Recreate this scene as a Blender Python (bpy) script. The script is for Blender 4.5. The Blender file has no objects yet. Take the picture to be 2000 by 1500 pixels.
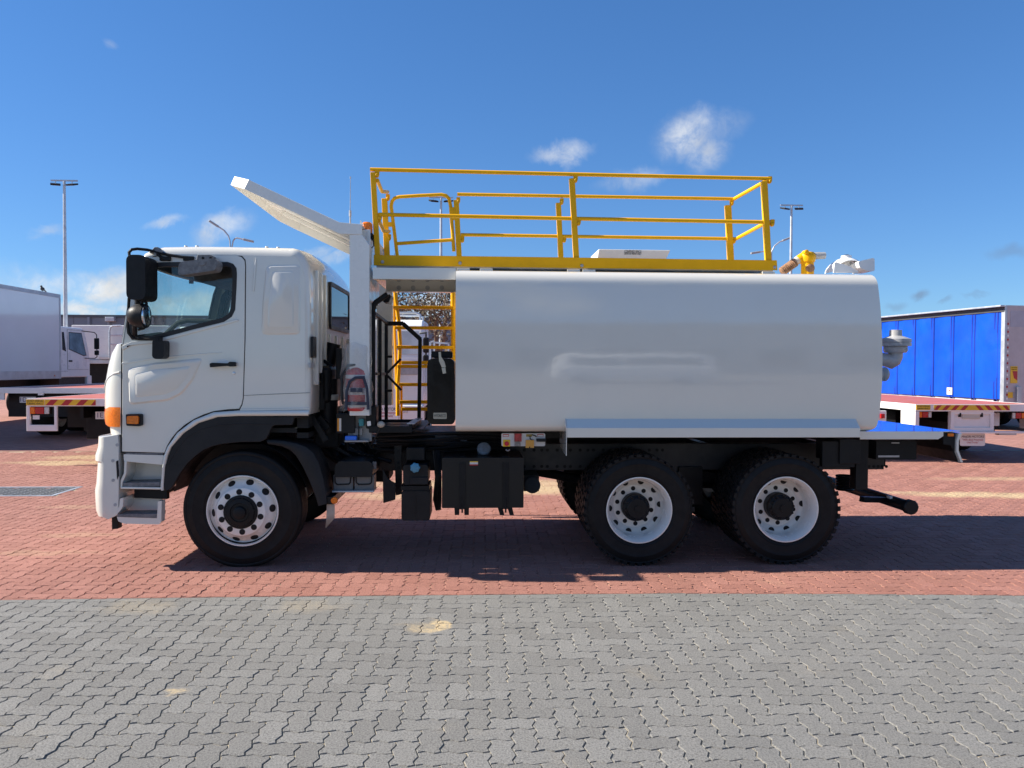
import bpy, bmesh, math, random
from mathutils import Vector, Matrix
from mathutils.geometry import tessellate_polygon

random.seed(11)
scene = bpy.context.scene
COL = scene.collection
PI = math.pi
R = math.radians

# ---------------------------------------------------------------- camera
F = 1500.0                       # focal length in pixels of the 2000 x 1500 photograph
H, D = 1.79, 6.8                 # lens height, distance from the side of the truck
YAW, PIT, ROL = math.atan(75 / F), math.atan(33 / F), 0.004
_d = Vector((math.sin(YAW) * math.cos(PIT), math.cos(YAW) * math.cos(PIT), -math.sin(PIT)))
_r0 = Vector((math.cos(YAW), -math.sin(YAW), 0))
_u0 = _r0.cross(_d)
_r = _r0 * math.cos(ROL) + _u0 * math.sin(ROL)
_u = _u0 * math.cos(ROL) - _r0 * math.sin(ROL)
CAMLOC = Vector((0, -D, H))
cam = bpy.data.cameras.new('camera')
cam.sensor_width = 36
cam.lens = 36 * F / 2000
cam.clip_start, cam.clip_end = 0.05, 3000
camo = bpy.data.objects.new('camera', cam)
COL.objects.link(camo)
camo.matrix_world = Matrix((( _r.x, _u.x, -_d.x, 0), (_r.y, _u.y, -_d.y, -D), (_r.z, _u.z, -_d.z, H), (0, 0, 0, 1)))
scene.camera = camo


def ray(px, py):
    return _d * F + _r * (px - 1000) + _u * (750 - py)


def P(px, py, Y):                # pixel of the photograph -> (x, z) on the upright plane at depth Y
    v = ray(px, py)
    t = (Y + D) / v.y
    return (v.x * t, H + v.z * t)


def P3(px, py, Y):
    x, z = P(px, py, Y)
    return Vector((x, Y, z))


def G(px, py):                   # pixel -> point on the ground
    v = ray(px, py)
    t = -H / v.z
    return (v.x * t, -D + v.y * t)


def PP(pts, Y):
    return [P(a, b, Y) for a, b in pts]


# ---------------------------------------------------------------- sky and sun
SUN_DIR = Vector((-1.35, 0.10, 1.0)).normalized()      # towards the sun
EL = math.asin(SUN_DIR.z)
AZ = math.atan2(SUN_DIR.x, SUN_DIR.y)                  # clockwise from +Y
SKY_STRENGTH = 0.07
CLOUDV = 6.2
world = bpy.data.worlds.new('World')
scene.world = world
world.use_nodes = True
wt = world.node_tree
wt.nodes.clear()


class NT:
    """tiny helper to write node trees"""
    def __init__(self, tree):
        self.t = tree

    def n(self, kind, **kw):
        nd = self.t.nodes.new(kind)
        for k, v in kw.items():
            setattr(nd, k, v)
        return nd

    def link(self, a, b):
        self.t.links.new(a, b)

    def put(self, sock, v):
        if hasattr(v, 'is_output'):
            self.link(v, sock)
        else:
            sock.default_value = v

    def m(self, op, a, b=0.0, c=None, clamp=False):
        nd = self.n('ShaderNodeMath', operation=op, use_clamp=clamp)
        self.put(nd.inputs[0], a)
        self.put(nd.inputs[1], b)
        if c is not None:
            self.put(nd.inputs[2], c)
        return nd.outputs[0]

    def vm(self, op, a, b=(0, 0, 0)):
        nd = self.n('ShaderNodeVectorMath', operation=op)
        self.put(nd.inputs[0], a)
        self.put(nd.inputs[1], b)
        return nd.outputs[0] if op not in ('LENGTH', 'DISTANCE', 'DOT_PRODUCT') else nd.outputs[1]

    def noise(self, vec, scale, detail=4.0, rough=0.55, dist=0.0):
        nd = self.n('ShaderNodeTexNoise')
        if vec is not None:
            self.link(vec, nd.inputs['Vector'])
        nd.inputs['Scale'].default_value = scale
        nd.inputs['Detail'].default_value = detail
        nd.inputs['Roughness'].default_value = rough
        nd.inputs['Distortion'].default_value = dist
        return nd.outputs['Fac']

    def ramp(self, v, lo, hi, a=0.0, b=1.0, kind='SMOOTHSTEP'):
        nd = self.n('ShaderNodeMapRange', interpolation_type=kind)
        self.put(nd.inputs['Value'], v)
        nd.inputs['From Min'].default_value = lo
        nd.inputs['From Max'].default_value = hi
        nd.inputs['To Min'].default_value = a
        nd.inputs['To Max'].default_value = b
        return nd.outputs['Result']

    def mix(self, f, a, b, blend='MIX'):
        nd = self.n('ShaderNodeMix', data_type='RGBA', blend_type=blend)
        self.put(nd.inputs['Factor'], f)
        for s, v in ((nd.inputs[6], a), (nd.inputs[7], b)):
            if not hasattr(v, 'is_output') and len(v) == 3:
                v = (*v, 1)
            self.put(s, v)
        return nd.outputs[2]


def build_world():
    t = NT(wt)
    out = t.n('ShaderNodeOutputWorld')
    bg = t.n('ShaderNodeBackground')
    bg.inputs['Strength'].default_value = SKY_STRENGTH
    sky = t.n('ShaderNodeTexSky', sky_type='NISHITA')
    sky.sun_disc = False
    sky.sun_elevation = EL
    sky.sun_rotation = AZ
    sky.altitude = 50
    sky.air_density = 1.0
    sky.dust_density = 0.0
    sky.ozone_density = 3.0
    # film response of the whole sky: one colour curve, the same in every direction
    hs = t.n('ShaderNodeHueSaturation')
    hs.inputs['Saturation'].default_value = 1.22
    t.link(sky.outputs[0], hs.inputs['Color'])
    sp_ = t.n('ShaderNodeSeparateColor')
    t.link(hs.outputs[0], sp_.inputs[0])
    cb_ = t.n('ShaderNodeCombineColor')
    K = 0.145
    for i_, (a_, p_) in enumerate(((0.390, 0.66), (0.615, 0.70), (0.91, 0.72))):
        v_ = t.m('POWER', t.m('MULTIPLY', sp_.outputs[i_], K), p_)
        t.link(t.m('MULTIPLY', v_, a_ / K), cb_.inputs[i_])
    base = cb_.outputs[0]
    tc = t.n('ShaderNodeTexCoord')
    vec = tc.outputs['Generated']
    sep = t.n('ShaderNodeSeparateXYZ')
    t.link(vec, sep.inputs[0])
    n1 = t.noise(vec, 9.0, 6, 0.6)
    n2 = t.noise(vec, 16.0, 6, 0.62, 0.6)
    az = t.m('ARCTAN2', sep.outputs[0], sep.outputs[1])
    el = t.m('ARCSINE', sep.outputs[2])
    azw = t.m('ADD', az, t.m('MULTIPLY', t.m('SUBTRACT', n1, 0.5), 0.055))
    elw = t.m('ADD', el, t.m('MULTIPLY', t.m('SUBTRACT', n2, 0.5), 0.045))

    def cloud(px, py, rx, ry, tilt=0.0):
        v = ray(px, py).normalized()
        a, e = math.atan2(v.x, v.y), math.asin(v.z)
        dx = t.m('SUBTRACT', azw, a)
        dy = t.m('SUBTRACT', elw, e)
        if tilt:
            c, s = math.cos(tilt), math.sin(tilt)
            dx, dy = (t.m('ADD', t.m('MULTIPLY', dx, c), t.m('MULTIPLY', dy, -s)),
                      t.m('ADD', t.m('MULTIPLY', dx, s), t.m('MULTIPLY', dy, c)))
        qx = t.m('MULTIPLY', dx, F / rx)
        qy = t.m('MULTIPLY', dy, F / ry)
        q = t.m('SQRT', t.m('ADD', t.m('MULTIPLY', qx, qx), t.m('MULTIPLY', qy, qy)))
        return t.ramp(q, 0.15, 1.35, 1.0, 0.0)

    tot = None
    for (px, py, rx, ry, am, tl) in (
            (205, 572, 52, 30, 0.9, 0), (235, 555, 40, 24, 0.75, 0), (185, 606, 80, 15, 0.9, 0), (95, 552, 70, 22, 0.55, 0),
            (40, 540, 60, 30, 0.25, 0), (430, 452, 52, 24, 0.55, -0.5), (325, 440, 40, 9, 0.42, -0.3), (95, 449, 26, 10, 0.3, -0.4),
            (1345, 262, 60, 42, 0.62, -0.4), (1390, 300, 38, 36, 0.5, -0.7), (1415, 240, 40, 28, 0.2, 0), (1100, 297, 58, 18, 0.5, -0.15),
            (1235, 350, 70, 18, 0.32, -0.1), (612, 505, 52, 16, 0.5, -0.5), (662, 505, 40, 14, 0.4, -0.4),
            (850, 600, 70, 46, 0.75, 0), (320, 600, 48, 24, 0.7, 0), (385, 588, 70, 30, 0.62, -0.12), (470, 610, 50, 20, 0.5, 0),
            (340, 636, 80, 16, 0.5, 0), (560, 600, 120, 30, 0.5, 0), (220, 90, 14, 8, 0.15, 0), (1630, 650, 200, 26, 0.3, 0)):
        v = t.m('MULTIPLY', cloud(px, py, rx, ry, tl), am)
        tot = v if tot is None else t.m('MAXIMUM', tot, v)
    # extra clouds added only behind the camera, unseen, to whiten the fill light
    n3 = t.noise(vec, 5.0, 7, 0.6, 0.3)
    behind = t.ramp(sep.outputs[1], -0.1, -0.35)
    band = t.m('MULTIPLY', t.ramp(el, 0.0, 0.06), t.ramp(el, 0.45, 0.9, 1.0, 0.0))
    fill_cloud = t.m('MULTIPLY', t.m('MULTIPLY', t.ramp(n3, 0.46, 0.66), band), t.m('MULTIPLY', behind, 0.8))
    tot = t.m('MAXIMUM', tot, fill_cloud)
    fine = t.noise(vec, 38.0, 7, 0.66, 0.4)
    dens = t.m('MULTIPLY', tot, t.ramp(fine, 0.25, 0.66, 0.28, 1.2), clamp=True)
    shade = t.ramp(t.noise(vec, 21.0, 4, 0.5), 0.35, 0.65, 0.80, 1.0)
    cc = t.n('ShaderNodeVectorMath', operation='SCALE')
    cc.inputs[0].default_value = (CLOUDV * 0.97, CLOUDV * 1.0, CLOUDV * 1.03)
    t.link(shade, cc.inputs['Scale'])
    col = t.mix(dens, base, cc.outputs[0])
    dk = None
    for (px, py, rx, ry, am) in ((1800, 573, 17, 10, 0.75), (1750, 593, 18, 8, 0.4), (1856, 592, 12, 6, 0.4), (1925, 581, 22, 5, 0.3), (1985, 496, 36, 12, 0.45)):
        v = t.m('MULTIPLY', cloud(px, py, rx, ry), am)
        dk = v if dk is None else t.m('MAXIMUM', dk, v)
    col = t.mix(t.m('MULTIPLY', dk, 0.75, clamp=True), col, (1.35, 1.75, 2.5))
    t.link(col, bg.inputs['Color'])
    t.link(bg.outputs[0], out.inputs['Surface'])


build_world()
sl = bpy.data.lights.new('sun', 'SUN')
sl.energy = 4.8
sl.angle = R(0.5)
sl.color = (1.0, 0.93, 0.82)
so = bpy.data.objects.new('sun', sl)
so.rotation_euler = (-SUN_DIR).to_track_quat('-Z', 'Y').to_euler()
COL.objects.link(so)
scene.view_settings.view_transform = 'Standard'
scene.view_settings.look = 'None'
scene.view_settings.gamma = 1
scene.view_settings.use_curve_mapping = False
scene.view_settings.exposure = 1.05
scene.render.engine = 'CYCLES'
scene.cycles.max_bounces = 8
scene.cycles.transparent_max_bounces = 12
try:
    scene.cycles.use_denoising = True
except Exception:
    pass

# ---------------------------------------------------------------- materials
MATS = {}


def mat(name, col, rough=0.5, metal=0.0, var=0.06, vscale=3.0, bump=0.0, bscale=60.0, coat=0.0, spec=0.5, dirt=0.0, dirtcol=(0.25, 0.19, 0.13), rvar=0.06):
    if name in MATS:
        return MATS[name]
    m = bpy.data.materials.new(name)
    m.use_nodes = True
    t = NT(m.node_tree)
    b = m.node_tree.nodes['Principled BSDF']
    geo = t.n('ShaderNodeNewGeometry')
    pos = geo.outputs['Position']
    nz = t.noise(pos, vscale, 5, 0.6)
    lo = tuple(max(0, c * (1 - var)) for c in col)
    hi = tuple(min(1, c * (1 + var)) for c in col)
    c = t.mix(t.ramp(nz, 0.3, 0.7), lo, hi)
    if dirt > 0:
        nd = t.noise(pos, vscale * 2.3, 7, 0.7)
        c = t.mix(t.m('MULTIPLY', t.ramp(nd, 0.52, 0.8), dirt), c, dirtcol)
    t.link(c, b.inputs['Base Color'])
    rr = t.ramp(t.noise(pos, vscale * 3, 3, 0.5), 0.3, 0.7, max(0.02, rough - rvar), min(1, rough + rvar))
    t.link(rr, b.inputs['Roughness'])
    b.inputs['Metallic'].default_value = metal
    b.inputs['Specular IOR Level'].default_value = spec
    if coat:
        b.inputs['Coat Weight'].default_value = coat
        b.inputs['Coat IOR'].default_value = 1.72 if coat >= 1 else 1.5
        b.inputs['Coat Roughness'].default_value = 0.055 if coat >= 1 else 0.04
    if bump > 0:
        bp = t.n('ShaderNodeBump')
        bp.inputs['Strength'].default_value = bump
        bp.inputs['Distance'].default_value = 0.01
        t.link(t.noise(pos, bscale, 4, 0.6), bp.inputs['Height'])
        t.link(bp.outputs[0], b.inputs['Normal'])
        if coat:
            t.link(bp.outputs[0], b.inputs['Coat Normal'])
    MATS[name] = m
    return m


def lamp_mat(name, col, rough=0.12):
    """tinted plastic lens: some light passes"""
    m = mat(name, col, rough, var=0.15, vscale=60, bump=0.25, bscale=120, coat=0.25, spec=0.35)
    b = m.node_tree.nodes['Principled BSDF']
    b.inputs['Transmission Weight'].default_value = 0.12
    return m


def glass_mat(name, tint, rough=0.01, refl=1.0, milk=(0.0, 0.06)):
    m = bpy.data.materials.new(name)
    m.use_nodes = True
    t = NT(m.node_tree)
    m.node_tree.nodes.clear()
    out = t.n('ShaderNodeOutputMaterial')
    tr = t.n('ShaderNodeBsdfTransparent')
    tr.inputs[0].default_value = (*tint, 1)
    gl = t.n('ShaderNodeBsdfGlossy')
    gl.inputs['Roughness'].default_value = rough
    geo = t.n('ShaderNodeNewGeometry')
    cosi = t.m('ABSOLUTE', t.vm('DOT_PRODUCT', geo.outputs['Incoming'], geo.outputs['Normal']))
    sch = t.m('ADD', 0.042, t.m('MULTIPLY', 0.958, t.m('POWER', t.m('SUBTRACT', 1.0, cosi, clamp=True), 5.0)))
    dirt = t.ramp(t.noise(geo.outputs['Position'], 6, 6, 0.7), 0.4, 0.8, milk[0], milk[1])
    f = t.m('ADD', t.m('MULTIPLY', sch, refl), 0.0, clamp=True)
    mx = t.n('ShaderNodeMixShader')
    t.link(f, mx.inputs[0])
    t.link(tr.outputs[0], mx.inputs[1])
    t.link(gl.outputs[0], mx.inputs[2])
    df = t.n('ShaderNodeBsdfDiffuse')
    df.inputs[0].default_value = (0.6, 0.6, 0.6, 1)
    mx2 = t.n('ShaderNodeMixShader')
    t.link(dirt, mx2.inputs[0])
    t.link(mx.outputs[0], mx2.inputs[1])
    t.link(df.outputs[0], mx2.inputs[2])
    t.link(mx2.outputs[0], out.inputs[0])
    MATS[name] = m
    return m


WHITE = mat('white_paint', (0.72, 0.695, 0.625), 0.16, var=0.015, vscale=1.4, coat=0.9, bump=0.02, bscale=4, rvar=0.05)
TANKW = mat('tank_paint', (0.71, 0.685, 0.615), 0.12, var=0.02, vscale=0.9, coat=1.0, bump=0.10, bscale=2.4, rvar=0.05, dirt=0.02)
CREAM = mat('canopy_paint', (0.78, 0.765, 0.72), 0.26, var=0.02, coat=0.3)
FARW = mat('weathered_white', (0.80, 0.795, 0.77), 0.30, var=0.04, vscale=0.8, dirt=0.08)
YEL = mat('yellow_paint', (0.83, 0.415, 0.004), 0.40, var=0.05, vscale=6, dirt=0.03, spec=0.2)
BLK = mat('black_paint', (0.009, 0.009, 0.010), 0.42, var=0.25, vscale=5, spec=0.22, bump=0.08, dirt=0.10, dirtcol=(0.04, 0.033, 0.027))
PLAST = mat('black_plastic', (0.013, 0.013, 0.014), 0.45, var=0.15, vscale=9, spec=0.22, bump=0.12, bscale=420)
MUDG = mat('mudguard_plastic', (0.020, 0.020, 0.021), 0.55, var=0.12, vscale=4, spec=0.22, bump=0.10, bscale=300, dirt=0.08, dirtcol=(0.05, 0.042, 0.035))
GREYP = mat('faded_grey_plastic', (0.15, 0.15, 0.155), 0.55, var=0.3, vscale=26, bump=0.2, bscale=200)
RUB = mat('tyre_rubber', (0.010, 0.0095, 0.0095), 0.60, var=0.2, vscale=7, spec=0.22, bump=0.12, bscale=150, dirt=0.25, dirtcol=(0.028, 0.023, 0.019))
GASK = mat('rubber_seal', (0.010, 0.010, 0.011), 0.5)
RIMW = mat('rim_white', (0.78, 0.76, 0.70), 0.24, var=0.02, vscale=5, coat=0.5)
STEEL = mat('bright_steel', (0.62, 0.62, 0.63), 0.32, metal=0.9, var=0.1, vscale=12)
GALV = mat('galvanised_steel', (0.50, 0.53, 0.56), 0.45, metal=0.55, var=0.12, vscale=2.5, dirt=0.05)
GREYM = mat('grey_cast_metal', (0.40, 0.40, 0.40), 0.45, metal=0.2, var=0.1, vscale=14, bump=0.1)
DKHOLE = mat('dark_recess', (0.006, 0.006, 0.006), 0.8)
REDP = mat('extinguisher_red', (0.52, 0.022, 0.03), 0.3, coat=0.4)
REDD = mat('red_checker_deck', (0.47, 0.125, 0.075), 0.5, var=0.08, vscale=2, bump=0.35, bscale=45, dirt=0.1)
SIGNY = mat('sign_yellow', (0.80, 0.50, 0.02), 0.4)
SIGNR = mat('sign_red', (0.45, 0.02, 0.022), 0.4)
INK = mat('black_ink', (0.012, 0.012, 0.012), 0.5)
INKR = mat('red_ink', (0.45, 0.03, 0.03), 0.5)
CURT = mat('blue_curtain', (0.003, 0.072, 0.55), 0.38, var=0.16, vscale=0.9, bump=0.6, bscale=4, dirt=0.10, dirtcol=(0.05, 0.09, 0.30), spec=0.35)
CLAD = mat('grey_cladding', (0.15, 0.19, 0.235), 0.5, var=0.06, vscale=0.3)
AMB = lamp_mat('amber_lens', (0.92, 0.20, 0.004))
REDL = lamp_mat('red_lens', (0.50, 0.015, 0.015))
CLRL = lamp_mat('clear_lens', (0.65, 0.65, 0.62))
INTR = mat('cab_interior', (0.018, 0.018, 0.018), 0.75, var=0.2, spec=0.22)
BATT = mat('battery_grey', (0.13, 0.128, 0.124), 0.5, dirt=.2)
BLUEC = mat('blue_cap', (0.07, 0.25, 0.37), 0.4)
BLUEB = mat('bright_blue_box', (0.02, 0.16, 0.75), 0.4)
FLAP = mat('beige_mudflap', (0.50, 0.44, 0.36), 0.6, var=0.15, vscale=10)
BROWNR = mat('rusty_hose', (0.28, 0.15, 0.08), 0.6, var=0.4, vscale=30, bump=0.3, bscale=80)
BARK = mat('grey_brown_bark', (0.16, 0.12, 0.09), 0.85, var=0.3, vscale=12, bump=0.5)
LEAF = mat('dry_olive_leaf', (0.085, 0.062, 0.032), 0.7, var=0.45, vscale=2.2)
WING = mat('dark_feathers', (0.03, 0.03, 0.035), 0.7)
GLASS = glass_mat('cab_glass', (0.82, 0.90, 0.89), refl=1.0)
DGLASS = mat('dark_window_glass', (0.02, 0.025, 0.03), 0.03, var=0.02, spec=0.8, rvar=0.01)
RGLASS = mat('rear_window_glass', (0.02, 0.03, 0.04), 0.02, metal=0.0, spec=1.0, rvar=0.005)
MIRR = mat('mirror_glass', (0.7, 0.72, 0.74), 0.03, metal=1.0, rvar=0.01)
BAG = glass_mat('clear_plastic_bag', (0.93, 0.92, 0.92), rough=0.22, refl=1.6, milk=(0.10, 0.34))


# ---------------------------------------------------------------- mesh helper
class MB:
    def __init__(self):
        self.v, self.f = [], []

    def add(self, vs, fs):
        o = len(self.v)
        self.v += [tuple(p) for p in vs]
        self.f += [tuple(i + o for i in q) for q in fs]
        return self

    def box(self, x0, x1, y0, y1, z0, z1):
        vs = [(x, y, z) for z in (z0, z1) for y in (y0, y1) for x in (x0, x1)]
        return self.add(vs, [(0, 2, 3, 1), (4, 5, 7, 6), (0, 1, 5, 4), (2, 6, 7, 3), (0, 4, 6, 2), (1, 3, 7, 5)])

    def obox(self, c, ax, ay, az):   # oriented box: centre and three half-axis vectors
        c, ax, ay, az = Vector(c), Vector(ax), Vector(ay), Vector(az)
        vs = [c + ax * i + ay * j + az * k for k in (-1, 1) for j in (-1, 1) for i in (-1, 1)]
        return self.add(vs, [(0, 2, 3, 1), (4, 5, 7, 6), (0, 1, 5, 4), (2, 6, 7, 3), (0, 4, 6, 2), (1, 3, 7, 5)])

    def prism(self, pts, y0, y1):    # polygon in x-z pushed along y
        n = len(pts)
        vs = [(x, y0, z) for x, z in pts] + [(x, y1, z) for x, z in pts]
        fs = [tuple(range(n)), tuple(range(2 * n - 1, n - 1, -1))]
        fs += [(i, i + n, (i + 1) % n + n, (i + 1) % n) for i in range(n)]
        return self.add(vs, fs)

    def slab(self, outer, holes, y0, y1):
        loops = [outer] + list(holes)
        pts = [p for l in loops for p in l]
        tris = tessellate_polygon([[Vector((x, z, 0)) for x, z in l] for l in loops])
        n = len(pts)
        vs = [(x, y0, z) for x, z in pts] + [(x, y1, z) for x, z in pts]
        fs = [tuple(tr) for tr in tris] + [tuple(i + n for i in reversed(tr)) for tr in tris]
        o = 0
        for l in loops:
            k = len(l)
            fs += [(o + i, o + (i + 1) % k, o + (i + 1) % k + n, o + i + n) for i in range(k)]
            o += k
        return self.add(vs, fs)

    def plate(self, outer, y_base, y_top, inset, rad=0.0):   # raised panel with sloping edges
        ins = inset_poly(outer, inset)
        if rad:
            outer, ins = round_poly(outer, rad), round_poly(ins, max(.004, rad - inset * .5))
        n = len(outer)
        vs = [(x, y_base, z) for x, z in outer] + [(x, y_top, z) for x, z in ins]
        fs = [tuple(range(n, 2 * n))] + [(i, (i + 1) % n, (i + 1) % n + n, i + n) for i in range(n)]
        return self.add(vs, fs)

    def tube(self, pts, r, seg=10, closed=False, caps=True):
        pts = [Vector(p) for p in pts]
        n = len(pts)
        rs = r if isinstance(r, (list, tuple)) else [r] * n
        vs, fs = [], []
        prev = None
        for i, p in enumerate(pts):
            if closed:
                a, b = (p - pts[i - 1]).normalized(), (pts[(i + 1) % n] - p).normalized()
            else:
                a = (p - pts[i - 1]).normalized() if i else (pts[1] - p).normalized()
                b = (pts[i + 1] - p).normalized() if i < n - 1 else a
            tan = (a + b)
            tan = tan.normalized() if tan.length > 1e-6 else a
            if prev is None:
                up = Vector((0, 0, 1)) if abs(tan.z) < 0.9 else Vector((0, 1, 0))
                s = tan.cross(up).normalized()
            else:
                s = (prev - tan * prev.dot(tan)).normalized()
            prev = s
            w = tan.cross(s)
            k = 1 / max(0.5, a.dot(tan))
            for j in range(seg):
                an = 2 * PI * j / seg
                off = s * math.cos(an) + w * math.sin(an)
                bend = (b - a)
                if bend.length > 1e-4:
                    bn = bend.normalized()
                    off = off + bn * off.dot(bn) * (k - 1)
                vs.append(p + off * rs[i])
        last = n if closed else n - 1
        for i in range(last):
            for j in range(seg):
                a0, a1 = i * seg + j, i * seg + (j + 1) % seg
                b0, b1 = ((i + 1) % n) * seg + j, ((i + 1) % n) * seg + (j + 1) % seg
                fs.append((a0, b0, b1, a1))
        if caps and not closed:
            fs.append(tuple(range(seg)))
            fs.append(tuple(range(n * seg - 1, (n - 1) * seg - 1, -1)))
        return self.add(vs, fs)

    def bar(self, a, b, w, h=None):    # square bar between two points
        a, b = Vector(a), Vector(b)
        h = h or w
        t = (b - a).normalized()
        up = Vector((0, 1, 0)) if abs(t.y) < 0.9 else Vector((0, 0, 1))
        s = t.cross(up).normalized()
        up = s.cross(t)
        return self.obox((a + b) / 2, t * ((b - a).length / 2), s * (w / 2), up * (h / 2))

    def lathe(self, c, axis, prof, seg=32, caps=True):   # prof: list of (radius, distance along axis)
        c, axis = Vector(c), Vector(axis).normalized()
        up = Vector((0, 0, 1)) if abs(axis.z) < 0.9 else Vector((1, 0, 0))
        s = axis.cross(up).normalized()
        w = axis.cross(s)
        vs, fs = [], []
        for (r, d) in prof:
            for j in range(seg):
                an = 2 * PI * j / seg
                vs.append(c + axis * d + (s * math.cos(an) + w * math.sin(an)) * r)
        for i in range(len(prof) - 1):
            for j in range(seg):
                fs.append((i * seg + j, i * seg + (j + 1) % seg, (i + 1) * seg + (j + 1) % seg, (i + 1) * seg + j))
        if caps and prof[0][0] > 1e-4:
            fs.append(tuple(range(seg - 1, -1, -1)))
        if caps and prof[-1][0] > 1e-4:
            fs.append(tuple(range((len(prof) - 1) * seg, len(prof) * seg)))
        return self.add(vs, fs)

    def cyl(self, a, b, r, seg=20, r2=None):
        a, b = Vector(a), Vector(b)
        return self.lathe(a, b - a, [(r, 0), (r if r2 is None else r2, (b - a).length)], seg)

    def ball(self, c, rx, ry=None, rz=None, seg=16, rings=10):
        ry, rz = ry or rx, rz or rx
        vs, fs = [], []
        for i in range(rings + 1):
            th = PI * i / rings
            for j in range(seg):
                ph = 2 * PI * j / seg
                vs.append((c[0] + rx * math.sin(th) * math.cos(ph), c[1] + ry * math.sin(th) * math.sin(ph), c[2] + rz * math.cos(th)))
        for i in range(rings):
            for j in range(seg):
                fs.append((i * seg + j, (i + 1) * seg + j, (i + 1) * seg + (j + 1) % seg, i * seg + (j + 1) % seg))
        return self.add(vs, fs)

    def grid(self, rows, closed=False):    # rows of points -> quads
        n = len(rows[0])
        vs = [p for r_ in rows for p in r_]
        fs = []
        for i in range(len(rows) - 1):
            for j in range(n if closed else n - 1):
                fs.append((i * n + j, i * n + (j + 1) % n, (i + 1) * n + (j + 1) % n, (i + 1) * n + j))
        return self.add(vs, fs)

    def build(self, name, m, parent=None, smooth=35, bevel=0.0, seg=2, recalc=True, sub=0):
        me = bpy.data.meshes.new(name)
        me.from_pydata(self.v, [], self.f)
        bm = bmesh.new()
        bm.from_mesh(me)
        bmesh.ops.remove_doubles(bm, verts=bm.verts, dist=1e-5)
        if recalc:
            bmesh.ops.recalc_face_normals(bm, faces=bm.faces)
        bm.to_mesh(me)
        bm.free()
        me.materials.append(m)
        if smooth:
            me.polygons.foreach_set('use_smooth', [True] * len(me.polygons))
            me.set_sharp_from_angle(angle=R(smooth))
        o = bpy.data.objects.new(name, me)
        COL.objects.link(o)
        if parent is not None:
            o.parent = parent
            o.matrix_parent_inverse = Matrix.Translation(-world_loc(parent)) if False else inv_world(parent)
        if bevel > 0:
            b = o.modifiers.new('bevel', 'BEVEL')
            b.width = bevel
            b.segments = seg
            b.limit_method = 'ANGLE'
            b.angle_limit = R(32)
            b.harden_normals = bool(smooth)
        if sub:
            s = o.modifiers.new('sub', 'SUBSURF')
            s.levels = s.render_levels = sub
        return o


def world_mat(o):
    m = Matrix.LocRotScale(o.location, o.rotation_euler, o.scale)
    if o.parent is not None:
        m = world_mat(o.parent) @ o.matrix_parent_inverse @ m
    return m


def inv_world(o):
    return world_mat(o).inverted()


def world_loc(o):
    return world_mat(o).translation


def inset_poly(pts, d):
    n = len(pts)
    area = sum(pts[i][0] * pts[(i + 1) % n][1] - pts[(i + 1) % n][0] * pts[i][1] for i in range(n))
    sgn = 1 if area > 0 else -1
    out = []
    for i in range(n):
        p0, p1, p2 = Vector(pts[i - 1]), Vector(pts[i]), Vector(pts[(i + 1) % n])
        dd = d[i] if isinstance(d, (list, tuple)) else d
        e1, e2 = (p1 - p0), (p2 - p1)
        if e1.length < 1e-9:
            e1 = e2
        if e2.length < 1e-9:
            e2 = e1
        e1, e2 = e1.normalized(), e2.normalized()
        n1 = Vector((-e1.y, e1.x)) * sgn
        n2 = Vector((-e2.y, e2.x)) * sgn
        b = n1 + n2
        if b.length < 1e-6:
            b = n1
        b.normalize()
        k = dd / max(0.45, b.dot(n1))
        q = p1 + b * k
        out.append((q.x, q.y))
    return out


def round_poly(pts, r, seg=4):     # round the corners of a polygon
    n = len(pts)
    out = []
    for i in range(n):
        p0, p1, p2 = Vector(pts[i - 1]), Vector(pts[i]), Vector(pts[(i + 1) % n])
        a, b = p0 - p1, p2 - p1
        rr = min(r, a.length * 0.48, b.length * 0.48)
        s, e = p1 + a.normalized() * rr, p1 + b.normalized() * rr
        for k in range(seg + 1):
            t = k / seg
            q = s * (1 - t) ** 2 + p1 * 2 * t * (1 - t) + e * t * t
            out.append((q.x, q.y))
    return out


def thing(name, label, cat, loc=(0, 0, 0), rotz=0.0, group=None):
    o = bpy.data.objects.new(name, None)
    COL.objects.link(o)
    o.location = loc
    o.rotation_euler = (0, 0, rotz)
    o.empty_display_size = 0.2
    o['label'], o['category'] = label, cat
    if group:
        o['group'] = group
    return o


def tag(o, label, cat, group=None):
    o['label'], o['category'] = label, cat
    if group:
        o['group'] = group
    return o


def dup(root, loc, rotz=None, label=None):
    def rec(o, par):
        c = o.copy()
        COL.objects.link(c)
        if par is not None:
            c.parent = par
            c.matrix_parent_inverse = o.matrix_parent_inverse.copy()
        for ch in list(o.children):
            rec(ch, c)
        return c
    r_ = rec(root, None)
    r_.location = loc
    if rotz is not None:
        r_.rotation_euler = (0, 0, rotz)
    if label:
        r_['label'] = label
    return r_


def empty_part(name, parent):
    o = bpy.data.objects.new(name, None)
    COL.objects.link(o)
    o.parent = parent
    o.matrix_parent_inverse = inv_world(parent)
    o.empty_display_size = 0.1
    return o


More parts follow.
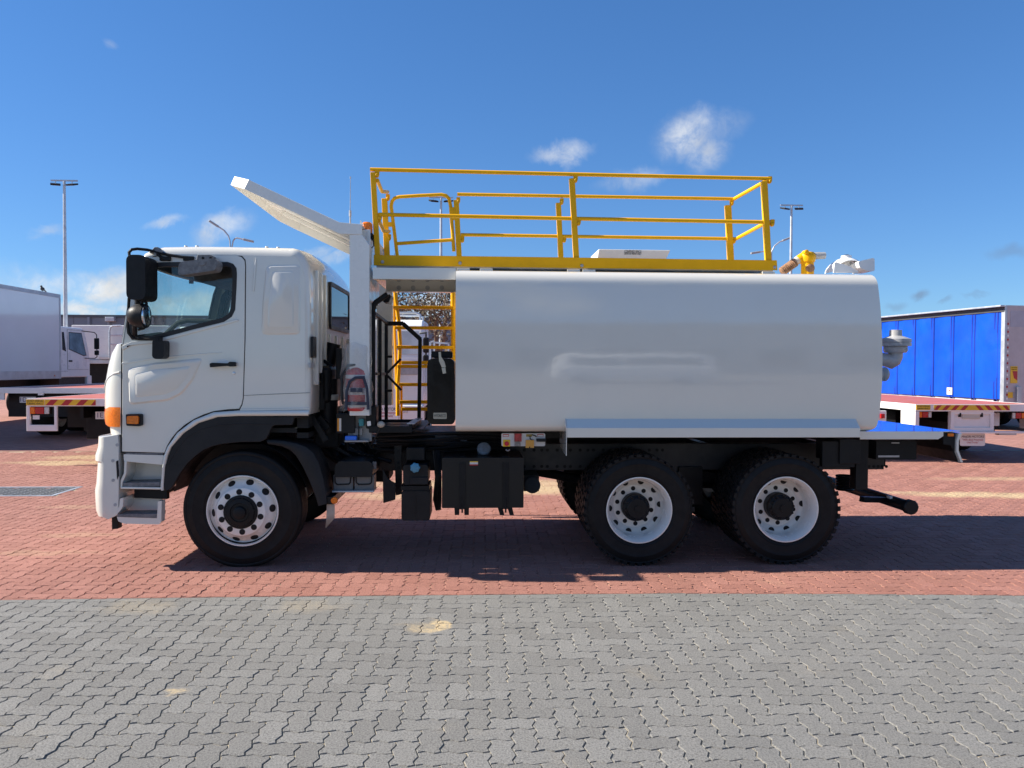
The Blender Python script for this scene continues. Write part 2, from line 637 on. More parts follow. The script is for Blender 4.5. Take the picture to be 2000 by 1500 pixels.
def lettering(name, body, loc, size, m, parent, rot=(PI / 2, 0, 0), align='CENTER', width=None):
    cu = bpy.data.curves.new(name, 'FONT')
    cu.body = body
    cu.size = size
    cu.align_x = align
    cu.align_y = 'CENTER'
    cu.extrude = 0.0006
    cu.space_line = 0.85
    tmp = bpy.data.objects.new(name + '_tmp', cu)
    COL.objects.link(tmp)
    dg = bpy.context.evaluated_depsgraph_get()
    me = bpy.data.meshes.new_from_object(tmp.evaluated_get(dg))
    bpy.data.objects.remove(tmp)
    me.name = name
    me.materials.clear()
    me.materials.append(m)
    if width:
        xs = [v.co.x for v in me.vertices]
        k = width / max(1e-6, max(xs) - min(xs))
        for v in me.vertices:
            v.co.x *= k
    o = bpy.data.objects.new(name, me)
    COL.objects.link(o)
    o.parent = parent
    M = Matrix.LocRotScale(Vector(loc), None, None) @ Matrix.Rotation(rot[2], 4, 'Z') @ Matrix.Rotation(rot[0], 4, 'X')
    o.matrix_parent_inverse = inv_world(parent)
    o.matrix_basis = M
    return o

# ---------------------------------------------------------------- ground
GX0, GX1, GY0, GY1 = -12.6, 13.4, -4.4, 9.6     # where every paver is built
SEAM = [(0, 1172), (350, 1167), (700, 1164), (1000, 1161), (1300, 1159), (1650, 1160), (2000, 1163)]
SEAM = [(-30, -1.0)] + [G(a, b) for a, b in SEAM] + [(30, -1.3)]


def seam_y(x):
    for (xa, ya), (xb, yb) in zip(SEAM, SEAM[1:]):
        if xa <= x <= xb:
            return ya + (yb - ya) * (x - xa) / (xb - xa)
    return -1.0


SANDP = []        # spilled sand: centre, radii, strength, angle
for (px, py, rx, ry, am) in ((850, 1221, 0.09, 0.17, 1.0), (815, 1228, 0.16, 0.12, 0.45), (1880, 966, 0.95, 0.28, 1.0), (1990, 968, 0.7, 0.30, 0.95),
                             (1770, 962, 0.5, 0.16, 0.6), (960, 945, 2.6, 0.55, 0.8), (1050, 955, 0.8, 0.6, 0.95), (780, 968, 0.8, 0.4, 0.55),
                             (150, 903, 1.5, 0.35, 0.8), (110, 907, 0.6, 0.2, 0.8), (185, 893, 1.2, 0.5, 0.7), (600, 1183, 0.30, 0.22, 0.20), (270, 1185, 0.30, 0.24, 0.20),
                             (330, 1352, 0.10, 0.05, 0.6), (150, 990, 0.5, 0.15, 0.25), (160, 1045, 0.5, 0.14, 0.22), (60, 1080, 0.8, 0.12, 0.2),
                             (1940, 935, 1.2, 0.25, 0.5), (250, 968, 0.25, 0.3, 0.9)):
    x, y = G(px, py)
    SANDP.append((x, y, rx, ry, am))


def sand_mask(t, pos):
    wob = t.n('ShaderNodeTexNoise')
    t.link(pos, wob.inputs['Vector'])
    wob.inputs['Scale'].default_value = 5.0
    wob.inputs['Detail'].default_value = 5
    off = t.vm('MULTIPLY', t.vm('SUBTRACT', wob.outputs['Color'], (0.5, 0.5, 0.5)), (0.55, 0.30, 0.0))
    p2 = t.vm('ADD', pos, off)
    tot = None
    for (x, y, rx, ry, am) in SANDP:
        q = t.vm('LENGTH', t.vm('MULTIPLY', t.vm('SUBTRACT', p2, (x, y, 0)), (1 / rx, 1 / ry, 0)))
        v = t.ramp(q, 0.35, 1.15, am, 0.0)
        tot = v if tot is None else t.m('MAXIMUM', tot, v)
    thin = t.m('MULTIPLY', t.ramp(t.noise(pos, 1.1, 6, 0.65), 0.58, 0.80), 0.22)
    tot = t.m('MAXIMUM', tot, thin)
    gr = t.noise(pos, 42.0, 5, 0.75)
    return t.m('MULTIPLY', tot, t.ramp(gr, 0.32, 0.62, 0.10, 1.25), clamp=True)


SANDC = (0.52, 0.40, 0.23)


def paver_mat(name, base, dark, light, island, stain):
    m = bpy.data.materials.new(name)
    m.use_nodes = True
    t = NT(m.node_tree)
    b = m.node_tree.nodes['Principled BSDF']
    geo = t.n('ShaderNodeNewGeometry')
    pos = geo.outputs['Position']
    rnd = geo.outputs['Random Per Island'] if island else t.n('ShaderNodeObjectInfo').outputs['Random']
    c = t.mix(t.ramp(rnd, 0.0, 1.0, kind='LINEAR'), dark, light)
    c = t.mix(t.ramp(t.noise(pos, 0.9, 5, 0.6), 0.35, 0.7, 0.0, 0.75), c, base)
    c = t.mix(t.m('MULTIPLY', t.ramp(t.noise(pos, 0.8, 6, 0.62), 0.5, 0.75), 0.45), c, stain)          # tyre grime in broad patches
    c = t.mix(t.m('MULTIPLY', t.ramp(t.noise(pos, 7.0, 6, 0.7), 0.55, 0.8), 0.35), c, stain)
    grain = t.noise(pos, 95.0, 4, 0.8)
    c = t.mix(t.ramp(grain, 0.36, 0.56, 0.30, 1.0), tuple(x * 0.30 for x in base), c)
    c = t.mix(t.ramp(t.noise(pos, 150.0, 3, 0.7), 0.58, 0.68, 0.0, 0.55), c, tuple(min(1, x * 2.0) for x in base))
    c = t.mix(sand_mask(t, pos), c, SANDC)
    t.link(c, b.inputs['Base Color'])
    b.inputs['Roughness'].default_value = 0.86
    b.inputs['Specular IOR Level'].default_value = 0.3
    bp = t.n('ShaderNodeBump')
    bp.inputs['Strength'].default_value = 0.9
    bp.inputs['Distance'].default_value = 0.006
    t.link(t.noise(pos, 110.0, 4, 0.75), bp.inputs['Height'])
    t.link(bp.outputs[0], b.inputs['Normal'])
    return m


GREY = ((0.220, 0.214, 0.199), (0.190, 0.184, 0.171), (0.250, 0.244, 0.229))
REDB = ((0.365, 0.168, 0.130), (0.312, 0.138, 0.104), (0.418, 0.198, 0.155))
grey_obj = paver_mat('grey_paver_concrete', *GREY, False, (0.17, 0.17, 0.165))
grey_isl = paver_mat('grey_paver_concrete_field', *GREY, True, (0.17, 0.17, 0.165))
red_obj = paver_mat('red_paver_concrete', *REDB, False, (0.24, 0.115, 0.085))
red_isl = paver_mat('red_paver_concrete_field', *REDB, True, (0.24, 0.115, 0.085))


def bed_mat():
    m = bpy.data.materials.new('jointing_sand')
    m.use_nodes = True
    t = NT(m.node_tree)
    b = m.node_tree.nodes['Principled BSDF']
    pos = t.n('ShaderNodeNewGeometry').outputs['Position']
    c = t.mix(t.ramp(t.noise(pos, 1.6, 5, 0.6), 0.3, 0.7), (0.20, 0.165, 0.12), (0.52, 0.43, 0.28))
    t.link(c, b.inputs['Base Color'])
    b.inputs['Roughness'].default_value = 0.95
    return m


def far_mat(name, cols, stain):
    """paving too far off to tell the pieces apart: joints as fine relief only"""
    m = bpy.data.materials.new(name)
    m.use_nodes = True
    t = NT(m.node_tree)
    b = m.node_tree.nodes['Principled BSDF']
    pos = t.n('ShaderNodeNewGeometry').outputs['Position']
    br = t.n('ShaderNodeTexBrick')
    t.link(pos, br.inputs['Vector'])
    br.inputs['Scale'].default_value = 1.0
    br.inputs['Brick Width'].default_value = 0.225
    br.inputs['Row Height'].default_value = 0.1125
    br.inputs['Mortar Size'].default_value = 0.006
    br.inputs['Color1'].default_value = (*cols[1], 1)
    br.inputs['Color2'].default_value = (*cols[2], 1)
    br.inputs['Mortar'].default_value = (0.11, 0.08, 0.06, 1)
    c = t.mix(t.m('MULTIPLY', t.ramp(t.noise(pos, 0.5, 6, 0.6), 0.45, 0.75), 0.5), br.outputs['Color'], stain)
    c = t.mix(sand_mask(t, pos), c, SANDC)
    t.link(c, b.inputs['Base Color'])
    b.inputs['Roughness'].default_value = 0.9
    return m


def sheet(name, rects, z, m, parent=None):
    mb = MB()
    for (x0, x1, y0, y1) in rects:
        mb.add([(x0, y0, z), (x1, y0, z), (x1, y1, z), (x0, y1, z)], [(0, 1, 2, 3)])
    o = mb.build(name, m, parent, smooth=0, recalc=False)
    return o


ground = sheet('ground', [(-900, 900, -900, 900)], -0.03, mat('sandy_soil', (0.30, 0.22, 0.15), 0.9, vscale=0.2))
ground['kind'] = 'structure'
bed = sheet('sand_bed', [(GX0, GX1, GY0, GY1)], -0.0062, bed_mat())
bed['kind'] = 'structure'
red_pav = sheet('red_pavement', [(GX0 - 90, GX0, -1.0, GY1), (GX1, GX1 + 90, -1.0, GY1), (GX0 - 90, GX1 + 90, GY1, GY1 + 60)], -0.002, far_mat('red_paving_far', REDB, (0.24, 0.115, 0.085)))
red_pav['kind'] = 'structure'
grey_pav = sheet('grey_pavement', [(GX0 - 90, GX0, GY0, -1.0), (GX1, GX1 + 90, GY0, -1.0), (GX0 - 90, GX1 + 90, GY0 - 80, GY0)], -0.002, far_mat('grey_paving_far', GREY, (0.17, 0.17, 0.165)))
grey_pav['kind'] = 'structure'


def build_pavers():
    u = 0.1125
    rot = Matrix.Rotation(R(-0.55), 2)
    a = 0.085

    def hedge(x, y, rev):     # curve of the grid edge from (x,y) to (x+1,y), without its end point
        p = [(x, y), (x + 0.30, y + a), (x + 0.70, y - a), (x + 1, y)]
        return p[:3] if not rev else p[:0:-1]

    def vedge(x, y, rev):
        p = [(x, y), (x - a, y + 0.30), (x + a, y + 0.70), (x, y + 1)]
        return p[:3] if not rev else p[:0:-1]
    shape_h = hedge(0, 0, 0) + hedge(1, 0, 0) + vedge(2, 0, 0) + hedge(1, 1, 1) + hedge(0, 1, 1) + vedge(0, 0, 1)
    shape_v = hedge(0, 0, 0) + vedge(1, 0, 0) + vedge(1, 1, 0) + hedge(0, 2, 1) + vedge(0, 1, 1) + vedge(0, 0, 1)
    tmpl = []
    for sh, cx, cy in ((shape_h, 1, 0.5), (shape_v, 0.5, 1)):
        pts = [((x - cx) * u, (y - cy) * u) for x, y in sh]
        tmpl.append((inset_poly(pts, 0.0048), inset_poly(pts, 0.0014)))
    n = len(tmpl[0][0])
    fs = [tuple(range(n))] + [(n + i, n + (i + 1) % n, (i + 1) % n, i) for i in range(n)]
    meshes = {}
    for ki in (0, 1):
        for ci, mm in enumerate((grey_obj, red_obj)):
            top, bot = tmpl[ki]
            me = bpy.data.meshes.new('paver')
            me.from_pydata([(x, y, 0.0) for x, y in top] + [(x, y, -0.009) for x, y in bot], [], fs)
            me.materials.append(mm)
            meshes[(ki, ci)] = me
    drain = [G(40, 963), ]
    items = [[], []]
    cut = [[], []]

    def clip(poly, ys, keep_low):
        out = []
        for q in range(len(poly)):
            a_, b_ = poly[q - 1], poly[q]
            ia, ib = (a_[1] <= ys) == keep_low, (b_[1] <= ys) == keep_low
            if ia != ib:
                f = (ys - a_[1]) / (b_[1] - a_[1])
                out.append((a_[0] + (b_[0] - a_[0]) * f, ys))
            if ib:
                out.append(b_)
        return out
    cr, sr = math.cos(R(-0.55)), math.sin(R(-0.55))
    i0, i1 = int(GX0 / u) - 4, int(GX1 / u) + 4
    j0, j1 = int(GY0 / u) - 4, int(GY1 / u) + 4
    rr = random.Random(5)
    for i in range(i0, i1):
        for j in range(j0, j1):
            k = (i - j) % 4
            if k == 0:
                ki, cx, cy = 0, i + 1, j + 0.5
            elif k == 3:
                ki, cx, cy = 1, i + 0.5, j + 1
            else:
                continue
            p = rot @ Vector((cx * u, cy * u))
            if not (GX0 + .12 < p.x < GX1 - .12 and GY0 + .12 < p.y < GY1 - .12):
                continue
            if DRAIN[0] < p.x < DRAIN[1] and DRAIN[2] < p.y < DRAIN[3]:
                continue
            ys = seam_y(p.x)
            ci = 0 if p.y < ys else 1
            if abs(p.y - ys) < .14:
                outl = [(p.x + a_ * cr - b_ * sr, p.y + a_ * sr + b_ * cr) for a_, b_ in tmpl[ki][1]]
                lo, hi = min(q[1] for q in outl), max(q[1] for q in outl)
                if lo < ys < hi:
                    for c2, low in ((0, True), (1, False)):
                        pl_ = clip(outl, ys - .002 if low else ys + .002, low)
                        if len(pl_) > 2 and max(q[1] for q in pl_) - min(q[1] for q in pl_) > .012:
                            cut[c2].append((pl_, rr.gauss(0, .0009)))
                    continue
            v = Vector((p.x, p.y, 0)) - CAMLOC
            fz = v.dot(_d)
            seen = fz > 0.5 and abs(v.dot(_r) / fz) < 0.675 and abs(v.dot(_u) / fz) < 0.51
            items[ci].append((fz if seen else 99 + fz, ki, p.x, p.y, rr.gauss(0, 0.0009), rr.gauss(0, 0.006), rr.gauss(0, 0.006), rr.gauss(0, 0.008)))
    for ci, (par, isl) in enumerate(((grey_pav, grey_isl), (red_pav, red_isl))):
        items[ci].sort()
        for (fz, ki, x, y, dz, tx, ty, rz) in items[ci][:300]:
            o = bpy.data.objects.new('paver', meshes[(ki, ci)])
            o.location = (x, y, dz)
            o.rotation_euler = (tx, ty, R(-0.55) + rz)
            COL.objects.link(o)
            o.parent = par
        V, Fc = [], []
        for (fz, ki, x, y, dz, tx, ty, rz) in items[ci][300:]:
            c, s = math.cos(R(-0.55) + rz), math.sin(R(-0.55) + rz)
            base = len(V)
            top, bot = tmpl[ki]
            for pts, z in ((top, dz), (bot, dz - 0.009)):
                for (a_, b_) in pts:
                    V.append((x + a_ * c - b_ * s, y + a_ * s + b_ * c, z - a_ * ty + b_ * tx))
            Fc += [tuple(q + base for q in f) for f in fs]
        for pl_, dz in cut[ci]:
            base, k_ = len(V), len(pl_)
            V += [(x, y, dz) for x, y in inset_poly(pl_, .002)] + [(x, y, dz - .009) for x, y in pl_]
            Fc += [tuple(range(base, base + k_))] + [(base + k_ + q, base + k_ + (q + 1) % k_, base + (q + 1) % k_, base + q) for q in range(k_)]
        me = bpy.data.meshes.new('paver_field')
        me.from_pydata(V, [], Fc)
        me.materials.append(isl)
        o = bpy.data.objects.new('paver_field', me)
        COL.objects.link(o)
        o.parent = par
        o['kind'] = 'stuff'


# drain grate let into the red paving
_dx0, _dy0 = G(0, 971)
_dx1, _dy1 = G(142, 954.5)
DRAIN = (-6.95, -5.80, 4.02, 4.75)
build_pavers()


def build_drain():
    x0, x1, y0, y1 = DRAIN
    t = thing('drain_grate', 'steel drain grate of close bars let into the red pavers', 'drain', ((x0 + x1) / 2, (y0 + y1) / 2, 0))
    f = MB()
    f.box(x0 - .05, x1 + .05, y0 - .05, y0, -.02, .004).box(x0 - .05, x1 + .05, y1, y1 + .05, -.02, .004)
    f.box(x0 - .05, x0, y0, y1, -.02, .004).box(x1, x1 + .05, y0, y1, -.02, .004)
    f.build('frame', GALV, t, smooth=0)
    MB().box(x0, x1, y0, y1, -.02, -.016).build('pit', DKHOLE, t, smooth=0)
    n = 9
    for i in range(n):
        y = y0 + (i + .5) * (y1 - y0) / n
        MB().box(x0, x1, y - .012, y + .012, -.012, .003).build('bar', mat('grate_steel', (.20, .21, .22), .6, var=.3, vscale=20), t, smooth=0)
    for i in range(9):
        x = x0 + (i + .5) * (x1 - x0) / 9
        MB().box(x - .006, x + .006, y0, y1, -.013, .0015).build('cross_bar', MATS['grate_steel'], t, smooth=0)


build_drain()

# ---------------------------------------------------------------- the water truck
TR = thing('water_truck', 'big white three-axle water truck with yellow handrails on its tank, parked across the red pavers', 'truck', (0, 1.2, 0))
YC, YF = 0.06, 2.34            # near and far side of the cab
RW = 0.503                     # tyre radius


def wheel(parent, cx, yface, out, rear, lugs=True, rad=RW, detail=True, rim_m=None, trad=.524):
    """out = -1: the outer face looks at the camera side, +1: at the far side"""
    rim_m = rim_m or RIMW
    w = empty_part('wheel', parent)
    c, ax = (cx, yface, rad), (0, out, 0)
    k = rad / 0.505

    def tyre(d0, lug):
        mb = MB()
        k = .506 / .505 if lug else trad / .505
        c = (cx, yface, rad + (0 if lug else .010))
        prof = [(.288, -.262), (.300, -.284), (.36, -.292), (.42, -.290), (.46, -.282), (.492, -.266), (.503, -.245)]
        grooves = [-.205, -.165, -.125, -.085]
        for g in grooves:
            prof += [(.505, g - .008), (.493, g - .006), (.493, g + .006), (.505, g + .008)]
        prof += [(.505, -.035), (.501, -.018), (.490, -.008), (.478, -.006), (.474, -.009), (.468, -.010), (.46, -.004), (.425, .003), (.418, .006), (.412, .003), (.37, .002), (.335, -.004),
                 (.330, -.001), (.324, -.006), (.306, -.014), (.296, -.022), (.285, -.032)]
        if lug:
            prof = [(r * (.975 if r > .48 else 1), d) for r, d in prof]
        mb.lathe(c, ax, [(r * k, d + d0) for r, d in prof], 72, caps=False)
        if lug:
            n = 44
            for i in range(n):
                for (dc, off, hw) in ((-.030, 0, .034), (-.262, .5, .034), (-.115, .25, .036), (-.180, .75, .036)):
                    an = 2 * PI * (i + off) / n
                    rad_v = Vector((math.cos(an), 0, math.sin(an)))
                    tan_v = Vector((-math.sin(an), 0, math.cos(an)))
                    p = Vector(c) + Vector(ax) * (dc + d0) + rad_v * (.4905 * k)
                    mb.obox(p, rad_v * .0118, tan_v * .0215, Vector(ax) * hw + tan_v * 0.008)
        return mb.build('tyre', RUB, w, smooth=40)
    tyre(0, lugs)
    if rear:
        tyre(-.325, lugs)
        prof = [(.262, -.60), (.275, -.05), (.283, -.03), (.302, -.016), (.302, -.004), (.292, -.003), (.284, -.018), (.270, -.045), (.262, -.10), (.260, -.165), (.252, -.195),
                (.232, -.212), (.205, -.222), (.198, -.228), (.10, -.228)]
        rb = MB().lathe(c, ax, [(r * k, d) for r, d in prof], 64, caps=False)
        rb.build('rim', rim_m, w, smooth=40)
        hub = [(.128, -.24), (.128, -.15), (.122, -.14), (.120, -.115), (.100, -.105), (.100, -.088), (.088, -.080), (.030, -.078), (.028, -.068), (0, -.068)]
        vr, vd, vt, vs = .238, -.2055, .55, .026
        nr, nd, ns = .165, -.2265, .019
    else:
        prof = [(.27, -.26), (.275, -.07), (.283, -.06), (.317, -.020), (.319, -.010), (.316, -.003), (.308, -.003), (.303, -.012), (.298, -.030), (.290, -.050), (.282, -.052), (.262, -.030), (.240, -.004),
                (.226, .016), (.220, .028), (.213, .038), (.203, .042), (.16, .043), (.10, .040)]
        MB().lathe(c, ax, [(r * k, d) for r, d in prof], 64, caps=False).build('rim', rim_m, w, smooth=30)
        hub = [(.150, .02), (.150, .050), (.145, .058), (.128, .060), (.122, .072), (.085, .078), (.080, .070), (.055, .070), (.052, .092), (.045, .096), (0, .096)]
        vr, vd, vt, vs = .260, -.0275, .85, .031
        nr, nd, ns = .178, .0430, .024
    MB().lathe(c, ax, [(r * k, d) for r, d in hub], 40).build('hub', BLK, w, smooth=30)
    if detail:
        hb = MB()
        for i in range(10):
            an = 2 * PI * (i + .25) / 10
            rv = Vector((math.cos(an), 0, math.sin(an)))
            tv = Vector((-math.sin(an), 0, math.cos(an)))
            if not rear:
                hb.obox(Vector(c) + Vector(ax) * .066 + rv * .112, rv * .018, tv * .006, Vector(ax) * .008)
            else:
                hb.lathe(Vector(c) + rv * .104 + Vector(ax) * (-.135), ax, [(.011, -.02), (.011, .05), (.008, .055), (0, .055)], 8)
        hb.build('hub_bolts', BLK, w, smooth=0)
        for i in range(10):
            an = 2 * PI * (i + .12) / 10
            for (r_, d_, tl, sz, a_, nm) in ((vr, vd, vt, vs, an, 'vent_hole'), (nr, nd, 0, ns, an + .31, 'nut_hole')):
                rv = Vector((math.cos(a_), 0, math.sin(a_)))
                nrm = (Vector(ax) * math.cos(tl) + rv * math.sin(tl) * (1 if not rear else -0.25)).normalized()
                p = Vector(c) + rv * (r_ * k) + Vector(ax) * d_
                MB().lathe(p, nrm, [(sz * 1.12, -.006), (sz * 1.06, .0022), (sz, .0030), (sz * .97, .0008), (0, .0008)], 20).build(nm, DKHOLE, w, smooth=30)
    return w


WX = [P(473, 1000, .10)[0], P(1249, 1000, .03)[0], P(1536, 1000, .03)[0]]
wheel(TR, WX[0], 0.10, -1, False, lugs=False)
wheel(TR, WX[1], 0.03, -1, True)
wheel(TR, WX[2], 0.03, -1, True)
wheel(TR, WX[0], 2.30, 1, False, lugs=False, detail=False)
wheel(TR, WX[1], 2.37, 1, True, detail=False)
wheel(TR, WX[2], 2.37, 1, True, detail=False)


# ---- cab shell
UP = [(236, 672), (243, 625), (252, 575), (262, 530), (270, 508), (280, 494), (294, 484.5), (316, 480), (380, 479), (440, 479.5), (570, 482.5), (583, 487), (594, 499), (602, 516), (606, 545),
      (606.5, 650), (606.5, 769), (606, 797), (604, 809.5)]
WBOT, WTOP = 1, 4            # the windscreen spans these points of the outline
ARCH_O = [(604, 809.5), (530, 810), (467, 811), (426, 813), (390, 824), (360, 843.5), (335, 871), (320, 908)]
DOOR = [(238.5, 673), (246, 625), (255, 577), (266, 532), (275, 513), (286, 503), (305, 497.5), (461, 498), (472, 501.5), (478, 509), (479, 520), (478, 660), (474.7, 778), (472, 790), (467, 799),
        (445, 800), (417.5, 803.6), (398, 810), (379, 818.8), (361, 830), (346, 843.5), (335, 857), (326.8, 871), (321.5, 885), (237.5, 882.5)]
WIN = [(258, 663), (250, 648), (262, 605), (277, 573), (283, 540), (290, 524), (300, 515), (320, 513), (445, 512.5), (455, 516), (461, 524), (462, 535), (461, 563), (458.5, 605), (452, 618), (437, 628),
       (380, 642), (317, 658.5), (300, 663)]


def cab_shell():
    up = PP(UP, YC)
    n = len(up)
    rr = []
    for i in range(n):
        rr.append(.025 if i < 4 else (.05 if i < 6 else (.085 if i < 11 else (.06 if i < 14 else .045))))
    # inset outline (towards the cab centre) used by the flat side, the outline itself is reached a little deeper
    cx, cz = P(430, 650, YC)
    poly = up + [(up[-1][0], up[-1][1] - .5), (up[0][0], up[0][1] - .9)]
    ins = inset_poly(poly, rr + [0, 0])[:n]

    def section(side):
        rows = []
        for k in range(7):
            th = PI / 2 * k / 6
            row = []
            for i in range(n):
                a = 1 - math.sin(th)
                y = rr[i] * (1 - math.cos(th))
                x = up[i][0] + (ins[i][0] - up[i][0]) * a
                z = up[i][1] + (ins[i][1] - up[i][1]) * a
                row.append((x, YC + y if side < 0 else YF - y, z))
            rows.append(row)
        return rows
    near, far = section(-1), section(1)[::-1]
    roof = MB()
    cols = [.30, .6, .9, 1.2, 1.5, 1.8, 2.1]

    def crown(i, y):
        q = 1 - ((y - 1.2) / 1.14) ** 2
        x, z = up[i]
        if i <= 4:
            return (x - .16 * q, y, z + .0 * q)
        if i < 11:
            return (x - (.16 * q if i < 6 else .10 * q * max(0, (9 - i) / 3)), y, z + .045 * q)
        return (x + .012 * q, y, z + .04 * q * max(0, (15 - i) / 4))
    mid = [[crown(i, y) for i in range(n)] for y in cols]
    rows = near + mid + far
    # roof, header and back wall (windscreen opening left out)
    sl_ = slice(WTOP, n)
    roof.grid([r_[sl_] for r_ in rows])
    ro = roof.build('cab_shell', WHITE, TR, smooth=50)
    # near and far pillars in front of the door
    for sec in (near + [[(up[i][0] - .045, YC + .12, up[i][1]) for i in range(n)]], [[(up[i][0] - .045, YF - .12, up[i][1]) for i in range(n)]] + far):
        MB().grid([r_[0:WTOP + 1] for r_ in sec]).build('windscreen_pillar', WHITE, TR, smooth=50)
    ws = MB()
    ys = [YC + .115 + i * (YF - YC - .23) / 10 for i in range(11)]
    ws.grid([[(up[i][0] - .03 - .16 * (1 - ((y - 1.2) / 1.05) ** 2), y, up[i][1]) for i in range(WBOT - 1, WTOP + 1)] for y in ys])
    ws.build('windscreen', GLASS, TR, smooth=60)
    gk = MB()
    for yy in (YC + .115, YF - .115):
        gk.tube([(up[i][0] - .035, yy, up[i][1]) for i in range(0, WTOP + 1)], .014, 6)
    gk.build('windscreen_seal', GASK, TR)
    return up, ins


CUP, CINS = cab_shell()
_n = len(UP)
# near side frame: everything round the door
seam = [(467.8, 811), (468.5, 800), (473.3, 791), (476, 778), (479.6, 660), (480.6, 519), (479.4, 507.5), (473, 500), (461.5, 496.3), (304.5, 495.8), (285, 501.2), (273.6, 511.8), (264.4, 531.4), (253.4, 576.6), (244.4, 624.8), (237.2, 672)]
frame_poly = CINS + PP([(467.8, 811)], YC) + PP(seam[1:], YC)
MB().slab(frame_poly, [], YC, YC + .03).build('cab_side', WHITE, TR, smooth=0, bevel=.002)
# dark backing seen in the shut lines
hole = PP(WIN, YC)
back = inset_poly(PP(DOOR, YC), -.012)
MB().slab(back, [hole], YC + .016, YC + .05).build('door_seal', GASK, TR, smooth=0)
# sleeper panel line and pressed panel
bx = MB()
SLP = [(519, 519), (586.5, 517.5), (588, 523), (586.8, 650), (584, 653.5), (513, 653.5), (510, 648), (512, 590)]
SLP = [(520, 518.5), (587.5, 517), (586.8, 653.5), (510.5, 653.5), (512.5, 590)]
bx.plate(PP(SLP, YC), YC + .0005, YC - .012, .014, .045)
bx.plate(inset_poly(PP(SLP, YC), .055), YC - .0115, YC - .0185, .012, .03)
bx.build('pressed_panel', WHITE, TR, smooth=40)
sm = MB()
for (a, b) in (((475.5, 772.5), (540, 769.5)), ((540, 769.5), (606, 767))):
    sm.bar(P3(*a, YC - .0005), P3(*b, YC - .0005), .003, .004)
sm.build('panel_seam', GASK, TR, smooth=0)
MB().slab(PP([(470, 798.5), (605.5, 796.5), (605.5, 800), (470, 802)], YC), [], YC - .010, YC + .002).build('sill_lip', WHITE, TR, smooth=30, bevel=.004)
# shoulder crease behind the door
MB().slab(PP([(500, 503), (501.5, 512), (497, 570), (493, 568), (496.5, 520)], YC), [], YC - .009, YC + .002).build('pillar_crease', WHITE, TR, smooth=40, bevel=.006)
for (px, py) in ((515, 500.5), (543.5, 501)):
    MB().ball(P3(px, py, YC + .022), .013, .022, .013, 12, 8).build('body_plug', WHITE, TR)
rf = MB()
for (px, py) in ((363, 478.5), (385, 478.3), (521, 480), (543, 481)):
    p = P3(px, py, .20)
    rf.ball((p.x, p.y, p.z - .014), .016, .016, .010, 10, 6)
rf.build('roof_plugs', GALV, TR)

# the door
dr = MB().slab(inset_poly(PP(DOOR, YC), .0022), [hole], YC, YC + .035).build('door', WHITE, TR, smooth=0, bevel=.004)
em = MB()
EMB = [(249.5, 720), (300, 708.5), (397, 699), (378, 742), (356, 770), (328, 783), (252, 791)]
em.plate(PP(EMB, YC), YC + .0005, YC - .014, .016, .04)
em.plate(inset_poly(PP(EMB, YC), .06), YC - .0135, YC - .0215, .013, .03)
em.build('door_panel', WHITE, dr, smooth=40)
cr = MB()
cr.slab(PP([(238, 708), (300, 698), (390, 690.5), (434, 687.5), (434, 689), (390, 693), (300, 701.5), (238, 712)], YC), [], YC - .004, YC + .002)
cr.build('door_crease', WHITE, dr, smooth=40, bevel=.003)
# weather strip round the window and the belt strip under it
MB().slab(inset_poly(hole, -.004), [inset_poly(hole, .034)], YC - .004, YC + .04).build('window_seal', GASK, dr, smooth=0, bevel=.003)
MB().slab(inset_poly(hole, .02), [], YC + .022, YC + .026).build('window_glass', GLASS, dr, smooth=0)
MB().slab(PP([(316, 660), (380, 644), (437, 630), (462, 623), (468, 626), (440, 634.5), (380, 650), (318, 666.5)], YC), [], YC - .010, YC + .002).build('belt_moulding', WHITE, dr, smooth=30, bevel=.006)
MB().slab(PP([(238, 676), (258, 667), (300, 664.5), (316, 662), (317, 668), (300, 671), (258, 675), (240, 684)], YC), [], YC - .010, YC + .002).build('belt_moulding', WHITE, dr, smooth=30, bevel=.006)
hx0, hz0 = P(437, 712, YC)
hp = MB()
dish = [(math.cos(a) * .062 + hx0 - .005, math.sin(a) * .052 + hz0 - .004) for a in [2 * PI * i / 20 for i in range(20)]]
hp.plate(dish, YC + .0003, YC - .003, .012)
hp.build('handle_dish', WHITE, dr, smooth=40)
hd = MB()
hd.slab(round_poly(PP([(412.5, 710), (417, 708.5), (448, 709.5), (451, 706.5), (463, 707), (463.5, 715.5), (451, 716), (448, 714.5), (418, 717), (413, 717.5)], YC), .008), [], YC - .042, YC - .022)
x, z = P(416, 713, YC)
hd.box(x - .012, x + .012, YC - .03, YC, z - .014, z + .014)
x, z = P(456, 711.5, YC)
hd.box(x - .02, x + .02, YC - .03, YC, z - .014, z + .014)
hd.build('handle', PLAST, dr, smooth=30, bevel=.004)
x, z = P(457, 729, YC)
MB().lathe((x, YC, z), (0, -1, 0), [(.014, 0), (.014, .004), (.011, .006), (0, .006)], 16).build('lock', STEEL, dr)

# far side of the cab with its own window
MB().slab(CINS + PP([(467, 811), (379, 818), (320, 885), (237, 882)], YC), [hole], YF - .03, YF).build('far_side', WHITE, TR, smooth=0)
MB().slab(inset_poly(hole, -.003), [inset_poly(hole, .03)], YF - .045, YF + .003).build('far_window_seal', GASK, TR, smooth=0)
MB().slab(inset_poly(hole, .02), [], YF - .022, YF - .018).build('far_window_glass', GLASS, TR, smooth=0)

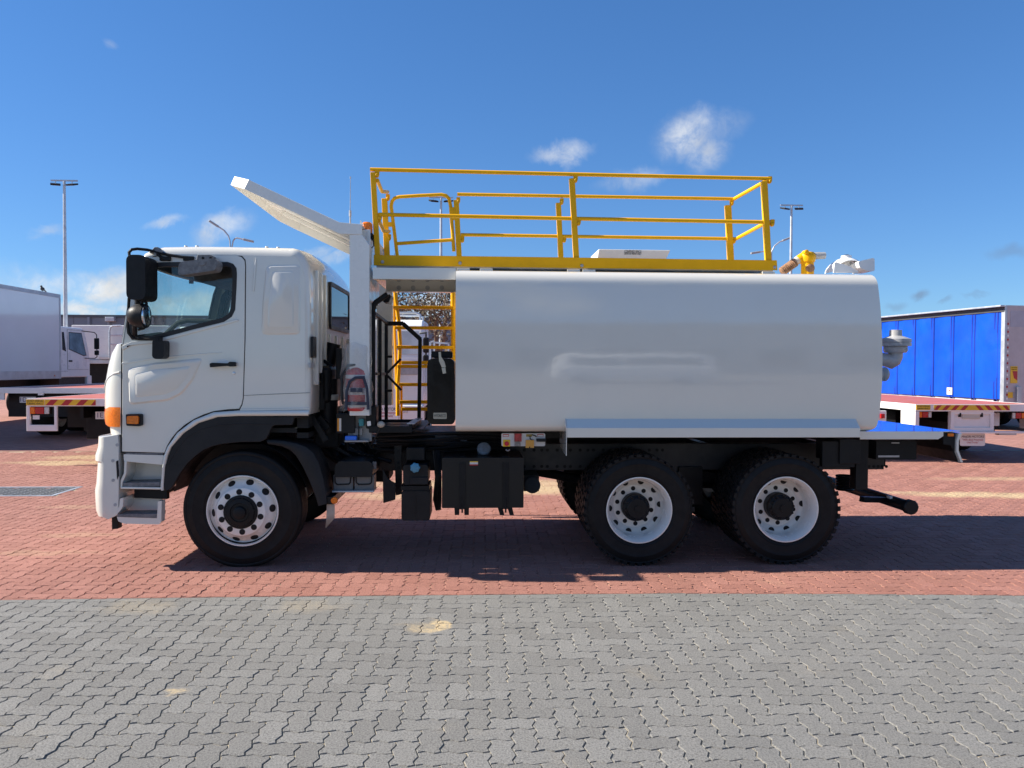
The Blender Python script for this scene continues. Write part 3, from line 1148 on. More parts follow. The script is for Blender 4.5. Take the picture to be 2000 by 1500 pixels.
# front corner panel and front face under the windscreen
CORN = [(236, 672, 231), (236, 690, 216), (236, 712, 209), (236, 737, 203.5), (236, 756, 200.5), (236, 775, 200), (236, 797, 200), (236, 835, 212), (236, 849, 214)]
rows = []
for (sx, py, fx) in CORN:
    s0 = P(sx, py, YC)
    f0 = P(fx, py, YC + .16)
    row = []
    for k in range(9):
        th = PI / 2 * k / 8
        row.append((s0[0] + (f0[0] - s0[0]) * math.sin(th), YC + .004 + .26 * (1 - math.cos(th)), s0[1] + (f0[1] - s0[1]) * (1 - math.cos(th))))
    for y in (.7, 1.2, 1.7):
        row.append((f0[0] - .05 * (1 - ((y - 1.2) / 1.0) ** 2), y, f0[1]))
    for k in range(8, -1, -1):
        th = PI / 2 * k / 8
        row.append((s0[0] + (f0[0] - s0[0]) * math.sin(th), YF - .004 - .26 * (1 - math.cos(th)), s0[1] + (f0[1] - s0[1]) * (1 - math.cos(th))))
    rows.append(row)
top = [(x + .10, y, z + .02) for (x, y, z) in rows[0]]
MB().grid([top] + rows).build('front_panel', WHITE, TR, smooth=50)
# crease that runs down the corner panel
MB().tube([P3(234, 727, YC - .001), P3(224, 729.5, YC + .02), P3(214, 736, YC + .055), P3(208, 745, YC + .095), P3(205, 760, YC + .12)], .010, 8).build('corner_crease', WHITE, TR)

# corner indicator and side marker lamps
rows = []
for py, fx, sx in ((795.5, 206, 234.5), (801, 201, 235), (808, 199.5, 235), (822, 200, 235), (830, 202, 234.5), (834, 207, 233.5)):
    s0, f0 = P(sx, py, YC - .012), P(fx, py, YC + .13)
    rows.append([(s0[0] + (f0[0] - s0[0]) * math.sin(PI / 2 * k / 8), YC - .012 + .24 * (1 - math.cos(PI / 2 * k / 8)), s0[1]) for k in range(9)])
ind = MB().grid(rows).build('indicator_lamp', AMB, TR, smooth=60)
il = MB()
for i in range(5):
    a, b = P3(203 + i * 7, 800 + i * .3, YC + .10 - .028 * i), P3(206 + i * 6.5, 830, YC + .10 - .028 * i)
    il.bar(a + Vector((0, .012, 0)), b + Vector((0, .012, 0)), .004)
il.build('lens_rib', SIGNR, ind, smooth=0)
mk = MB().slab(round_poly(PP([(249, 808.5), (278.5, 808), (280, 812), (280, 830), (276, 832), (250, 831)], YC), .012), [], YC - .035, YC).build('side_marker', PLAST, TR, bevel=.008)
MB().slab(round_poly(PP([(249, 813), (270, 812.5), (271.5, 815), (271, 826.5), (269, 828), (249, 827.5)], YC - .04), .010), [], YC - .055, YC - .03).build('lens', AMB, mk, bevel=.008)

# bumper
BUMP = [(197, 850), (229.5, 848.5), (231.5, 866), (231.5, 992), (225, 1007.5), (213, 1007), (196, 1003), (191, 992), (189.5, 970), (189, 953), (192, 940), (194, 915), (195.5, 899), (189.5, 897), (189.5, 886), (196, 869)]
bp = [P(a_, b_, YC + (.15 if a_ < 214 else -.02)) for a_, b_ in BUMP]
rows = []
xs = [p[0] for p in bp]
bcx = P(232, 930, YC)[0]
bo = MB()
sec = []
for k in range(8):
    th = PI / 2 * k / 7
    ins_ = .10 * (1 - math.sin(th))
    q = []
    for (x, z) in bp:
        f = (bcx - x) / .20
        q.append((x + max(0, f) * ins_, YC - .02 + .26 * max(0, min(1, f)) * 0 + .20 * (1 - math.cos(th)), z))
    sec.append(q)
sec2 = [[(x, 2.40 - y, z) for (x, y, z) in r_] for r_ in reversed(sec)]
bo.grid(sec + sec2, closed=True)
nb = len(bp)
bo.f.append(tuple(range(nb)))
bo.build('bumper', WHITE, TR, smooth=40, bevel=.006)
bb = MB()
for (px, py) in ((220.5, 900), (221, 938), (225, 986), (229, 869)):
    x, z = P(px, py, YC - .02)
    bb.lathe((x, YC - .02, z), (0, -1, 0), [(.014, 0), (.014, .003), (.009, .003), (.008, .0015), (0, .0015)], 16)
bb.build('bumper_bolts', GREYM, TR)
MB().slab(round_poly(PP([(227, 901), (231, 899), (231.5, 930), (229, 937)], YC - .022), .006), [], YC - .026, YC - .01).build('bumper_slot', DKHOLE, TR)
MB().slab(PP([(220, 1005), (232.5, 1008), (232.5, 1032), (220.5, 1033)], .2), [], .18, .26).build('bumper_bracket', PLAST, TR, bevel=.004)
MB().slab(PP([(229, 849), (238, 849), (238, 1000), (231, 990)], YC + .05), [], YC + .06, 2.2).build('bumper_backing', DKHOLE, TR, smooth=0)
MB().box(P(207, 880, .3)[0], P(240, 880, .3)[0], .3, 2.0, .62, 1.12).build('radiator_core', DKHOLE, TR, smooth=0)

# steps
st = MB()
st.slab(PP([(241, 887), (320, 889), (318, 908), (242, 901)], YC), [], YC - .004, YC + .06)
st.slab(PP([(243, 902), (318, 904), (317, 955), (243, 955)], YC + .20), [], YC + .19, YC + .21)
st.slab(PP([(243, 900), (248, 901), (247, 925), (244, 933), (240, 941), (239, 953), (235.5, 953), (236, 937), (242, 924)], YC), [], YC - .006, YC + .20)
st.slab(PP([(320.5, 889), (324, 888), (321, 955), (314, 955.5), (315, 941)], YC), [], YC - .012, YC + .20)
st.slab(PP([(236, 950.5), (316, 951.5), (315, 956), (236, 954.5)], YC), [], YC - .012, YC + .20)
ST = st.build('upper_step', WHITE, TR, smooth=30, bevel=.005)
tr_ = MB()
tr_.slab(PP([(239.5, 943), (313, 941.5), (313, 950), (240, 951)], YC), [], YC - .004, YC + .19)
tr_.build('tread', GREYP, ST, smooth=0, bevel=.004)
st = MB()
st.slab(PP([(241, 971), (317, 969), (316, 1000), (238, 1000)], YC + .20), [], YC + .19, YC + .21)
st.slab(PP([(237, 973), (244, 971), (243, 988), (238, 996), (234, 1000), (231, 1004), (230, 1004), (231, 996), (236, 988)], YC), [], YC - .03, YC + .20)
st.slab(PP([(311, 978), (318.5, 977), (317.5, 1018), (314, 1022.5), (308, 1023), (310, 1000)], YC), [], YC - .03, YC + .05)
st.slab(PP([(231, 1008), (310.5, 1010.5), (309.5, 1023), (245, 1021.5), (234, 1017)], YC), [], YC - .028, YC + .06)
S2 = st.build('lower_step', WHITE, TR, smooth=30, bevel=.005)
MB().slab(PP([(231.5, 1003), (310, 1002.5), (309, 1011), (232, 1008.5)], YC), [], YC - .032, YC + .16).build('tread', GREYP, S2, smooth=0, bevel=.004)
MB().slab(PP([(246, 884.2), (319, 885.2), (318, 888), (246, 887)], YC), [], YC - .003, YC + .03).build('step_slot', GREYP, TR, smooth=0)
MB().slab(PP([(262, 955), (326, 957), (326, 975), (262, 972)], YC + .14), [], YC + .14, YC + .2).build('step_bracket', PLAST, TR, smooth=0)

# wheel arch lip, mudguards
lip_o = PP([(605, 806.5), (530, 807.5), (467, 808.5), (424, 811), (387, 821.5), (356.5, 841.5), (331.5, 869.5), (319.5, 890), (318.5, 955)], YC)
lip_i = PP([(603, 812.5), (530, 812.7), (467, 813.2), (428, 815.5), (393, 826.3), (363.5, 846), (339.5, 874), (327, 908), (322.5, 957)], YC)
ARCHO = PP([(605, 800.5), (530, 801), (467, 801.5), (417.5, 805), (379, 820.3), (347, 845), (328.5, 871.5), (321, 890), (317.5, 915), (315.5, 957)], YC)
ARCHI = PP([(603, 812.5), (530, 812.7), (467, 813), (427, 815), (391, 826), (361, 846), (337, 873), (330, 888), (324.5, 912), (321.5, 957)], YC)
rows = []
for k in range(7):
    th = PI * k / 6
    rows.append([(a[0] + (b[0] - a[0]) * (1 - math.cos(th)) / 2, YC - .004 - .028 * math.sin(th), a[1] + (b[1] - a[1]) * (1 - math.cos(th)) / 2) for a, b in zip(ARCHO, ARCHI)])
rows.append([(b[0], YC + .05, b[1]) for b in ARCHI])
MB().grid(rows).build('wheel_arch_lip', WHITE, TR, smooth=50)
GUARD = [(603, 812), (467, 812.5), (427, 814.5), (391, 825.5), (361, 845.5), (337, 872.5), (324, 911), (321, 945), (322, 957), (332, 956.5), (338, 951), (352, 926), (368, 904), (385, 888.5), (398, 879), (417, 871), (434, 867), (472.5, 863), (508, 862.8), (516, 860), (522, 856),
         (533, 832.5), (537, 830.5), (571.5, 829.8), (575.6, 816), (602, 814.6)]
MB().slab(PP(GUARD, YC), [], YC - .022, YC + .03).build('mudguard', MUDG, TR, smooth=30, bevel=.008)
gl = MB()
gl.tube([P3(a, b, YC - .021) for a, b in ((330, 905), (345, 878), (367, 853), (395, 838), (430, 830), (470, 828), (530, 829))], .004, 6)
gl.bar(P3(321, 908.5, YC - .023), P3(357, 907.5, YC - .023), .003, .003)
gl.build('mudguard_crease', MUDG, TR)
# inner liner: half tube over the tyre
cxw = WX[0]
rows = []
for y in (YC + .0, YC + .36):
    rows.append([(cxw + .60 * math.cos(a), y, RW + .03 + .60 * math.sin(a)) for a in [PI * (.06 + .86 * i / 20) for i in range(21)]])
MB().grid(rows).build('mudguard_liner', PLAST, TR)
# rear quarter of the front mudguard
qo = PP([(520, 859), (552, 861), (580, 866.5), (597, 873), (611, 884), (622, 905), (631, 935), (636.5, 965), (637.5, 984)], YC)
qi = PP([(523, 868), (550, 872.5), (566, 879.5), (577, 890), (590, 911), (602, 936), (611, 958), (617, 975), (621, 989)], YC)
rows = []
for k in range(5):
    f = k / 4
    rows.append([(a[0] + (b[0] - a[0]) * f, YC + .012 - .012 * math.sin(PI * f), a[1] + (b[1] - a[1]) * f) for a, b in zip(qo, qi)])
rows = [[(a[0], YC + .36, a[1]) for a in qo]] + rows + [[(b[0] - .01, YC + .10, b[1]) for b in qi]]
MB().grid(rows).build('rear_mudguard', MUDG, TR, smooth=50, bevel=.006)
fl = MB()
fl.grid([[P3(a, b, y) for a, b in ((638, 981), (638, 1000), (637, 1020), (635.5, 1031))] for y in (.10, .115)] + [[P3(a, b, y) for a, b in ((653.5, 981), (654, 1000), (653.5, 1012), (637, 1031))] for y in (.17, .185)])
fl.build('front_mudflap', FLAP, TR, recalc=True)
MB().box(P(634, 980, .1)[0], P(652, 980, .1)[0], .095, .9, P(634, 985, .1)[1], P(634, 970, .1)[1]).build('mudflap_bracket', BLK, TR, bevel=.004)
x, z = P(653, 977.5, .09)
MB().lathe((x, .095, z), (0, -1, 0), [(.031, 0), (.031, .006), (.027, .012), (0, .013)], 24).build('side_reflector', AMB, TR)

# back wall window and details on the back of the cab
XB = CUP[15][0] + .012


def PX(px, py, X):          # pixel on the upright plane x = X (for faces that look along the truck)
    v = ray(px, py)
    t = X / v.x
    return Vector((X, -D + v.y * t, H + v.z * t))


bwin = [PX(643.5, 553, XB + .004), PX(678, 578, XB + .004), PX(681, 600, XB + .004), PX(681, 649, XB + .004), PX(654, 638, XB + .004), PX(648.5, 630, XB + .004)]
by = [(p.y, p.z) for p in bwin]
y0, y1, z0, z1 = min(p[0] for p in by), 2.0, min(p[1] for p in by), max(p[1] for p in by)
bw = MB()
wpoly = round_poly([(y0, z0), (y1, z0), (y1, z1), (y0, z1)], .06)


def xslab(mb, outer, holes, x0, x1):
    t = MB().slab(outer, holes, x0, x1)
    return mb.add([(y, x, z) for (x, y, z) in t.v], t.f)


xslab(bw, inset_poly(wpoly, -.02), [inset_poly(wpoly, .022)], XB - .03, XB + .022)
BW = bw.build('rear_window', GASK, TR, smooth=0, bevel=.004)
bw = MB()
xslab(bw, inset_poly(wpoly, .018), [], XB + .006, XB + .012)
bw.build('pane', RGLASS, BW, smooth=0)
bk = MB()
for (a, b) in (((609, 657), (615.5, 699)),):
    p, q = PX(*a, XB), PX(*b, XB)
    xslab(bk, round_poly([(p.y, q.z), (q.y, q.z), (q.y, p.z), (p.y, p.z)], .012), [], XB - .01, XB + .012)
bk.build('side_vent', PLAST, TR, bevel=.004)
bk = MB()
p, q = PX(604.5, 708.5, XB), PX(613.5, 718, XB)
xslab(bk, [(p.y + .01, q.z), (q.y, q.z), (q.y, p.z), (p.y + .01, p.z)], [], XB - .01, XB + .006)
bk.build('maker_plate', GREYM, TR)
# pressed ribs low on the back wall
rb = MB()
for yy in (.25, .42, .62, .85, 1.2, 1.6, 2.0):
    rb.add([], [])
    if not (y0 - .09 < yy < y1 + .06):
        rb.box(XB - .02, XB + .020, yy, yy + .05, 1.62, 2.66)
    else:
        rb.box(XB - .02, XB + .020, yy, yy + .05, 1.62, z0 - .07)
rb.build('back_rib', WHITE, TR, smooth=30, bevel=.012)
MB().box(XB - .02, XB + .10, .42, 2.15, 1.44, 1.80).build('back_shelf', BLK, TR, smooth=30, bevel=.05)

# inside the cab
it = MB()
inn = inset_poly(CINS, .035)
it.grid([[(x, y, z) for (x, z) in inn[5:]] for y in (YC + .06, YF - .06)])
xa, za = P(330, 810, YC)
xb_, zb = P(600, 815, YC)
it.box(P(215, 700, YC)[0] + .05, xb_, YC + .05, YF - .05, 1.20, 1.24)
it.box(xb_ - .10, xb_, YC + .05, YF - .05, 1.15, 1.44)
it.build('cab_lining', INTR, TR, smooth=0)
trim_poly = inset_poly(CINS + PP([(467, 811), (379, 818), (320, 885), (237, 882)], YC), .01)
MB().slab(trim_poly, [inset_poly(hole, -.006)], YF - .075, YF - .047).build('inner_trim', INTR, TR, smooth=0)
# header trim over the windscreen, sun visor, dashboard, steering wheel, seats
hz = MB()
wt0 = CUP[4]
hz.grid([[(wt0[0] - .02 - .15 * (1 - ((y - 1.2) / 1.05) ** 2), y, wt0[1] + .015), (wt0[0] + .10, y, wt0[1] - .055), (wt0[0] + .30, y, wt0[1] + .06)] for y in [YC + .06 + i * .22 for i in range(11)]])
hz.build('header_trim', INTR, TR)
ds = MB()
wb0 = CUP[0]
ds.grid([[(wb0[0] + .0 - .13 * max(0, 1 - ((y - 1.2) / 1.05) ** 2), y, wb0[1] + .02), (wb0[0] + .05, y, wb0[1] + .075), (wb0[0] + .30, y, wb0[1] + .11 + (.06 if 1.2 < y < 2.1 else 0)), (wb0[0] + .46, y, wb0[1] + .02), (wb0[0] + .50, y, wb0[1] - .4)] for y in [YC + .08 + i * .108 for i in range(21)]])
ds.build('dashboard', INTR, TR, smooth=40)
cc_ = Vector((wb0[0] + .62, 1.72, wb0[1] + .17))
nrm = Vector((.62, 0, .78)).normalized()
s_, w_ = Vector((0, 1, 0)), nrm.cross(Vector((0, 1, 0)))
sw = MB().tube([cc_ + (s_ * math.cos(a) + w_ * math.sin(a)) * .23 for a in [2 * PI * i / 28 for i in range(28)]], .016, 8, closed=True)
sw.tube([cc_ - nrm * .02 - s_ * .22, cc_ - nrm * .05, cc_ - nrm * .02 + s_ * .22], .014, 6)
sw.tube([cc_ - nrm * .04, cc_ - nrm * .4], .03, 8)
sw.build('steering_wheel', INTR, TR)
gh = MB().tube([P3(316, 660, .42), P3(328, 648, .42), P3(347, 631, .42), P3(366, 626, .42), P3(430, 629, .42), P3(447, 634, .42)], .022, 8)
gh.build('grab_handle', INTR, TR)
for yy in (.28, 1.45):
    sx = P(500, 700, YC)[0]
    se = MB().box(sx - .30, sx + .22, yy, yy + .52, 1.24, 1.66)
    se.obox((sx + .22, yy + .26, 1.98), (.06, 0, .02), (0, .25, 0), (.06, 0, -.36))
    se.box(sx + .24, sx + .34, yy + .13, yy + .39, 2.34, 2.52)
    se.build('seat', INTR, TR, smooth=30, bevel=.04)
x, z = P(374, 550, .6)
MB().box(x - .02, x + .02, .59, .60, z - .02, z + .02).build('hanging_tag', mat('maroon_tag', (.09, .015, .02), .6), TR, smooth=0)
MB().tube([P3(376, 541, .6), P3(375, 548, .6)], .003, 5).build('tag_string', GASK, TR)

# ---- mirrors
def mirror_box(px0, py0, px1, py1, y0, y1, m, name, rad=.055):
    a, b = P(px0, py1, y0), P(px1, py0, y0)
    pl = round_poly([(a[0], a[1]), (b[0], a[1]), (b[0], b[1]), (a[0], b[1])], rad, 5)
    return MB().slab(pl, [], y0, y1).build(name, m, TR, smooth=40, bevel=.045, seg=5)


M1 = mirror_box(246.5, 497.5, 283.5, 585, -.20, .05, PLAST, 'main_mirror')
a = P(283.8, 541, -.1)
g = MB()
x0_, z0_ = P(283, 580, -.1)
_, z1_ = P(283, 503, -.1)
g.box(x0_ + .0005, x0_ + .006, -.17, .03, z0_, z1_)
g.build('mirror_glass', MIRR, M1, smooth=0)
x0_, z0_ = P(244, 640, -.14)
x1_, z1_ = P(280, 592, -.14)
rows = []
for k in range(9):
    th = PI / 2 * k / 8
    rr_ = math.sin(th)
    rows.append([((x0_ + x1_) / 2 + .03 + (-.115 * math.cos(th)), -.075 + .115 * rr_ * math.cos(q), (z0_ + z1_) / 2 + (z1_ - z0_) / 2 * rr_ * math.sin(q)) for q in [2 * PI * i / 20 for i in range(20)]])
rows.append([((x1_ - .006), y, z) for (x, y, z) in rows[-1]])
mb = MB().grid(rows, closed=True)
mb.f.append(tuple(range(len(mb.v) - 20, len(mb.v))))
M2 = mb.build('wide_angle_mirror', PLAST, TR, smooth=50)
MB().lathe((x1_ - .006, -.075, (z0_ + z1_) / 2), (1, 0, 0), [(.09, 0), (.085, .006), (.05, .016), (0, .02)], 24).build('mirror_glass', MIRR, M2)
ya = -.07
MB().tube([P3(253, 500, ya), P3(252, 493, ya), P3(257, 487.5, ya), P3(268, 486, ya + .02), P3(288, 488, ya + .06), P3(303, 491.5, YC - .035)], .0125, 8).build('mirror_arm', PLAST, TR)
MB().tube([P3(303, 491.5, YC - .035), P3(330, 498, YC - .035), P3(356, 502, YC - .03), P3(369, 503, YC - .02)], .0125, 8).build('mirror_arm', PLAST, TR)
MB().tube([P3(303, 491.5, YC - .035), P3(316, 504, YC - .03), P3(322, 507, YC - .01)], .013, 8).build('mirror_arm', PLAST, TR)
MB().tube([P3(268, 583, ya), P3(268, 594, ya)], .022, 8).build('mirror_arm', PLAST, TR)
MB().tube([P3(252, 582, ya + .05), P3(251, 600, ya + .06), P3(249.5, 637, ya + .06), P3(251, 650, ya + .06), P3(258, 659, YC - .05), P3(266, 661.5, YC - .02), P3(302, 662.5, YC - .015)], .013, 8).build('mirror_arm', PLAST, TR)
MB().tube([P3(272, 585.5, ya), P3(280, 586, ya), P3(286, 592, ya), P3(286.5, 603, ya), P3(285, 633, ya), P3(281, 641, ya), P3(270, 644, ya)], .012, 8).build('mirror_arm', PLAST, TR)
MB().tube([P3(263, 636, ya + .02), P3(263, 655, YC - .03)], .022, 8).build('mirror_arm', PLAST, TR)
for (a, b) in (((312.5, 501), (334, 510)), ((358.5, 500.5), (379.5, 510))):
    p, q = P(*a, YC - .01), P(*b, YC - .01)
    MB().box(p[0], q[0], YC - .03, YC, q[1], p[1]).build('mirror_bracket', PLAST, TR, smooth=0, bevel=.006)
MB().slab(PP([(292, 494.5), (303, 483), (309, 482.8), (318, 492), (318.5, 495), (310, 492.5), (306, 499), (300, 494)], YC - .03), [], YC - .045, YC + .02).build('mirror_mount', GREYP, TR, bevel=.006)
MB().slab(round_poly(PP([(303, 664.5), (324, 665.5), (326, 669), (325.5, 697), (320, 701), (308, 701.5), (302.5, 697)], YC - .10), .02), [], YC - .16, YC - .04).build('kerb_mirror', PLAST, TR, bevel=.018, seg=3)
MB().slab(PP([(296, 660), (317.5, 656), (317, 665.5), (300, 665)], YC - .02), [], YC - .09, YC + .0).build('mirror_bracket', PLAST, TR, bevel=.006)
# grey down-view mirror over the window
gp = round_poly(PP([(358.5, 519), (365, 514), (424, 508), (431, 511), (432, 522), (428, 531), (371, 539.5), (357, 540)], YC - .13), .018, 5)
GM = MB().slab(gp, [], YC - .24, YC - .09).build('down_view_mirror', GREYP, TR, smooth=40, bevel=.022, seg=3)
MB().slab(round_poly(PP([(387, 511), (404, 510), (402, 516), (395, 519), (387, 518)], YC - .24), .008), [], YC - .246, YC - .23).build('pivot_cover', GREYP, GM, bevel=.003)
MB().slab(PP([(393, 501), (418.5, 500.5), (419, 510), (391, 511)], YC - .04), [], YC - .14, YC).build('mirror_bracket', GREYP, TR, bevel=.006)
mb = MB()
for px in (396.5, 411.5):
    p = P3(px, 504, YC - .141)
    mb.lathe(p, (0, -1, 0), [(.012, 0), (.012, .002), (0, .002)], 12)
mb.build('bracket_bolts', DKHOLE, TR)

# ---- rock guard over the cab and its posts
CY0, CY1 = .10, 2.15
cp = MB()
TOPE = PP([(486, 351), (663, 434), (707, 438)], CY0)
LOWE = PP([(477, 369), (665, 457), (707, 458)], CY0)
for (y0, y1) in ((CY0, CY0 + .012), (CY1 - .012, CY1)):
    cp.slab(TOPE + LOWE[::-1], [], y0, y1)
FT = PP([(458, 344.5), (486, 351)], CY0)
FL = PP([(450.5, 361), (477, 369)], CY0)
# top skin, front lip
sk = [FT[1], TOPE[1], TOPE[2]]
cp.slab(sk + [(x, z - .012) for x, z in reversed(sk)], [], CY0 + .013, CY1 - .013)
pa, pb = P3(458, 344.5, CY0 + .17), P3(486, 351, CY0 + .013)
pc, pd = Vector((pb.x, CY1 - .013, pb.z)), Vector((pa.x, CY1 - .17, pa.z))
dn = Vector((0, 0, -.012))
cp.add([pa, pb, pc, pd, pa + dn, pb + dn, pc + dn, pd + dn], [(0, 1, 2, 3), (7, 6, 5, 4), (0, 4, 5, 1), (2, 6, 7, 3), (3, 7, 4, 0)])
cp.build('rock_guard', CREAM, TR, smooth=30, bevel=.003)
YK = CY0 + .17
FT0, FL0 = P3(458, 344.5, YK), P3(450.5, 361, YK)
FT1, FL1 = P3(486, 351, CY0), P3(477, 369, CY0)
YM = CY1 - .17
fr = MB()
dx = Vector((.012, .008, 0))
quad = [FT0, FT1, FL1, FL0]
fr.add(quad + [p + Vector((.012, .012, 0)) for p in quad], [(0, 1, 2, 3), (7, 6, 5, 4), (0, 4, 5, 1), (1, 5, 6, 2), (2, 6, 7, 3), (3, 7, 4, 0)])
quad = [Vector((p.x, CY0 + CY1 - p.y, p.z)) for p in quad]
fr.add(quad + [p + Vector((.012, -.012, 0)) for p in quad], [(3, 2, 1, 0), (4, 5, 6, 7), (1, 5, 4, 0), (2, 6, 5, 1), (3, 7, 6, 2), (0, 4, 7, 3)])
fr.slab([(FT0.x, FT0.z), (FT0.x + .012, FT0.z - .002), (FL0.x + .012, FL0.z), (FL0.x, FL0.z)], [], YK, YM)
fr.build('front_lip', CREAM, TR, smooth=0)
rb = MB()
for yy in (.80, 1.45):
    rb.slab([(TOPE[0][0] - .05, TOPE[0][1] + .004), (TOPE[1][0], TOPE[1][1] - .016), (TOPE[1][0], TOPE[1][1] - .045), (TOPE[0][0] - .05, TOPE[0][1] - .025)], [], yy, yy + .04)
rb.build('guard_rib', CREAM, TR, smooth=0)
po = MB()
pl = PP([(682.5, 458.5), (707.5, 458.5), (721.5, 479), (721.5, 812), (682.5, 812)], CY0)
po.slab(pl, [], CY0 + .004, CY0 + .16)
po.build('guard_post', CREAM, TR, smooth=30, bevel=.006)
po = MB().slab(pl, [], CY1 - .16, CY1 - .004)
po.build('guard_post', CREAM, TR, smooth=30, bevel=.006)
hb = MB()
x0, z0 = P(690, 800, CY0)
x1, z1 = P(720, 560, CY0)
hb.box(x0 + .09, x1 - .01, CY0 + .162, .95, z1 - .1, TOPE[2][1] - .02)
hb.box(x0 + .02, x1 - .01, CY0 + .162, CY1 - .162, TOPE[2][1] - .10, TOPE[2][1] - .02)
hb.build('headboard', CREAM, TR, smooth=30, bevel=.004)
# beacon, its cable and the aerial
x, z = P(717, 462, .34)
bc = MB().lathe((x, .34, z), (0, 0, 1), [(.055, 0), (.055, .025), (.048, .03)], 24).build('beacon', PLAST, TR)
MB().lathe((x, .34, z + .03), (0, 0, 1), [(.050, 0), (.050, .05), (.047, .085), (.036, .098), (0, .10)], 24).build('beacon_lens', AMB, bc)
MB().tube([Vector((x + .03, .33, z + .01)), P3(729, 470, .33), P3(730, 480, .33), P3(724, 486, .33)], .005, 6).build('beacon_cable', GASK, TR)
MB().slab(PP([(703.5, 430), (706, 432.5), (711, 440), (703.5, 440)], .3), [], .29, .30).build('guard_gusset', CREAM, TR, smooth=0)
ar = P3(684, 437, .9)
at = P3(684.5, 345, .9)
an = MB().tube([ar, ar + Vector((0, 0, .07))], .008, 8)
an.tube([ar + Vector((0, 0, .07)), ar + Vector((0, 0, .13))], .012, 8)
an.tube([ar + Vector((0, 0, .13)), at], [.004, .0025], 6)
an.tube([at - Vector((0, 0, .02)), at], .006, 6)
an.build('aerial', GREYM, TR)

# ---- water tank
TY0, TY1 = .05, 2.39
tx0 = P(890, 700, TY0)[0]
zt, zb = P(1300, 529.5, TY0)[1], P(1000, 844, TY0)[1]
REAR = [(527, 1695), (533, 1709), (540, 1712), (560, 1714), (600, 1717), (650, 1719), (700, 1720), (750, 1719.5), (800, 1717), (825, 1714), (835, 1711), (841, 1704), (844, 1690)]
RZ = []
for py, px in REAR:
    x, z = P(px, py, TY0)
    RZ.append((z, x))


def rear_x(z):
    if z >= RZ[0][0]:
        return RZ[0][1]
    for (za_, xa_), (zb_, xb_) in zip(RZ, RZ[1:]):
        if za_ >= z >= zb_:
            return xa_ + (xb_ - xa_) * (za_ - z) / (za_ - zb_)
    return RZ[-1][1]


sec = []
RT, RB_ = .11, .075
for k in range(9):
    a = PI / 2 * k / 8
    sec.append((TY0 + RT * (1 - math.cos(a)), zt - RT * (1 - math.sin(a))))
left_up = [(TY0 + RB_ * (1 - math.sin(a)), zb + RB_ * (1 - math.cos(a))) for a in [PI / 2 * k / 6 for k in range(7)]]
side = [(TY0, zb + RB_ + (zt - RT - zb - RB_) * k / 24) for k in range(1, 24)]
half = left_up + side + sec            # bottom centre -> up the near side -> top
prof = half + [(TY0 + TY1 - y, z) for (y, z) in reversed(half)]
tk = MB()
nX = 14
rows = []
zm_, hm_ = (zt + zb) / 2, (zt - zb) / 2
for (y, z) in prof:
    xr = rear_x(z)
    cam_ = .034 * max(0, 1 - ((z - zm_) / hm_) ** 2)
    if y > (TY0 + TY1) / 2:
        cam_ = -cam_
    rows.append([(tx0 + (xr - tx0) * i / nX, y - cam_, z) for i in range(nX + 1)])
tk.grid(rows + [rows[0]])
hn = len(half)
for side_i in (0, nX):
    a = [rows[i][side_i] for i in range(hn)]
    b = [rows[len(prof) - 1 - i][side_i] for i in range(hn)]
    mid_ = [a] + [[tuple(Vector(p).lerp(Vector(q), f)) for p, q in zip(a, b)] for f in (.25, .5, .75)] + [b]
    tk.grid(mid_)
TANK = tk.build('water_tank', TANKW, TR, smooth=42)
# bearers under the tank
MB().box(tx0 + .05, P(1690, 843, TY0)[0], .75, 1.69, zb - .12, zb - .002).build('tank_bearer', BLK, TR, smooth=0)

# guard plate over the bogie
FY = -.045
a0, a1 = P(1105, 816, TY0), P(1673, 816, TY0)
f0, f1 = P(1106.5, 836, FY), P(1680.5, 836, FY)
g0, g1 = P(1106, 854.5, FY), P(1680.5, 854.5, FY)
gd = MB()
th = .006
zc = (a0[1] + a1[1]) / 2
zf = (f0[1] + f1[1]) / 2
zg = (g0[1] + g1[1]) / 2
pr = [(TY0 - .001, zc), (FY, zf), (FY, zg), (FY + th, zg), (FY + th, zf - .003), (TY0 - .001, zc - th * 1.4)]
n = len(pr)
gd.add([(a0[0], y, z) for y, z in pr] + [(f1[0], y, z) for y, z in pr], [tuple(range(n)), tuple(range(2 * n - 1, n - 1, -1))] + [(i, (i + 1) % n, (i + 1) % n + n, i + n) for i in range(n)])
gd.build('bogie_guard', TANKW, TR, smooth=30, bevel=.003)
ep = MB()
pts = [(TY0 + .01, zc + .003), (FY - .004, zf), P(1104.5, 890, FY)]
e0 = a0[0] - .008
zl = P(1104.5, 890, FY)[1]
zi = P(1086, 872, .42)[1]
poly = [(TY0 - .002, zc + .004), (FY - .005, zf), (FY - .005, zl), (.46, zi), (.46, zb - .004), (TY0 + .09, zb - .004), (TY0 - .002, zb + .07)]
xslab(ep, poly, [], e0, e0 + .006)
ep.build('guard_end_plate', TANKW, TR, smooth=0)

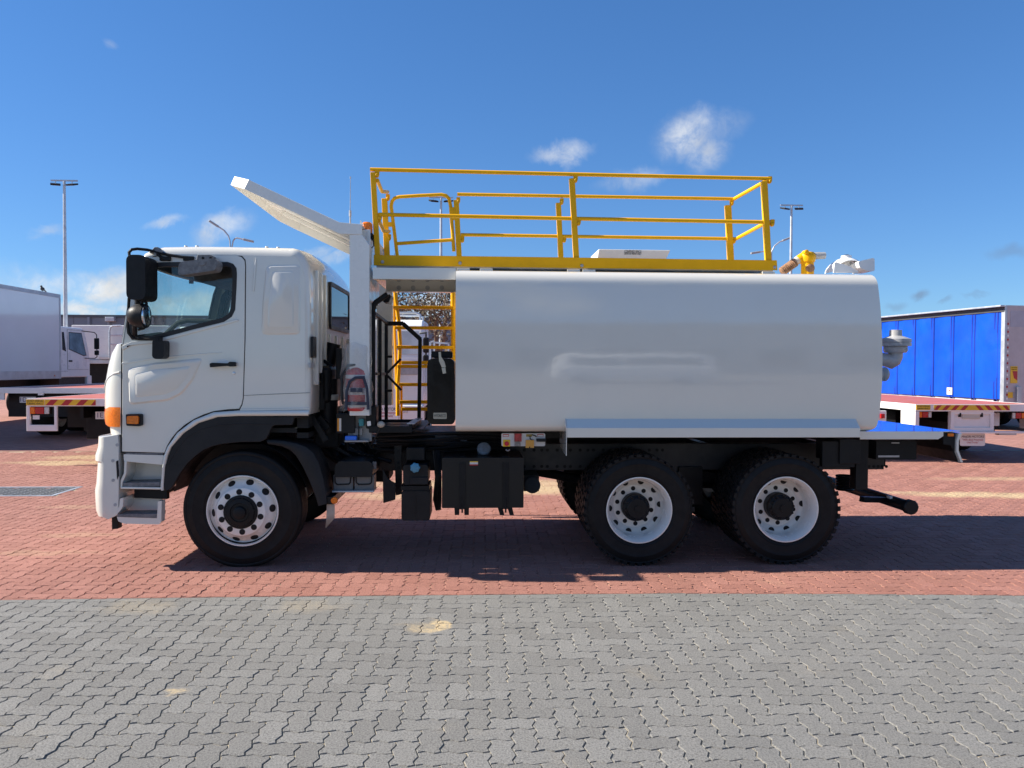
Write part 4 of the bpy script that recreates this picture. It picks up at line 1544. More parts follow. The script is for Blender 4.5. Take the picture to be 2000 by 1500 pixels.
# walkway box between the guard posts and the tank
wx0, wx1 = P(728, 530, .12)[0], tx0 - .002
wz0, wz1 = P(800, 545.5, .12)[1], P(800, 523, .12)[1]
wk = MB()
wk.box(wx0, wx1, .12, .135, wz0, wz1)
wk.box(wx0, wx1, .136, 2.3, wz1 - .006, wz1)
wk.box(wx0, wx1, .136, .20, wz0, wz0 + .006)
wk.box(wx0, wx0 + .006, .136, 1.1, wz0 + .008, wz1 - .008)
zz = P(800, 571.5, .72)[1]
wk.box(wx0 + .05, wx1 - .01, .72, .73, zz, wz1 - .008)
wk.box(wx0 + .05, wx1 - .01, .64, .719, zz, zz + .006)
wk.build('walkway', TANKW, TR, smooth=0, bevel=.002)
for px in (779, 807, 835, 863):
    for (py, yy) in ((562, .72), (546.5, .72)):
        x, z = P(px, py, yy)
        MB().lathe((x, yy, z), (0, -1, 0), [(.022, 0), (.022, .004), (.014, .004), (.014, .014), (0, .014)], 14).build('bolt', GREYM, TR, smooth=30)

# ---- yellow handrails
NR, FR = .36, 1.34
rt = .0185
ry = {}


def post(p0, p1, w, Y, brackets=()):
    a, b = P3(*p0, Y), P3(*p1, Y)
    mb = MB()
    mb.bar(a, b, .012, w)
    t = (b - a).normalized()
    s = Vector((t.z, 0, -t.x))
    mb = MB()
    c = (a + b) / 2
    mb.obox(c, t * ((b - a).length / 2), s * (w / 2), Vector((0, .022, 0)))
    o = mb.build('handrail_post', YEL, TR, smooth=0, bevel=.004)
    for (px, py) in brackets:
        q = P3(px, py, Y)
        hb_ = MB()
        hb_.slab(round_poly([(q.x - .020, q.z + .035), (q.x + .022, q.z + .035), (q.x + .020, q.z - .012), (q.x + .010, q.z - .032), (q.x - .010, q.z - .032), (q.x - .020, q.z - .012)], .01), [], Y - .012, Y + .012)
        hb_.lathe((q.x, Y - .012, q.z - .012), (0, -1, 0), [(.014, 0), (.014, .010), (.010, .014), (0, .014)], 12)
        hb_.build('rail_bracket', YEL, TR, smooth=30, bevel=.002)
    return o


def rail(pts, name='rail', r=rt):
    return MB().tube(pts, r, 12).build(name, YEL, TR, smooth=60)


post((728.5, 337), (737.5, 500), .048, NR, ((736.5, 340), (741.5, 424)))
post((1116.8, 349), (1125.5, 506), .052, NR, ((1124, 350), (1130, 434)))
post((1492, 354), (1500, 509), .056, NR, ((1503, 352), (1508, 436)))
post((751, 388), (757, 520), .058, FR, ((757.5, 386), (760, 464)))
post((891, 391), (898, 524), .056, FR, ((895, 392), (903, 468)))
post((1090.5, 396.5), (1096.5, 527), .054, FR, ((1097, 394), (1102, 468)))
post((1421.5, 401), (1428, 530), .066, FR, ((1429, 396), (1433, 470)))
rail([P3(723, 331, NR), P3(1122, 340.5, NR), P3(1504, 349, NR)])
rail([P3(740, 419, NR), P3(1122, 427, NR), P3(1500, 434, NR)])
rail([P3(893, 379.5, FR), P3(1434, 388.5, FR)])
rail([P3(900, 458.5, FR), P3(1438, 466.5, FR)])
rail([P3(1504, 349, NR), P3(1434, 388.5, FR)])
rail([P3(1496, 435, NR), P3(1438, 466.5, FR)])
rail([P3(737, 352, NR), P3(746, 374, FR - .35), P3(757, 375, FR)])
rail([P3(740, 431, NR), P3(749, 451, FR - .35), P3(760, 452, FR)])
tb = MB()
tb.slab(PP([(730, 498), (1121, 503), (1517, 508.5), (1518, 528), (1121, 523.5), (730, 518.5)], NR - .03), [], NR - .036, NR - .028)
tb.build('toe_board', YEL, TR, smooth=0, bevel=.003)
tbb = MB().slab(PP([(900, 512), (1432, 518), (1432, 532), (900, 530)], FR), [], FR + .024, FR + .03)
tbb.build('toe_board', YEL, TR, smooth=0)
for px, py in ((747, 511.5), (898.5, 514), (1136.5, 519), (1513, 522)):
    p = P3(px, py, NR - .036)
    MB().lathe(p, (0, -1, 0), [(.016, 0), (.016, .004), (.012, .010), (0, .012)], 14).build('toe_board_bolt', GREYM, TR)
# swing gate at the ladder
gate = rail([P3(776, 500, FR), P3(764, 402, FR), P3(766, 393, FR), P3(771, 387, FR), P3(780, 384.5, FR), P3(820, 382, FR), P3(862, 380, FR), P3(871, 382, FR), P3(877, 388, FR), P3(880, 402, FR), P3(886.5, 491, FR)], 'gate')
gg = MB().tube([P3(773.5, 476, FR), P3(884, 468.5, FR)], rt, 10)
gg.tube([P3(776, 498, FR), P3(778, 516, FR)], rt, 8)
gg.build('gate_rail', YEL, gate)
hg = MB()
for (a, b) in (((881, 405), (890, 430)), ((751, 434), (768, 443))):
    p, q = P(*a, FR), P(*b, FR)
    hg.box(p[0], q[0], FR - .02, FR + .01, q[1], p[1])
hg.build('gate_hinge', YEL, gate, smooth=0, bevel=.003)
# brackets holding the walkway to the tank roof
bk = MB()
for px in (905, 950, 1120, 1150, 1500):
    x, z = P(px, 524, NR)
    bk.box(x - .06, x + .06, NR - .02, NR + .06, zt - .02, zt + .045)
bk.build('rail_foot', TANKW, TR, smooth=0, bevel=.003)
wp = MB().box(P(735, 520, NR)[0], P(1510, 520, NR)[0], NR, FR, zt + .05, zt + .065)
# chequer walkway deck along the tank roof
wp.build('walkway_deck', GALV, TR, smooth=0)

# hatch box on the roof
HY = 1.55
ht = PP([(1160, 486), (1309.7, 488.5), (1281, 540), (1175, 540), (1168, 520), (1161, 500)], HY)
ht = PP([(1169, 486.5), (1309.7, 488.5), (1282, 545), (1160, 545), (1158, 510)], HY)
ht = [ht[0], ht[1], ht[2], ht[3]]
hx = MB().slab(ht, [], HY, HY + .55)
HX = hx.build('hatch', CREAM, TR, smooth=0, bevel=.008)
sx_, sz_ = P(1236, 495, HY)
t1 = lettering('hatch_sign', 'CONFINED SPACE', (P(1236, 491.5, HY)[0], HY - .002, P(1236, 491.5, HY)[1]), .045, INK, HX, width=P(1253, 490, HY)[0] - P(1220, 490, HY)[0])
t2 = lettering('hatch_sign', 'ENTRY BY PERMIT ONLY', (P(1236, 496, HY)[0], HY - .002, P(1236, 496, HY)[1]), .03, INK, HX, width=P(1253, 490, HY)[0] - P(1220, 490, HY)[0])

# ladder on the far side
LY = 2.42
lx0, lx1 = P(773, 600, LY), P(884, 600, LY)
ld = MB()
ld.tube([P3(771, 560, LY), P3(775, 600, LY), P3(779, 630, LY), P3(781.5, 670, LY), P3(780, 710, LY), P3(777, 750, LY), P3(777, 812, LY)], .024, 10)
ld.build('ladder_stile', YEL, TR)
ld = MB().tube([P3(885, 560, LY), P3(885.5, 700, LY), P3(886, 812, LY)], .030, 10)
ld.build('ladder_stile', YEL, TR)
ld = MB().tube([P3(768.5, 548, LY + .1), P3(770, 620, LY + .1), P3(773, 700, LY + .1), P3(774, 760, LY + .1)], .016, 8)
ld.build('ladder_stile', YEL, TR)
for (py, xl, xr) in ((600, 768, 886), (640, 771, 886), (678, 774, 886), (715.5, 776, 886), (751, 778, 886), (785, 780, 886), (799, 784, 886), (708, 784, 850)):
    a, b = P(xl, py - 3.2, LY - .03), P(xr, py + 3.6, LY - .03)
    MB().box(a[0], b[0], LY - .035, LY + .035, b[1], a[1]).build('rung', YEL, TR, smooth=0, bevel=.004)
MB().box(P(782, 760, LY + .1)[0], P(786, 760, LY + .1)[0], LY + .09, LY + .13, .75, P(782, 752, LY)[1]).build('ladder_leg', YEL, TR, smooth=0)

# ---- black frame between cab guard and tank
bf = MB()
B0 = .30
bf.bar(P3(728, 606, B0), P3(728, 842, B0), .050)
bf.build('frame_post', BLK, TR, smooth=0, bevel=.006)
bf = MB().tube([P3(728, 607, B0), P3(730, 596, B0), P3(735, 590, B0), P3(757, 574.5, B0)], .026, 10)
bf.build('bent_pipe', BLK, TR)
bf = MB()
bf.bar(P3(742, 622, .85), P3(742, 836, .85), .034)
bf.bar(P3(754.5, 632, 1.35), P3(754.5, 832, 1.35), .034)
bf.bar(P3(731, 612, B0), P3(758, 632, 1.42), .03)
bf.bar(P3(754, 632, 1.35), P3(788, 632, 1.35), .044)
bf.bar(P3(787, 632, 1.35), P3(821.5, 663, 1.35), .044)
bf.bar(P3(820.5, 662, 1.35), P3(818.5, 826, 1.35), .038)
bf.bar(P3(757, 728, 1.2), P3(783, 701, 1.2), .024)
bf.bar(P3(757, 734, 1.2), P3(784, 762, 1.2), .024)
for py in (696.5, 763):
    bf.bar(P3(752, py, 1.3), P3(766, py, 1.3), .026)
bf.bar(P3(733, 730, .6), P3(752, 730, 1.3), .026)
bf.build('hose_frame', BLK, TR, smooth=0, bevel=.004)
lp = MB().slab(round_poly(PP([(748, 582), (762, 575), (764, 581), (760, 591), (751, 592), (748, 588)], .5), .01), [], .45, .60).build('work_lamp', PLAST, TR, bevel=.008)
p = P3(759, 585, .52)
MB().lathe(p, (.9, -.1, -.3), [(.04, .0), (.04, .035), (0, .04)], 16).build('lens', CLRL, lp)
# platform tray at the foot of the frame
pf = MB()
xa, za = P(721, 845, .22)
xb_, zb_ = P(805, 832, .22)
pf.box(xa, xb_, .20, .225, za, zb_)
pf.box(xa + .02, xb_ + .1, .24, 1.45, za + .02, za + .03)
pf.bar(P3(802, 834, .22), P3(820, 822, .95), .03, .06)
pf.bar(P3(745, 822, .95), P3(820, 822, .95), .03, .03)
pf.build('hose_tray', BLK, TR, smooth=0, bevel=.004)
MB().obox((P3(802, 832.5, .22) + P3(819, 821.5, .93)) / 2 + Vector((0, 0, .022)), (P3(819, 821.5, .93) - P3(802, 832.5, .22)) / 2, (.035, 0, 0), (0, 0, .003)).build('tray_edge', GALV, TR, smooth=0)

# hydraulic oil tank
hy0 = .42
pl = round_poly(PP([(836, 703), (846, 699.5), (880, 700), (887, 705), (889, 822), (884, 829), (842, 829), (834.5, 822), (834, 715)], hy0), .05, 5)
HT = MB().slab(pl, [], hy0, hy0 + .55).build('oil_tank', mat('gloss_black_plastic', (.004, .004, .005), .2, var=.1, spec=.3, bump=.06, bscale=8), TR, smooth=40, bevel=.04, seg=4)
rb = MB()
rb.slab(round_poly(PP([(845, 735), (850, 732), (852, 800), (846, 803)], hy0), .01), [], hy0 - .010, hy0)
rb.slab(round_poly(PP([(872, 722), (879, 724), (880, 812), (873, 812)], hy0), .01), [], hy0 - .010, hy0)
rb.build('oil_tank_rib', MATS['gloss_black_plastic'], HT, smooth=40, bevel=.004)
a, b = P(846.5, 818, hy0), P(872.5, 806, hy0)
LB = MB().slab(round_poly([(a[0], a[1]), (b[0], a[1]), (b[0], b[1]), (a[0], b[1])], .01), [], hy0 - .013, hy0 - .001).build('oil_tank_label', mat('cream_label', (.52, .48, .36), .5), HT, smooth=0)
lettering('label_print', 'HYDRECO', ((a[0] + b[0]) / 2, hy0 - .0145, (a[1] + b[1]) / 2), .04, INK, LB, width=(b[0] - a[0]) * .86)
cpn = MB()
x, z = P(862, 698, hy0 + .2)
cpn.box(P(844, 0, hy0 + .2)[0], P(885, 0, hy0 + .2)[0], hy0 + .15, hy0 + .4, P(0 + 860, 699, hy0 + .2)[1], P(860, 686, hy0 + .2)[1])
cpn.build('oil_tank_neck', PLAST, HT, smooth=30, bevel=.012)
sp = MB()
sp.slab(PP([(856.5, 688), (861, 687), (862, 697), (868, 706), (871, 717), (863, 718), (857.5, 705)], hy0 - .016), [], hy0 - .02, hy0 - .012)
sp.slab(PP([(862.5, 719), (870, 717.5), (871.5, 729), (865, 730)], hy0 - .016), [], hy0 - .02, hy0 - .012)
sp.build('white_tag', mat('cream_tag', (.62, .58, .46), .5), HT, smooth=0, bevel=.002)

# ---- chassis
ch = MB()
cz0, cz1 = P(1100, 918, .82)[1], P(1100, 866, .82)[1]
chx0, chx1 = P(300, 0, .82)[0], P(1738, 0, .82)[0]
for (y0, y1) in ((.80, .87), (1.60, 1.67)):
    MB().box(chx0, chx1, y0, y1, cz0, cz1).build('chassis_rail', mat('chassis_black', (.018, .018, .019), .45, var=.3, vscale=5, dirt=.2, dirtcol=(.05, .042, .035)), TR, smooth=0, bevel=.006)
for px in (420, 700, 900, 1060, 1390, 1640, 1735):
    x = P(px, 0, .82)[0]
    MB().box(x, x + .07, .872, 1.598, cz0 + .02, cz1 - .02).build('cross_member', BLK, TR, smooth=0)
hl = MB()
for i in range(19):
    px = 1024 + i * 15 + (4 if i % 3 else 0)
    for py in (879, 911):
        x, z = P(px, py, .80)
        hl.lathe((x, .80, z), (0, -1, 0), [(.016, 0), (.016, .003), (.0, .003)], 10)
for px in (1697, 1707, 1715, 1723, 1731):
    x, z = P(px, 911, .80)
    hl.lathe((x, .80, z), (0, -1, 0), [(.016, 0), (.016, .003), (.0, .003)], 10)
hl.build('rail_holes', DKHOLE, TR)
# axles, springs, drive shaft, engine block
for i, xw in enumerate(WX):
    MB().cyl((xw, .35, RW), (xw, 2.05, RW), .075, 14).build('axle', BLK, TR)
    if i:
        MB().ball((xw, 1.2, RW), .24, .22, .24, 16, 10).build('differential', BLK, TR)
        MB().cyl((xw - .02, 1.2, RW + .05), (WX[i - 1] + (1.6 if i == 1 else 0), 1.2, .90 if i == 1 else .6), .05, 10).build('drive_shaft', BLK, TR)
for y in (.84, 1.63):
    sp = MB()
    for k in range(6):
        L = .75 - k * .09
        xm = (WX[1] + WX[2]) / 2
        sp.tube([(xm - L, y, .60 + k * .02), (xm, y, .66 + k * .022), (xm + L, y, .60 + k * .02)], .014, 6)
        sp.tube([(WX[0] - L * .9, y, .63 + k * .02), (WX[0], y, .58 + k * .022), (WX[0] + L * .9, y, .63 + k * .02)], .014, 6)
    sp.box((WX[1] + WX[2]) / 2 - .12, (WX[1] + WX[2]) / 2 + .12, y - .08, y + .08, .42, .80)
    sp.build('leaf_springs', BLK, TR, smooth=0)['kind'] = 'stuff'
en = MB()
en.box(P(330, 0, 1)[0], P(560, 0, 1)[0], .92, 1.55, .62, 1.18)
en.box(P(560, 0, 1)[0], P(760, 0, 1)[0], 1.0, 1.45, .62, 1.02)
en.box(P(610, 0, .5)[0], P(660, 0, .5)[0], .5, 1.9, 1.02, 1.30)
en.build('engine', DKHOLE, TR, smooth=0, bevel=.03)
# air intake stack, filter and pipes behind the cab
ai = MB()
x, z = P(640, 775, .55)
ai.cyl((x, .55, P(640, 845, .55)[1]), (x, .55, P(640, 740, .55)[1]), .095, 24)
ai.cyl((x - .06, .75, P(640, 740, .55)[1]), (x + .02, .75, P(640, 690, .55)[1] + .1), .07, 16)
ai.box(P(611, 0, .45)[0], P(634, 0, .45)[0], .42, .80, P(611, 800, .45)[1], P(611, 728, .45)[1])
ai.build('air_intake', BLK, TR, smooth=40)
MB().lathe((x, .55, P(640, 781, .55)[1]), (0, 0, 1), [(.100, 0), (.104, .012), (.104, .045), (.085, .06), (.085, .075), (.06, .08), (0, .08)], 28).build('filter_cap', mat('off_white_plastic', (.42, .41, .36), .5), TR)
pp = MB()
rng = random.Random(4)
for i in range(16):
    xa = rng.uniform(610, 720)
    pts = [P3(xa, rng.uniform(740, 790), .5 + .03 * i), P3(xa + rng.uniform(-20, 30), rng.uniform(800, 830), .5 + .03 * i), P3(xa + rng.uniform(-10, 40), rng.uniform(850, 880), .55 + .03 * i), P3(xa + rng.uniform(20, 90), rng.uniform(880, 920), .6)]
    pp.tube(pts, rng.choice((.010, .014, .022, .03)), 8)
pp.bar(P3(607, 810, .3), P3(637, 860, .3), .05)
pp.bar(P3(622, 815, .42), P3(640, 838, .42), .07)
pp.build('pipework', BLK, TR)
x, z = P(678, 712, .5)
cb = MB()
cb.bar(P3(632, 704, .62), P3(650, 716, .62), .03)
cb.bar(P3(650, 714, .62), P3(640, 740, .62), .03)
cb.box(P(655, 0, .5)[0], P(668, 0, .5)[0], .5, .7, P(660, 740, .5)[1], P(660, 680, .5)[1])
cb.build('cab_latch', BLK, TR, smooth=0, bevel=.005)
hz_ = MB()
for i in range(13):
    y = .36 + .035 * i
    z0_ = 848 + (i % 7) * 5.0
    hz_.tube([P3(735, z0_ + 4, y), P3(790, z0_ + rng.uniform(-4, 8), y), P3(850, z0_ + rng.uniform(-3, 6), y), P3(920, z0_ - 2 + rng.uniform(-3, 5), y), P3(985, z0_, y)], rng.choice((.007, .010, .014)), 6)
hz_.build('hoses', PLAST, TR)
sb = MB()
for (a, b) in (((850, 851), (893, 858)), ((900, 851.5), (952, 858)), ((960, 852), (978, 858))):
    p, q = P(*a, .5), P(*b, .5)
    sb.box(p[0], q[0], .5, .53, q[1], p[1])
sb.build('cable_tray', mat('worn_tray', (.05, .05, .052), .5, var=.3, vscale=8), TR, smooth=0)
MB().box(P(735, 0, .78)[0], tx0 + .3, .78, 1.7, P(735, 862, .6)[1], P(735, 848, .6)[1]).build('sub_frame', BLK, TR, smooth=0)

# grey box with bottles at the foot of the guard post
gx = MB()
a, b = P(656, 862, .30), P(726, 812, .30)
gx.box(P(679, 0, .3)[0], b[0], .30, .34, a[1], b[1])
gx.box(P(675, 0, .3)[0], P(722, 0, .3)[0], .22, .34, P(700, 862, .3)[1], P(700, 858.5, .3)[1])
gx.box(P(690, 0, .29)[0], P(708, 0, .29)[0], .27, .299, P(700, 850, .29)[1], P(700, 836, .29)[1])
gx.build('holder_plate', mat('grey_plate', (.30, .30, .295), .5, dirt=.2), TR, smooth=0, bevel=.004)
a, b = P(675, 859, .26), P(697.5, 851, .26)
MB().box(a[0], b[0], .22, .29, a[1], b[1]).build('blue_chock', BLUEB, TR, smooth=30, bevel=.006)
a, b = P(701, 832, .27), P(711, 818, .27)
MB().box(a[0], b[0], .25, .299, a[1], b[1]).build('teal_tag', mat('teal_plastic', (.03, .22, .26), .4), TR, smooth=0, bevel=.004)
MB().box(P(699, 0, .25)[0], P(701, 0, .25)[0], .25, .27, P(700, 859, .25)[1], P(700, 826, .25)[1]).build('strap', PLAST, TR, smooth=0)
a, b = P(656.5, 846, .24), P(693, 808, .24)
bx_ = MB().box(a[0], b[0], .24, .30, a[1], b[1]).build('control_box', PLAST, TR, smooth=30, bevel=.006)
p, q = P(659, 842, .24), P(666.5, 817, .24)
stk = MB().box(p[0], q[0], .2365, .2395, p[1], q[1]).build('warning_sticker', mat('white_sticker', (.65, .63, .58), .5), bx_, smooth=0)
MB().box(p[0], p[0] + .016, .2345, .236, p[1], q[1]).build('orange_band', mat('orange_print', (.75, .28, .02), .5), bx_, smooth=0)
MB().box(P(714, 0, .22)[0], P(735, 0, .22)[0], .22, .40, P(714, 838, .22)[1], P(714, 792, .22)[1]).build('valve_block', BLK, TR, smooth=30, bevel=.015)
MB().ball(P3(744, 829, .19), .035, .03, .03, 12, 8).build('hose_nozzle', FLAP, TR)
MB().tube([P3(744, 829, .19), P3(738, 845, .2), P3(730, 860, .22), P3(722, 870, .3)], .006, 6).build('nozzle_cord', GASK, TR)
MB().slab(round_poly(PP([(717, 823), (724, 822), (725, 831), (718, 832)], .215), .006), [], .20, .22).build('white_clip', FARW, TR, smooth=0)

# batteries
a, b = P(650, 959, .22), P(730, 928, .22)
m_ = (a[0] + b[0]) / 2
for (x0, x1) in ((a[0], m_ - .006), (m_ + .006, b[0])):
    bt = MB().box(x0, x1, .24, .40, a[1], b[1]).build('battery', BATT, TR, smooth=30, bevel=.008)
    xm = (x0 + x1) / 2
    MB().tube([(xm - .075, .236, b[1] - .01), (xm - .070, .236, b[1] - .07), (xm - .05, .236, b[1] - .088), (xm + .05, .236, b[1] - .084), (xm + .066, .236, b[1] - .07), (xm + .070, .236, b[1] - .01)], .006, 6).build('handle', PLAST, bt)
a, b = P(653, 932, .20), P(729, 901, .20)
MB().slab(round_poly([(a[0] + .0, a[1]), (b[0] - .01, a[1]), (b[0], b[1] - .04), (b[0] - .03, b[1]), (a[0] + .04, b[1]), (a[0] + .005, b[1] - .04)], .02), [], .20, .72).build('battery_cover', PLAST, TR, bevel=.02)
a, b = P(648, 962, .2), P(730, 958.5, .2)
MB().box(a[0], b[0], .20, .42, a[1], b[1]).build('battery_tray', GALV, TR, smooth=0, bevel=.003)
a, b = P(728, 916, .25), P(735, 902, .25)
MB().box(a[0], b[0], .24, .27, a[1], b[1]).build('battery_clip', BATT, TR, smooth=0)
MB().slab(PP([(747, 914), (750, 920), (757, 934), (765, 940), (773, 944), (772, 976), (748.5, 983)], .28), [], .28, .30).build('splash_plate', BLK, TR, smooth=0, bevel=.004)
MB().slab(PP([(770, 868), (784, 868), (785, 965), (773, 968)], .5), [], .5, .56).build('hanger_plate', BLK, TR, smooth=0)
mb = MB()
for px, py in ((752, 950), (769, 949), (778, 882), (778, 904), (778, 914)):
    mb.lathe(P3(px, py, .28 if px < 770 else .5), (0, -1, 0), [(.014, 0), (.014, .006), (0, .007)], 10)
mb.build('plate_bolts', DKHOLE, TR)
# additive tank with blue cap
a, b = P(784, 1017, .18), P(840, 959, .18)
AT = MB().slab(round_poly([(a[0], a[1]), (b[0], a[1]), (b[0], b[1]), (a[0], b[1])], .03, 5), [], .18, .55).build('additive_tank', PLAST, TR, smooth=40, bevel=.02, seg=3)
x = (a[0] + b[0]) / 2
MB().box(x - .003, x + .003, .176, .182, a[1] + .04, b[1] - .03).build('mould_line', PLAST, AT, smooth=0)
a, b = P(787, 947, .20), P(836, 908, .20)
UB = MB().slab(round_poly([(a[0], a[1]), (b[0], a[1]), (b[0], b[1]), (a[0], b[1])], .03, 5), [], .20, .55).build('additive_tank_top', PLAST, TR, smooth=40, bevel=.02, seg=3)
a, b = P(801, 946, .19), P(836, 932, .19)
MB().box(a[0], b[0], .182, .21, a[1], b[1]).build('front_step', MUDG, UB, smooth=30, bevel=.006)
MB().box(P(784, 0, .2)[0], P(840, 0, .2)[0], .19, .55, P(800, 958, .2)[1], P(800, 949, .2)[1]).build('tank_strap', BLK, TR, smooth=0)
x, z = P(811, 913, .17)
cpm = MB()
rows = []
for (rr_, d_) in ((.040, 0), (.043, .01), (.043, .03), (.036, .036), (.0, .036)):
    rows.append([(x + rr_ * (1 + .07 * math.cos(7 * a_)) * math.cos(a_), .175 - d_, z + rr_ * (1 + .07 * math.cos(7 * a_)) * math.sin(a_)) for a_ in [2 * PI * i / 42 for i in range(42)]])
cpm.grid(rows, closed=True)
cpm.build('filler_cap', BLUEC, UB, smooth=50)
MB().box(P(796, 0, .4)[0], P(832, 0, .4)[0], .3, .5, P(800, 900, .3)[1], P(800, 874, .3)[1]).build('bracket', BLK, TR, smooth=0, bevel=.01)
hs_ = MB()
for i in range(5):
    hs_.tube([P3(846 + i * 3, 880, .4 + i * .03), P3(852 + i * 2, 930, .4), P3(848 + i * 3, 975, .4 + .02 * i), P3(853 + i * 1.5, 996, .45)], .012, 6)
hs_.build('drain_hoses', PLAST, TR)
# fuel tank
a, b = P(863, 992.5, .14), P(1023, 894, .14)
FTK = MB().slab(round_poly([(a[0], a[1]), (b[0], a[1]), (b[0], b[1]), (a[0], b[1])], .012), [], .14, .74)
fo = FTK.build('fuel_tank', mat('satin_black', (.010, .010, .011), .34, var=.15, vscale=2, dirt=.1, dirtcol=(.022, .02, .018), spec=.3), TR, smooth=40, bevel=.055, seg=5)
for px in (903, 988):
    s0, s1 = P(px - 6, 894, .135)[0], P(px + 6, 894, .135)[0]
    sp = MB().box(s0, s1, .128, .139, a[1] - .01, b[1] - .045)
    sp.tube([((s0 + s1) / 2, .13, a[1] + .10), ((s0 + s1) / 2, .125, a[1] - .04)], .008, 8)
    sp.box(s0, s1, .17, .75, b[1] + .001, b[1] + .008)
    sp.build('tank_strap', BLK, fo, smooth=0, bevel=.002)
ft = MB()
for px in (892, 911, 976, 995):
    s0, z0_ = P(px, 1006, .16)
    ft.slab([(s0 - .022, a[1] + .01), (s0 + .022, a[1] + .01), (s0 + .022 + (.02 if px > 950 else 0), z0_), (s0 - .018 + (.02 if px > 950 else 0), z0_)], [], .16, .30)
ft.build('tank_bracket', BLK, TR, smooth=0)
x, z = P(945, 878, .36)
MB().lathe((x, .36, z), (0, -.85, .5), [(.060, -.06), (.060, .0), (.064, .006), (.064, .026), (.055, .036), (.02, .042), (0, .042)], 28).build('fuel_cap', mat('dull_cap', (.13, .16, .19), .4, var=.3, vscale=30), fo)
p, q = P(917.5, 902.5, .137), P(933.5, 894.5, .137)
stk = MB().box(p[0], q[0], .134, .138, p[1] - .03, q[1] - .03).build('fuel_sticker', MATS['white_sticker'], fo, smooth=0)
MB().box(p[0], q[0], .1325, .1335, p[1] - .03, p[1] - .02).build('sticker_band', SIGNR, fo, smooth=0)
MB().box(p[0], q[0], .1325, .1335, q[1] - .038, q[1] - .03).build('sticker_band', SIGNY, fo, smooth=0)
# exhaust / air tank right of the fuel tank
MB().cyl(P3(1040, 948, .35), P3(1040, 948, 1.0), .075, 20).build('air_tank', BLK, TR)
MB().box(P(1024, 0, .7)[0], P(1053, 0, .7)[0], .45, .9, P(1040, 961, .4)[1], P(1040, 930, .4)[1]).build('air_tank_bracket', BLK, TR, smooth=0)

# control panel under the tank
CPY = .16
a, b = P(979.5, 871.5, CPY), P(1065, 846.5, CPY)
CP = MB().slab(round_poly([(a[0], a[1]), (b[0], a[1]), (b[0], b[1]), (a[0], b[1])], .015), [], CPY, CPY + .05).build('control_panel', mat('panel_grey_white', (.62, .61, .58), .45), TR, smooth=30, bevel=.003)


def chip(px0, py0, px1, py1, m, name, par, d=.002, y=CPY):
    p, q = P(px0, py1, y), P(px1, py0, y)
    return MB().box(p[0], q[0], y - d, y - .0004, p[1], q[1]).build(name, m, par, smooth=0)


chip(982, 848, 994, 853, SIGNR, 'label_plate', CP)
chip(983, 849.5, 993, 852, MATS['white_sticker'], 'label_plate', CP, .003)
chip(982.5, 858.5, 996.5, 872, SIGNY, 'stop_plate', CP, .004)
x, z = P(989.5, 866, CPY)
MB().lathe((x, CPY - .004, z), (0, -1, 0), [(.015, 0), (.015, .012), (.021, .016), (.021, .028), (.017, .034), (0, .036)], 24).build('stop_button', mat('button_red', (.55, .015, .03), .4), CP)
chip(1004.5, 846.5, 1018.5, 862, mat('sleeve_red', (.32, .03, .03), .35, var=.5, vscale=40), 'isolator_cover', CP, .022)
chip(1005, 862, 1016.5, 871, mat('grubby_grey', (.25, .22, .19), .5, var=.4, vscale=40), 'isolator_handle', CP, .018)
chip(1027.5, 848, 1039, 853, mat('brass_label', (.30, .20, .03), .4), 'label_plate', CP)
chip(1049.5, 847.5, 1061.5, 852.5, SIGNR, 'label_plate', CP)
chip(1050.5, 849, 1060.5, 852, MATS['white_sticker'], 'label_plate', CP, .003)
ob = chip(1026.5, 859, 1042.5, 874, mat('orange_cover', (.62, .30, .05), .5), 'socket_cover', CP, .030)
chip(1033, 871.5, 1035, 874, DKHOLE, 'socket_slot', CP, .032)
MB().tube([P3(1035, 852, CPY - .01), P3(1035.5, 857, CPY - .02), P3(1038, 859, CPY - .025), P3(1042, 859.5, CPY - .02)], .005, 6).build('lead', GASK, CP)
MB().tube([P3(1039, 849, CPY - .01), P3(1045, 851, CPY - .015), P3(1048, 853, CPY - .02)], .006, 6).build('lead', GASK, CP)
a, b = P(1047.5, 862.5, CPY - .02), P(1066.5, 856.5, CPY - .02)
MB().box(a[0], b[0], CPY - .04, CPY - .001, a[1], b[1]).build('plug', PLAST, CP, smooth=0, bevel=.005)
MB().tube([P3(988, 878, .2), P3(990, 880, .2), P3(993, 880.5, .2), P3(996, 878, .2)], .006, 6).build('towing_eye', STEEL, TR)

# ---- rear of the truck
rp = MB()
RY0, RY1 = .06, 2.38
rx0, rx1 = P(1680, 842, RY0)[0], P(1843, 841, RY0)[0]
rx2 = P(1879, 844, RY0)[0]
rz0, rz1 = P(1750, 858.2, RY0)[1], P(1750, 842.5, RY0)[1]
rp.slab([(rx0, rz1), (rx1, rz1), (rx1, rz0 + .03), (rx1 - .05, rz0), (rx0, rz0)], [], RY0, RY0 + .01)
rp.box(rx0, rx2, RY0 + .011, RY1, rz1 - .008, rz1)
rp.build('rear_deck', TANKW, TR, smooth=0, bevel=.003)
tp = MB()
TP = [(1873, 846), (1879.5, 846), (1873, 861), (1872.5, 880), (1881, 903), (1877, 903.5), (1868, 881), (1868.5, 861)]
tp.slab(PP(TP, RY0), [], RY0, RY1)
tp.build('tail_plate', TANKW, TR, smooth=30, bevel=.002)
tp = MB()
x, z = P(1867, 861, RY0)
tin = PP([(1845, 846), (1868, 846), (1867.2, 861), (1866.8, 882), (1866.0, 882), (1860, 870), (1845, 868)], RY0)
tp.slab(tin, [], RY0 + .02, RY0 + .03)
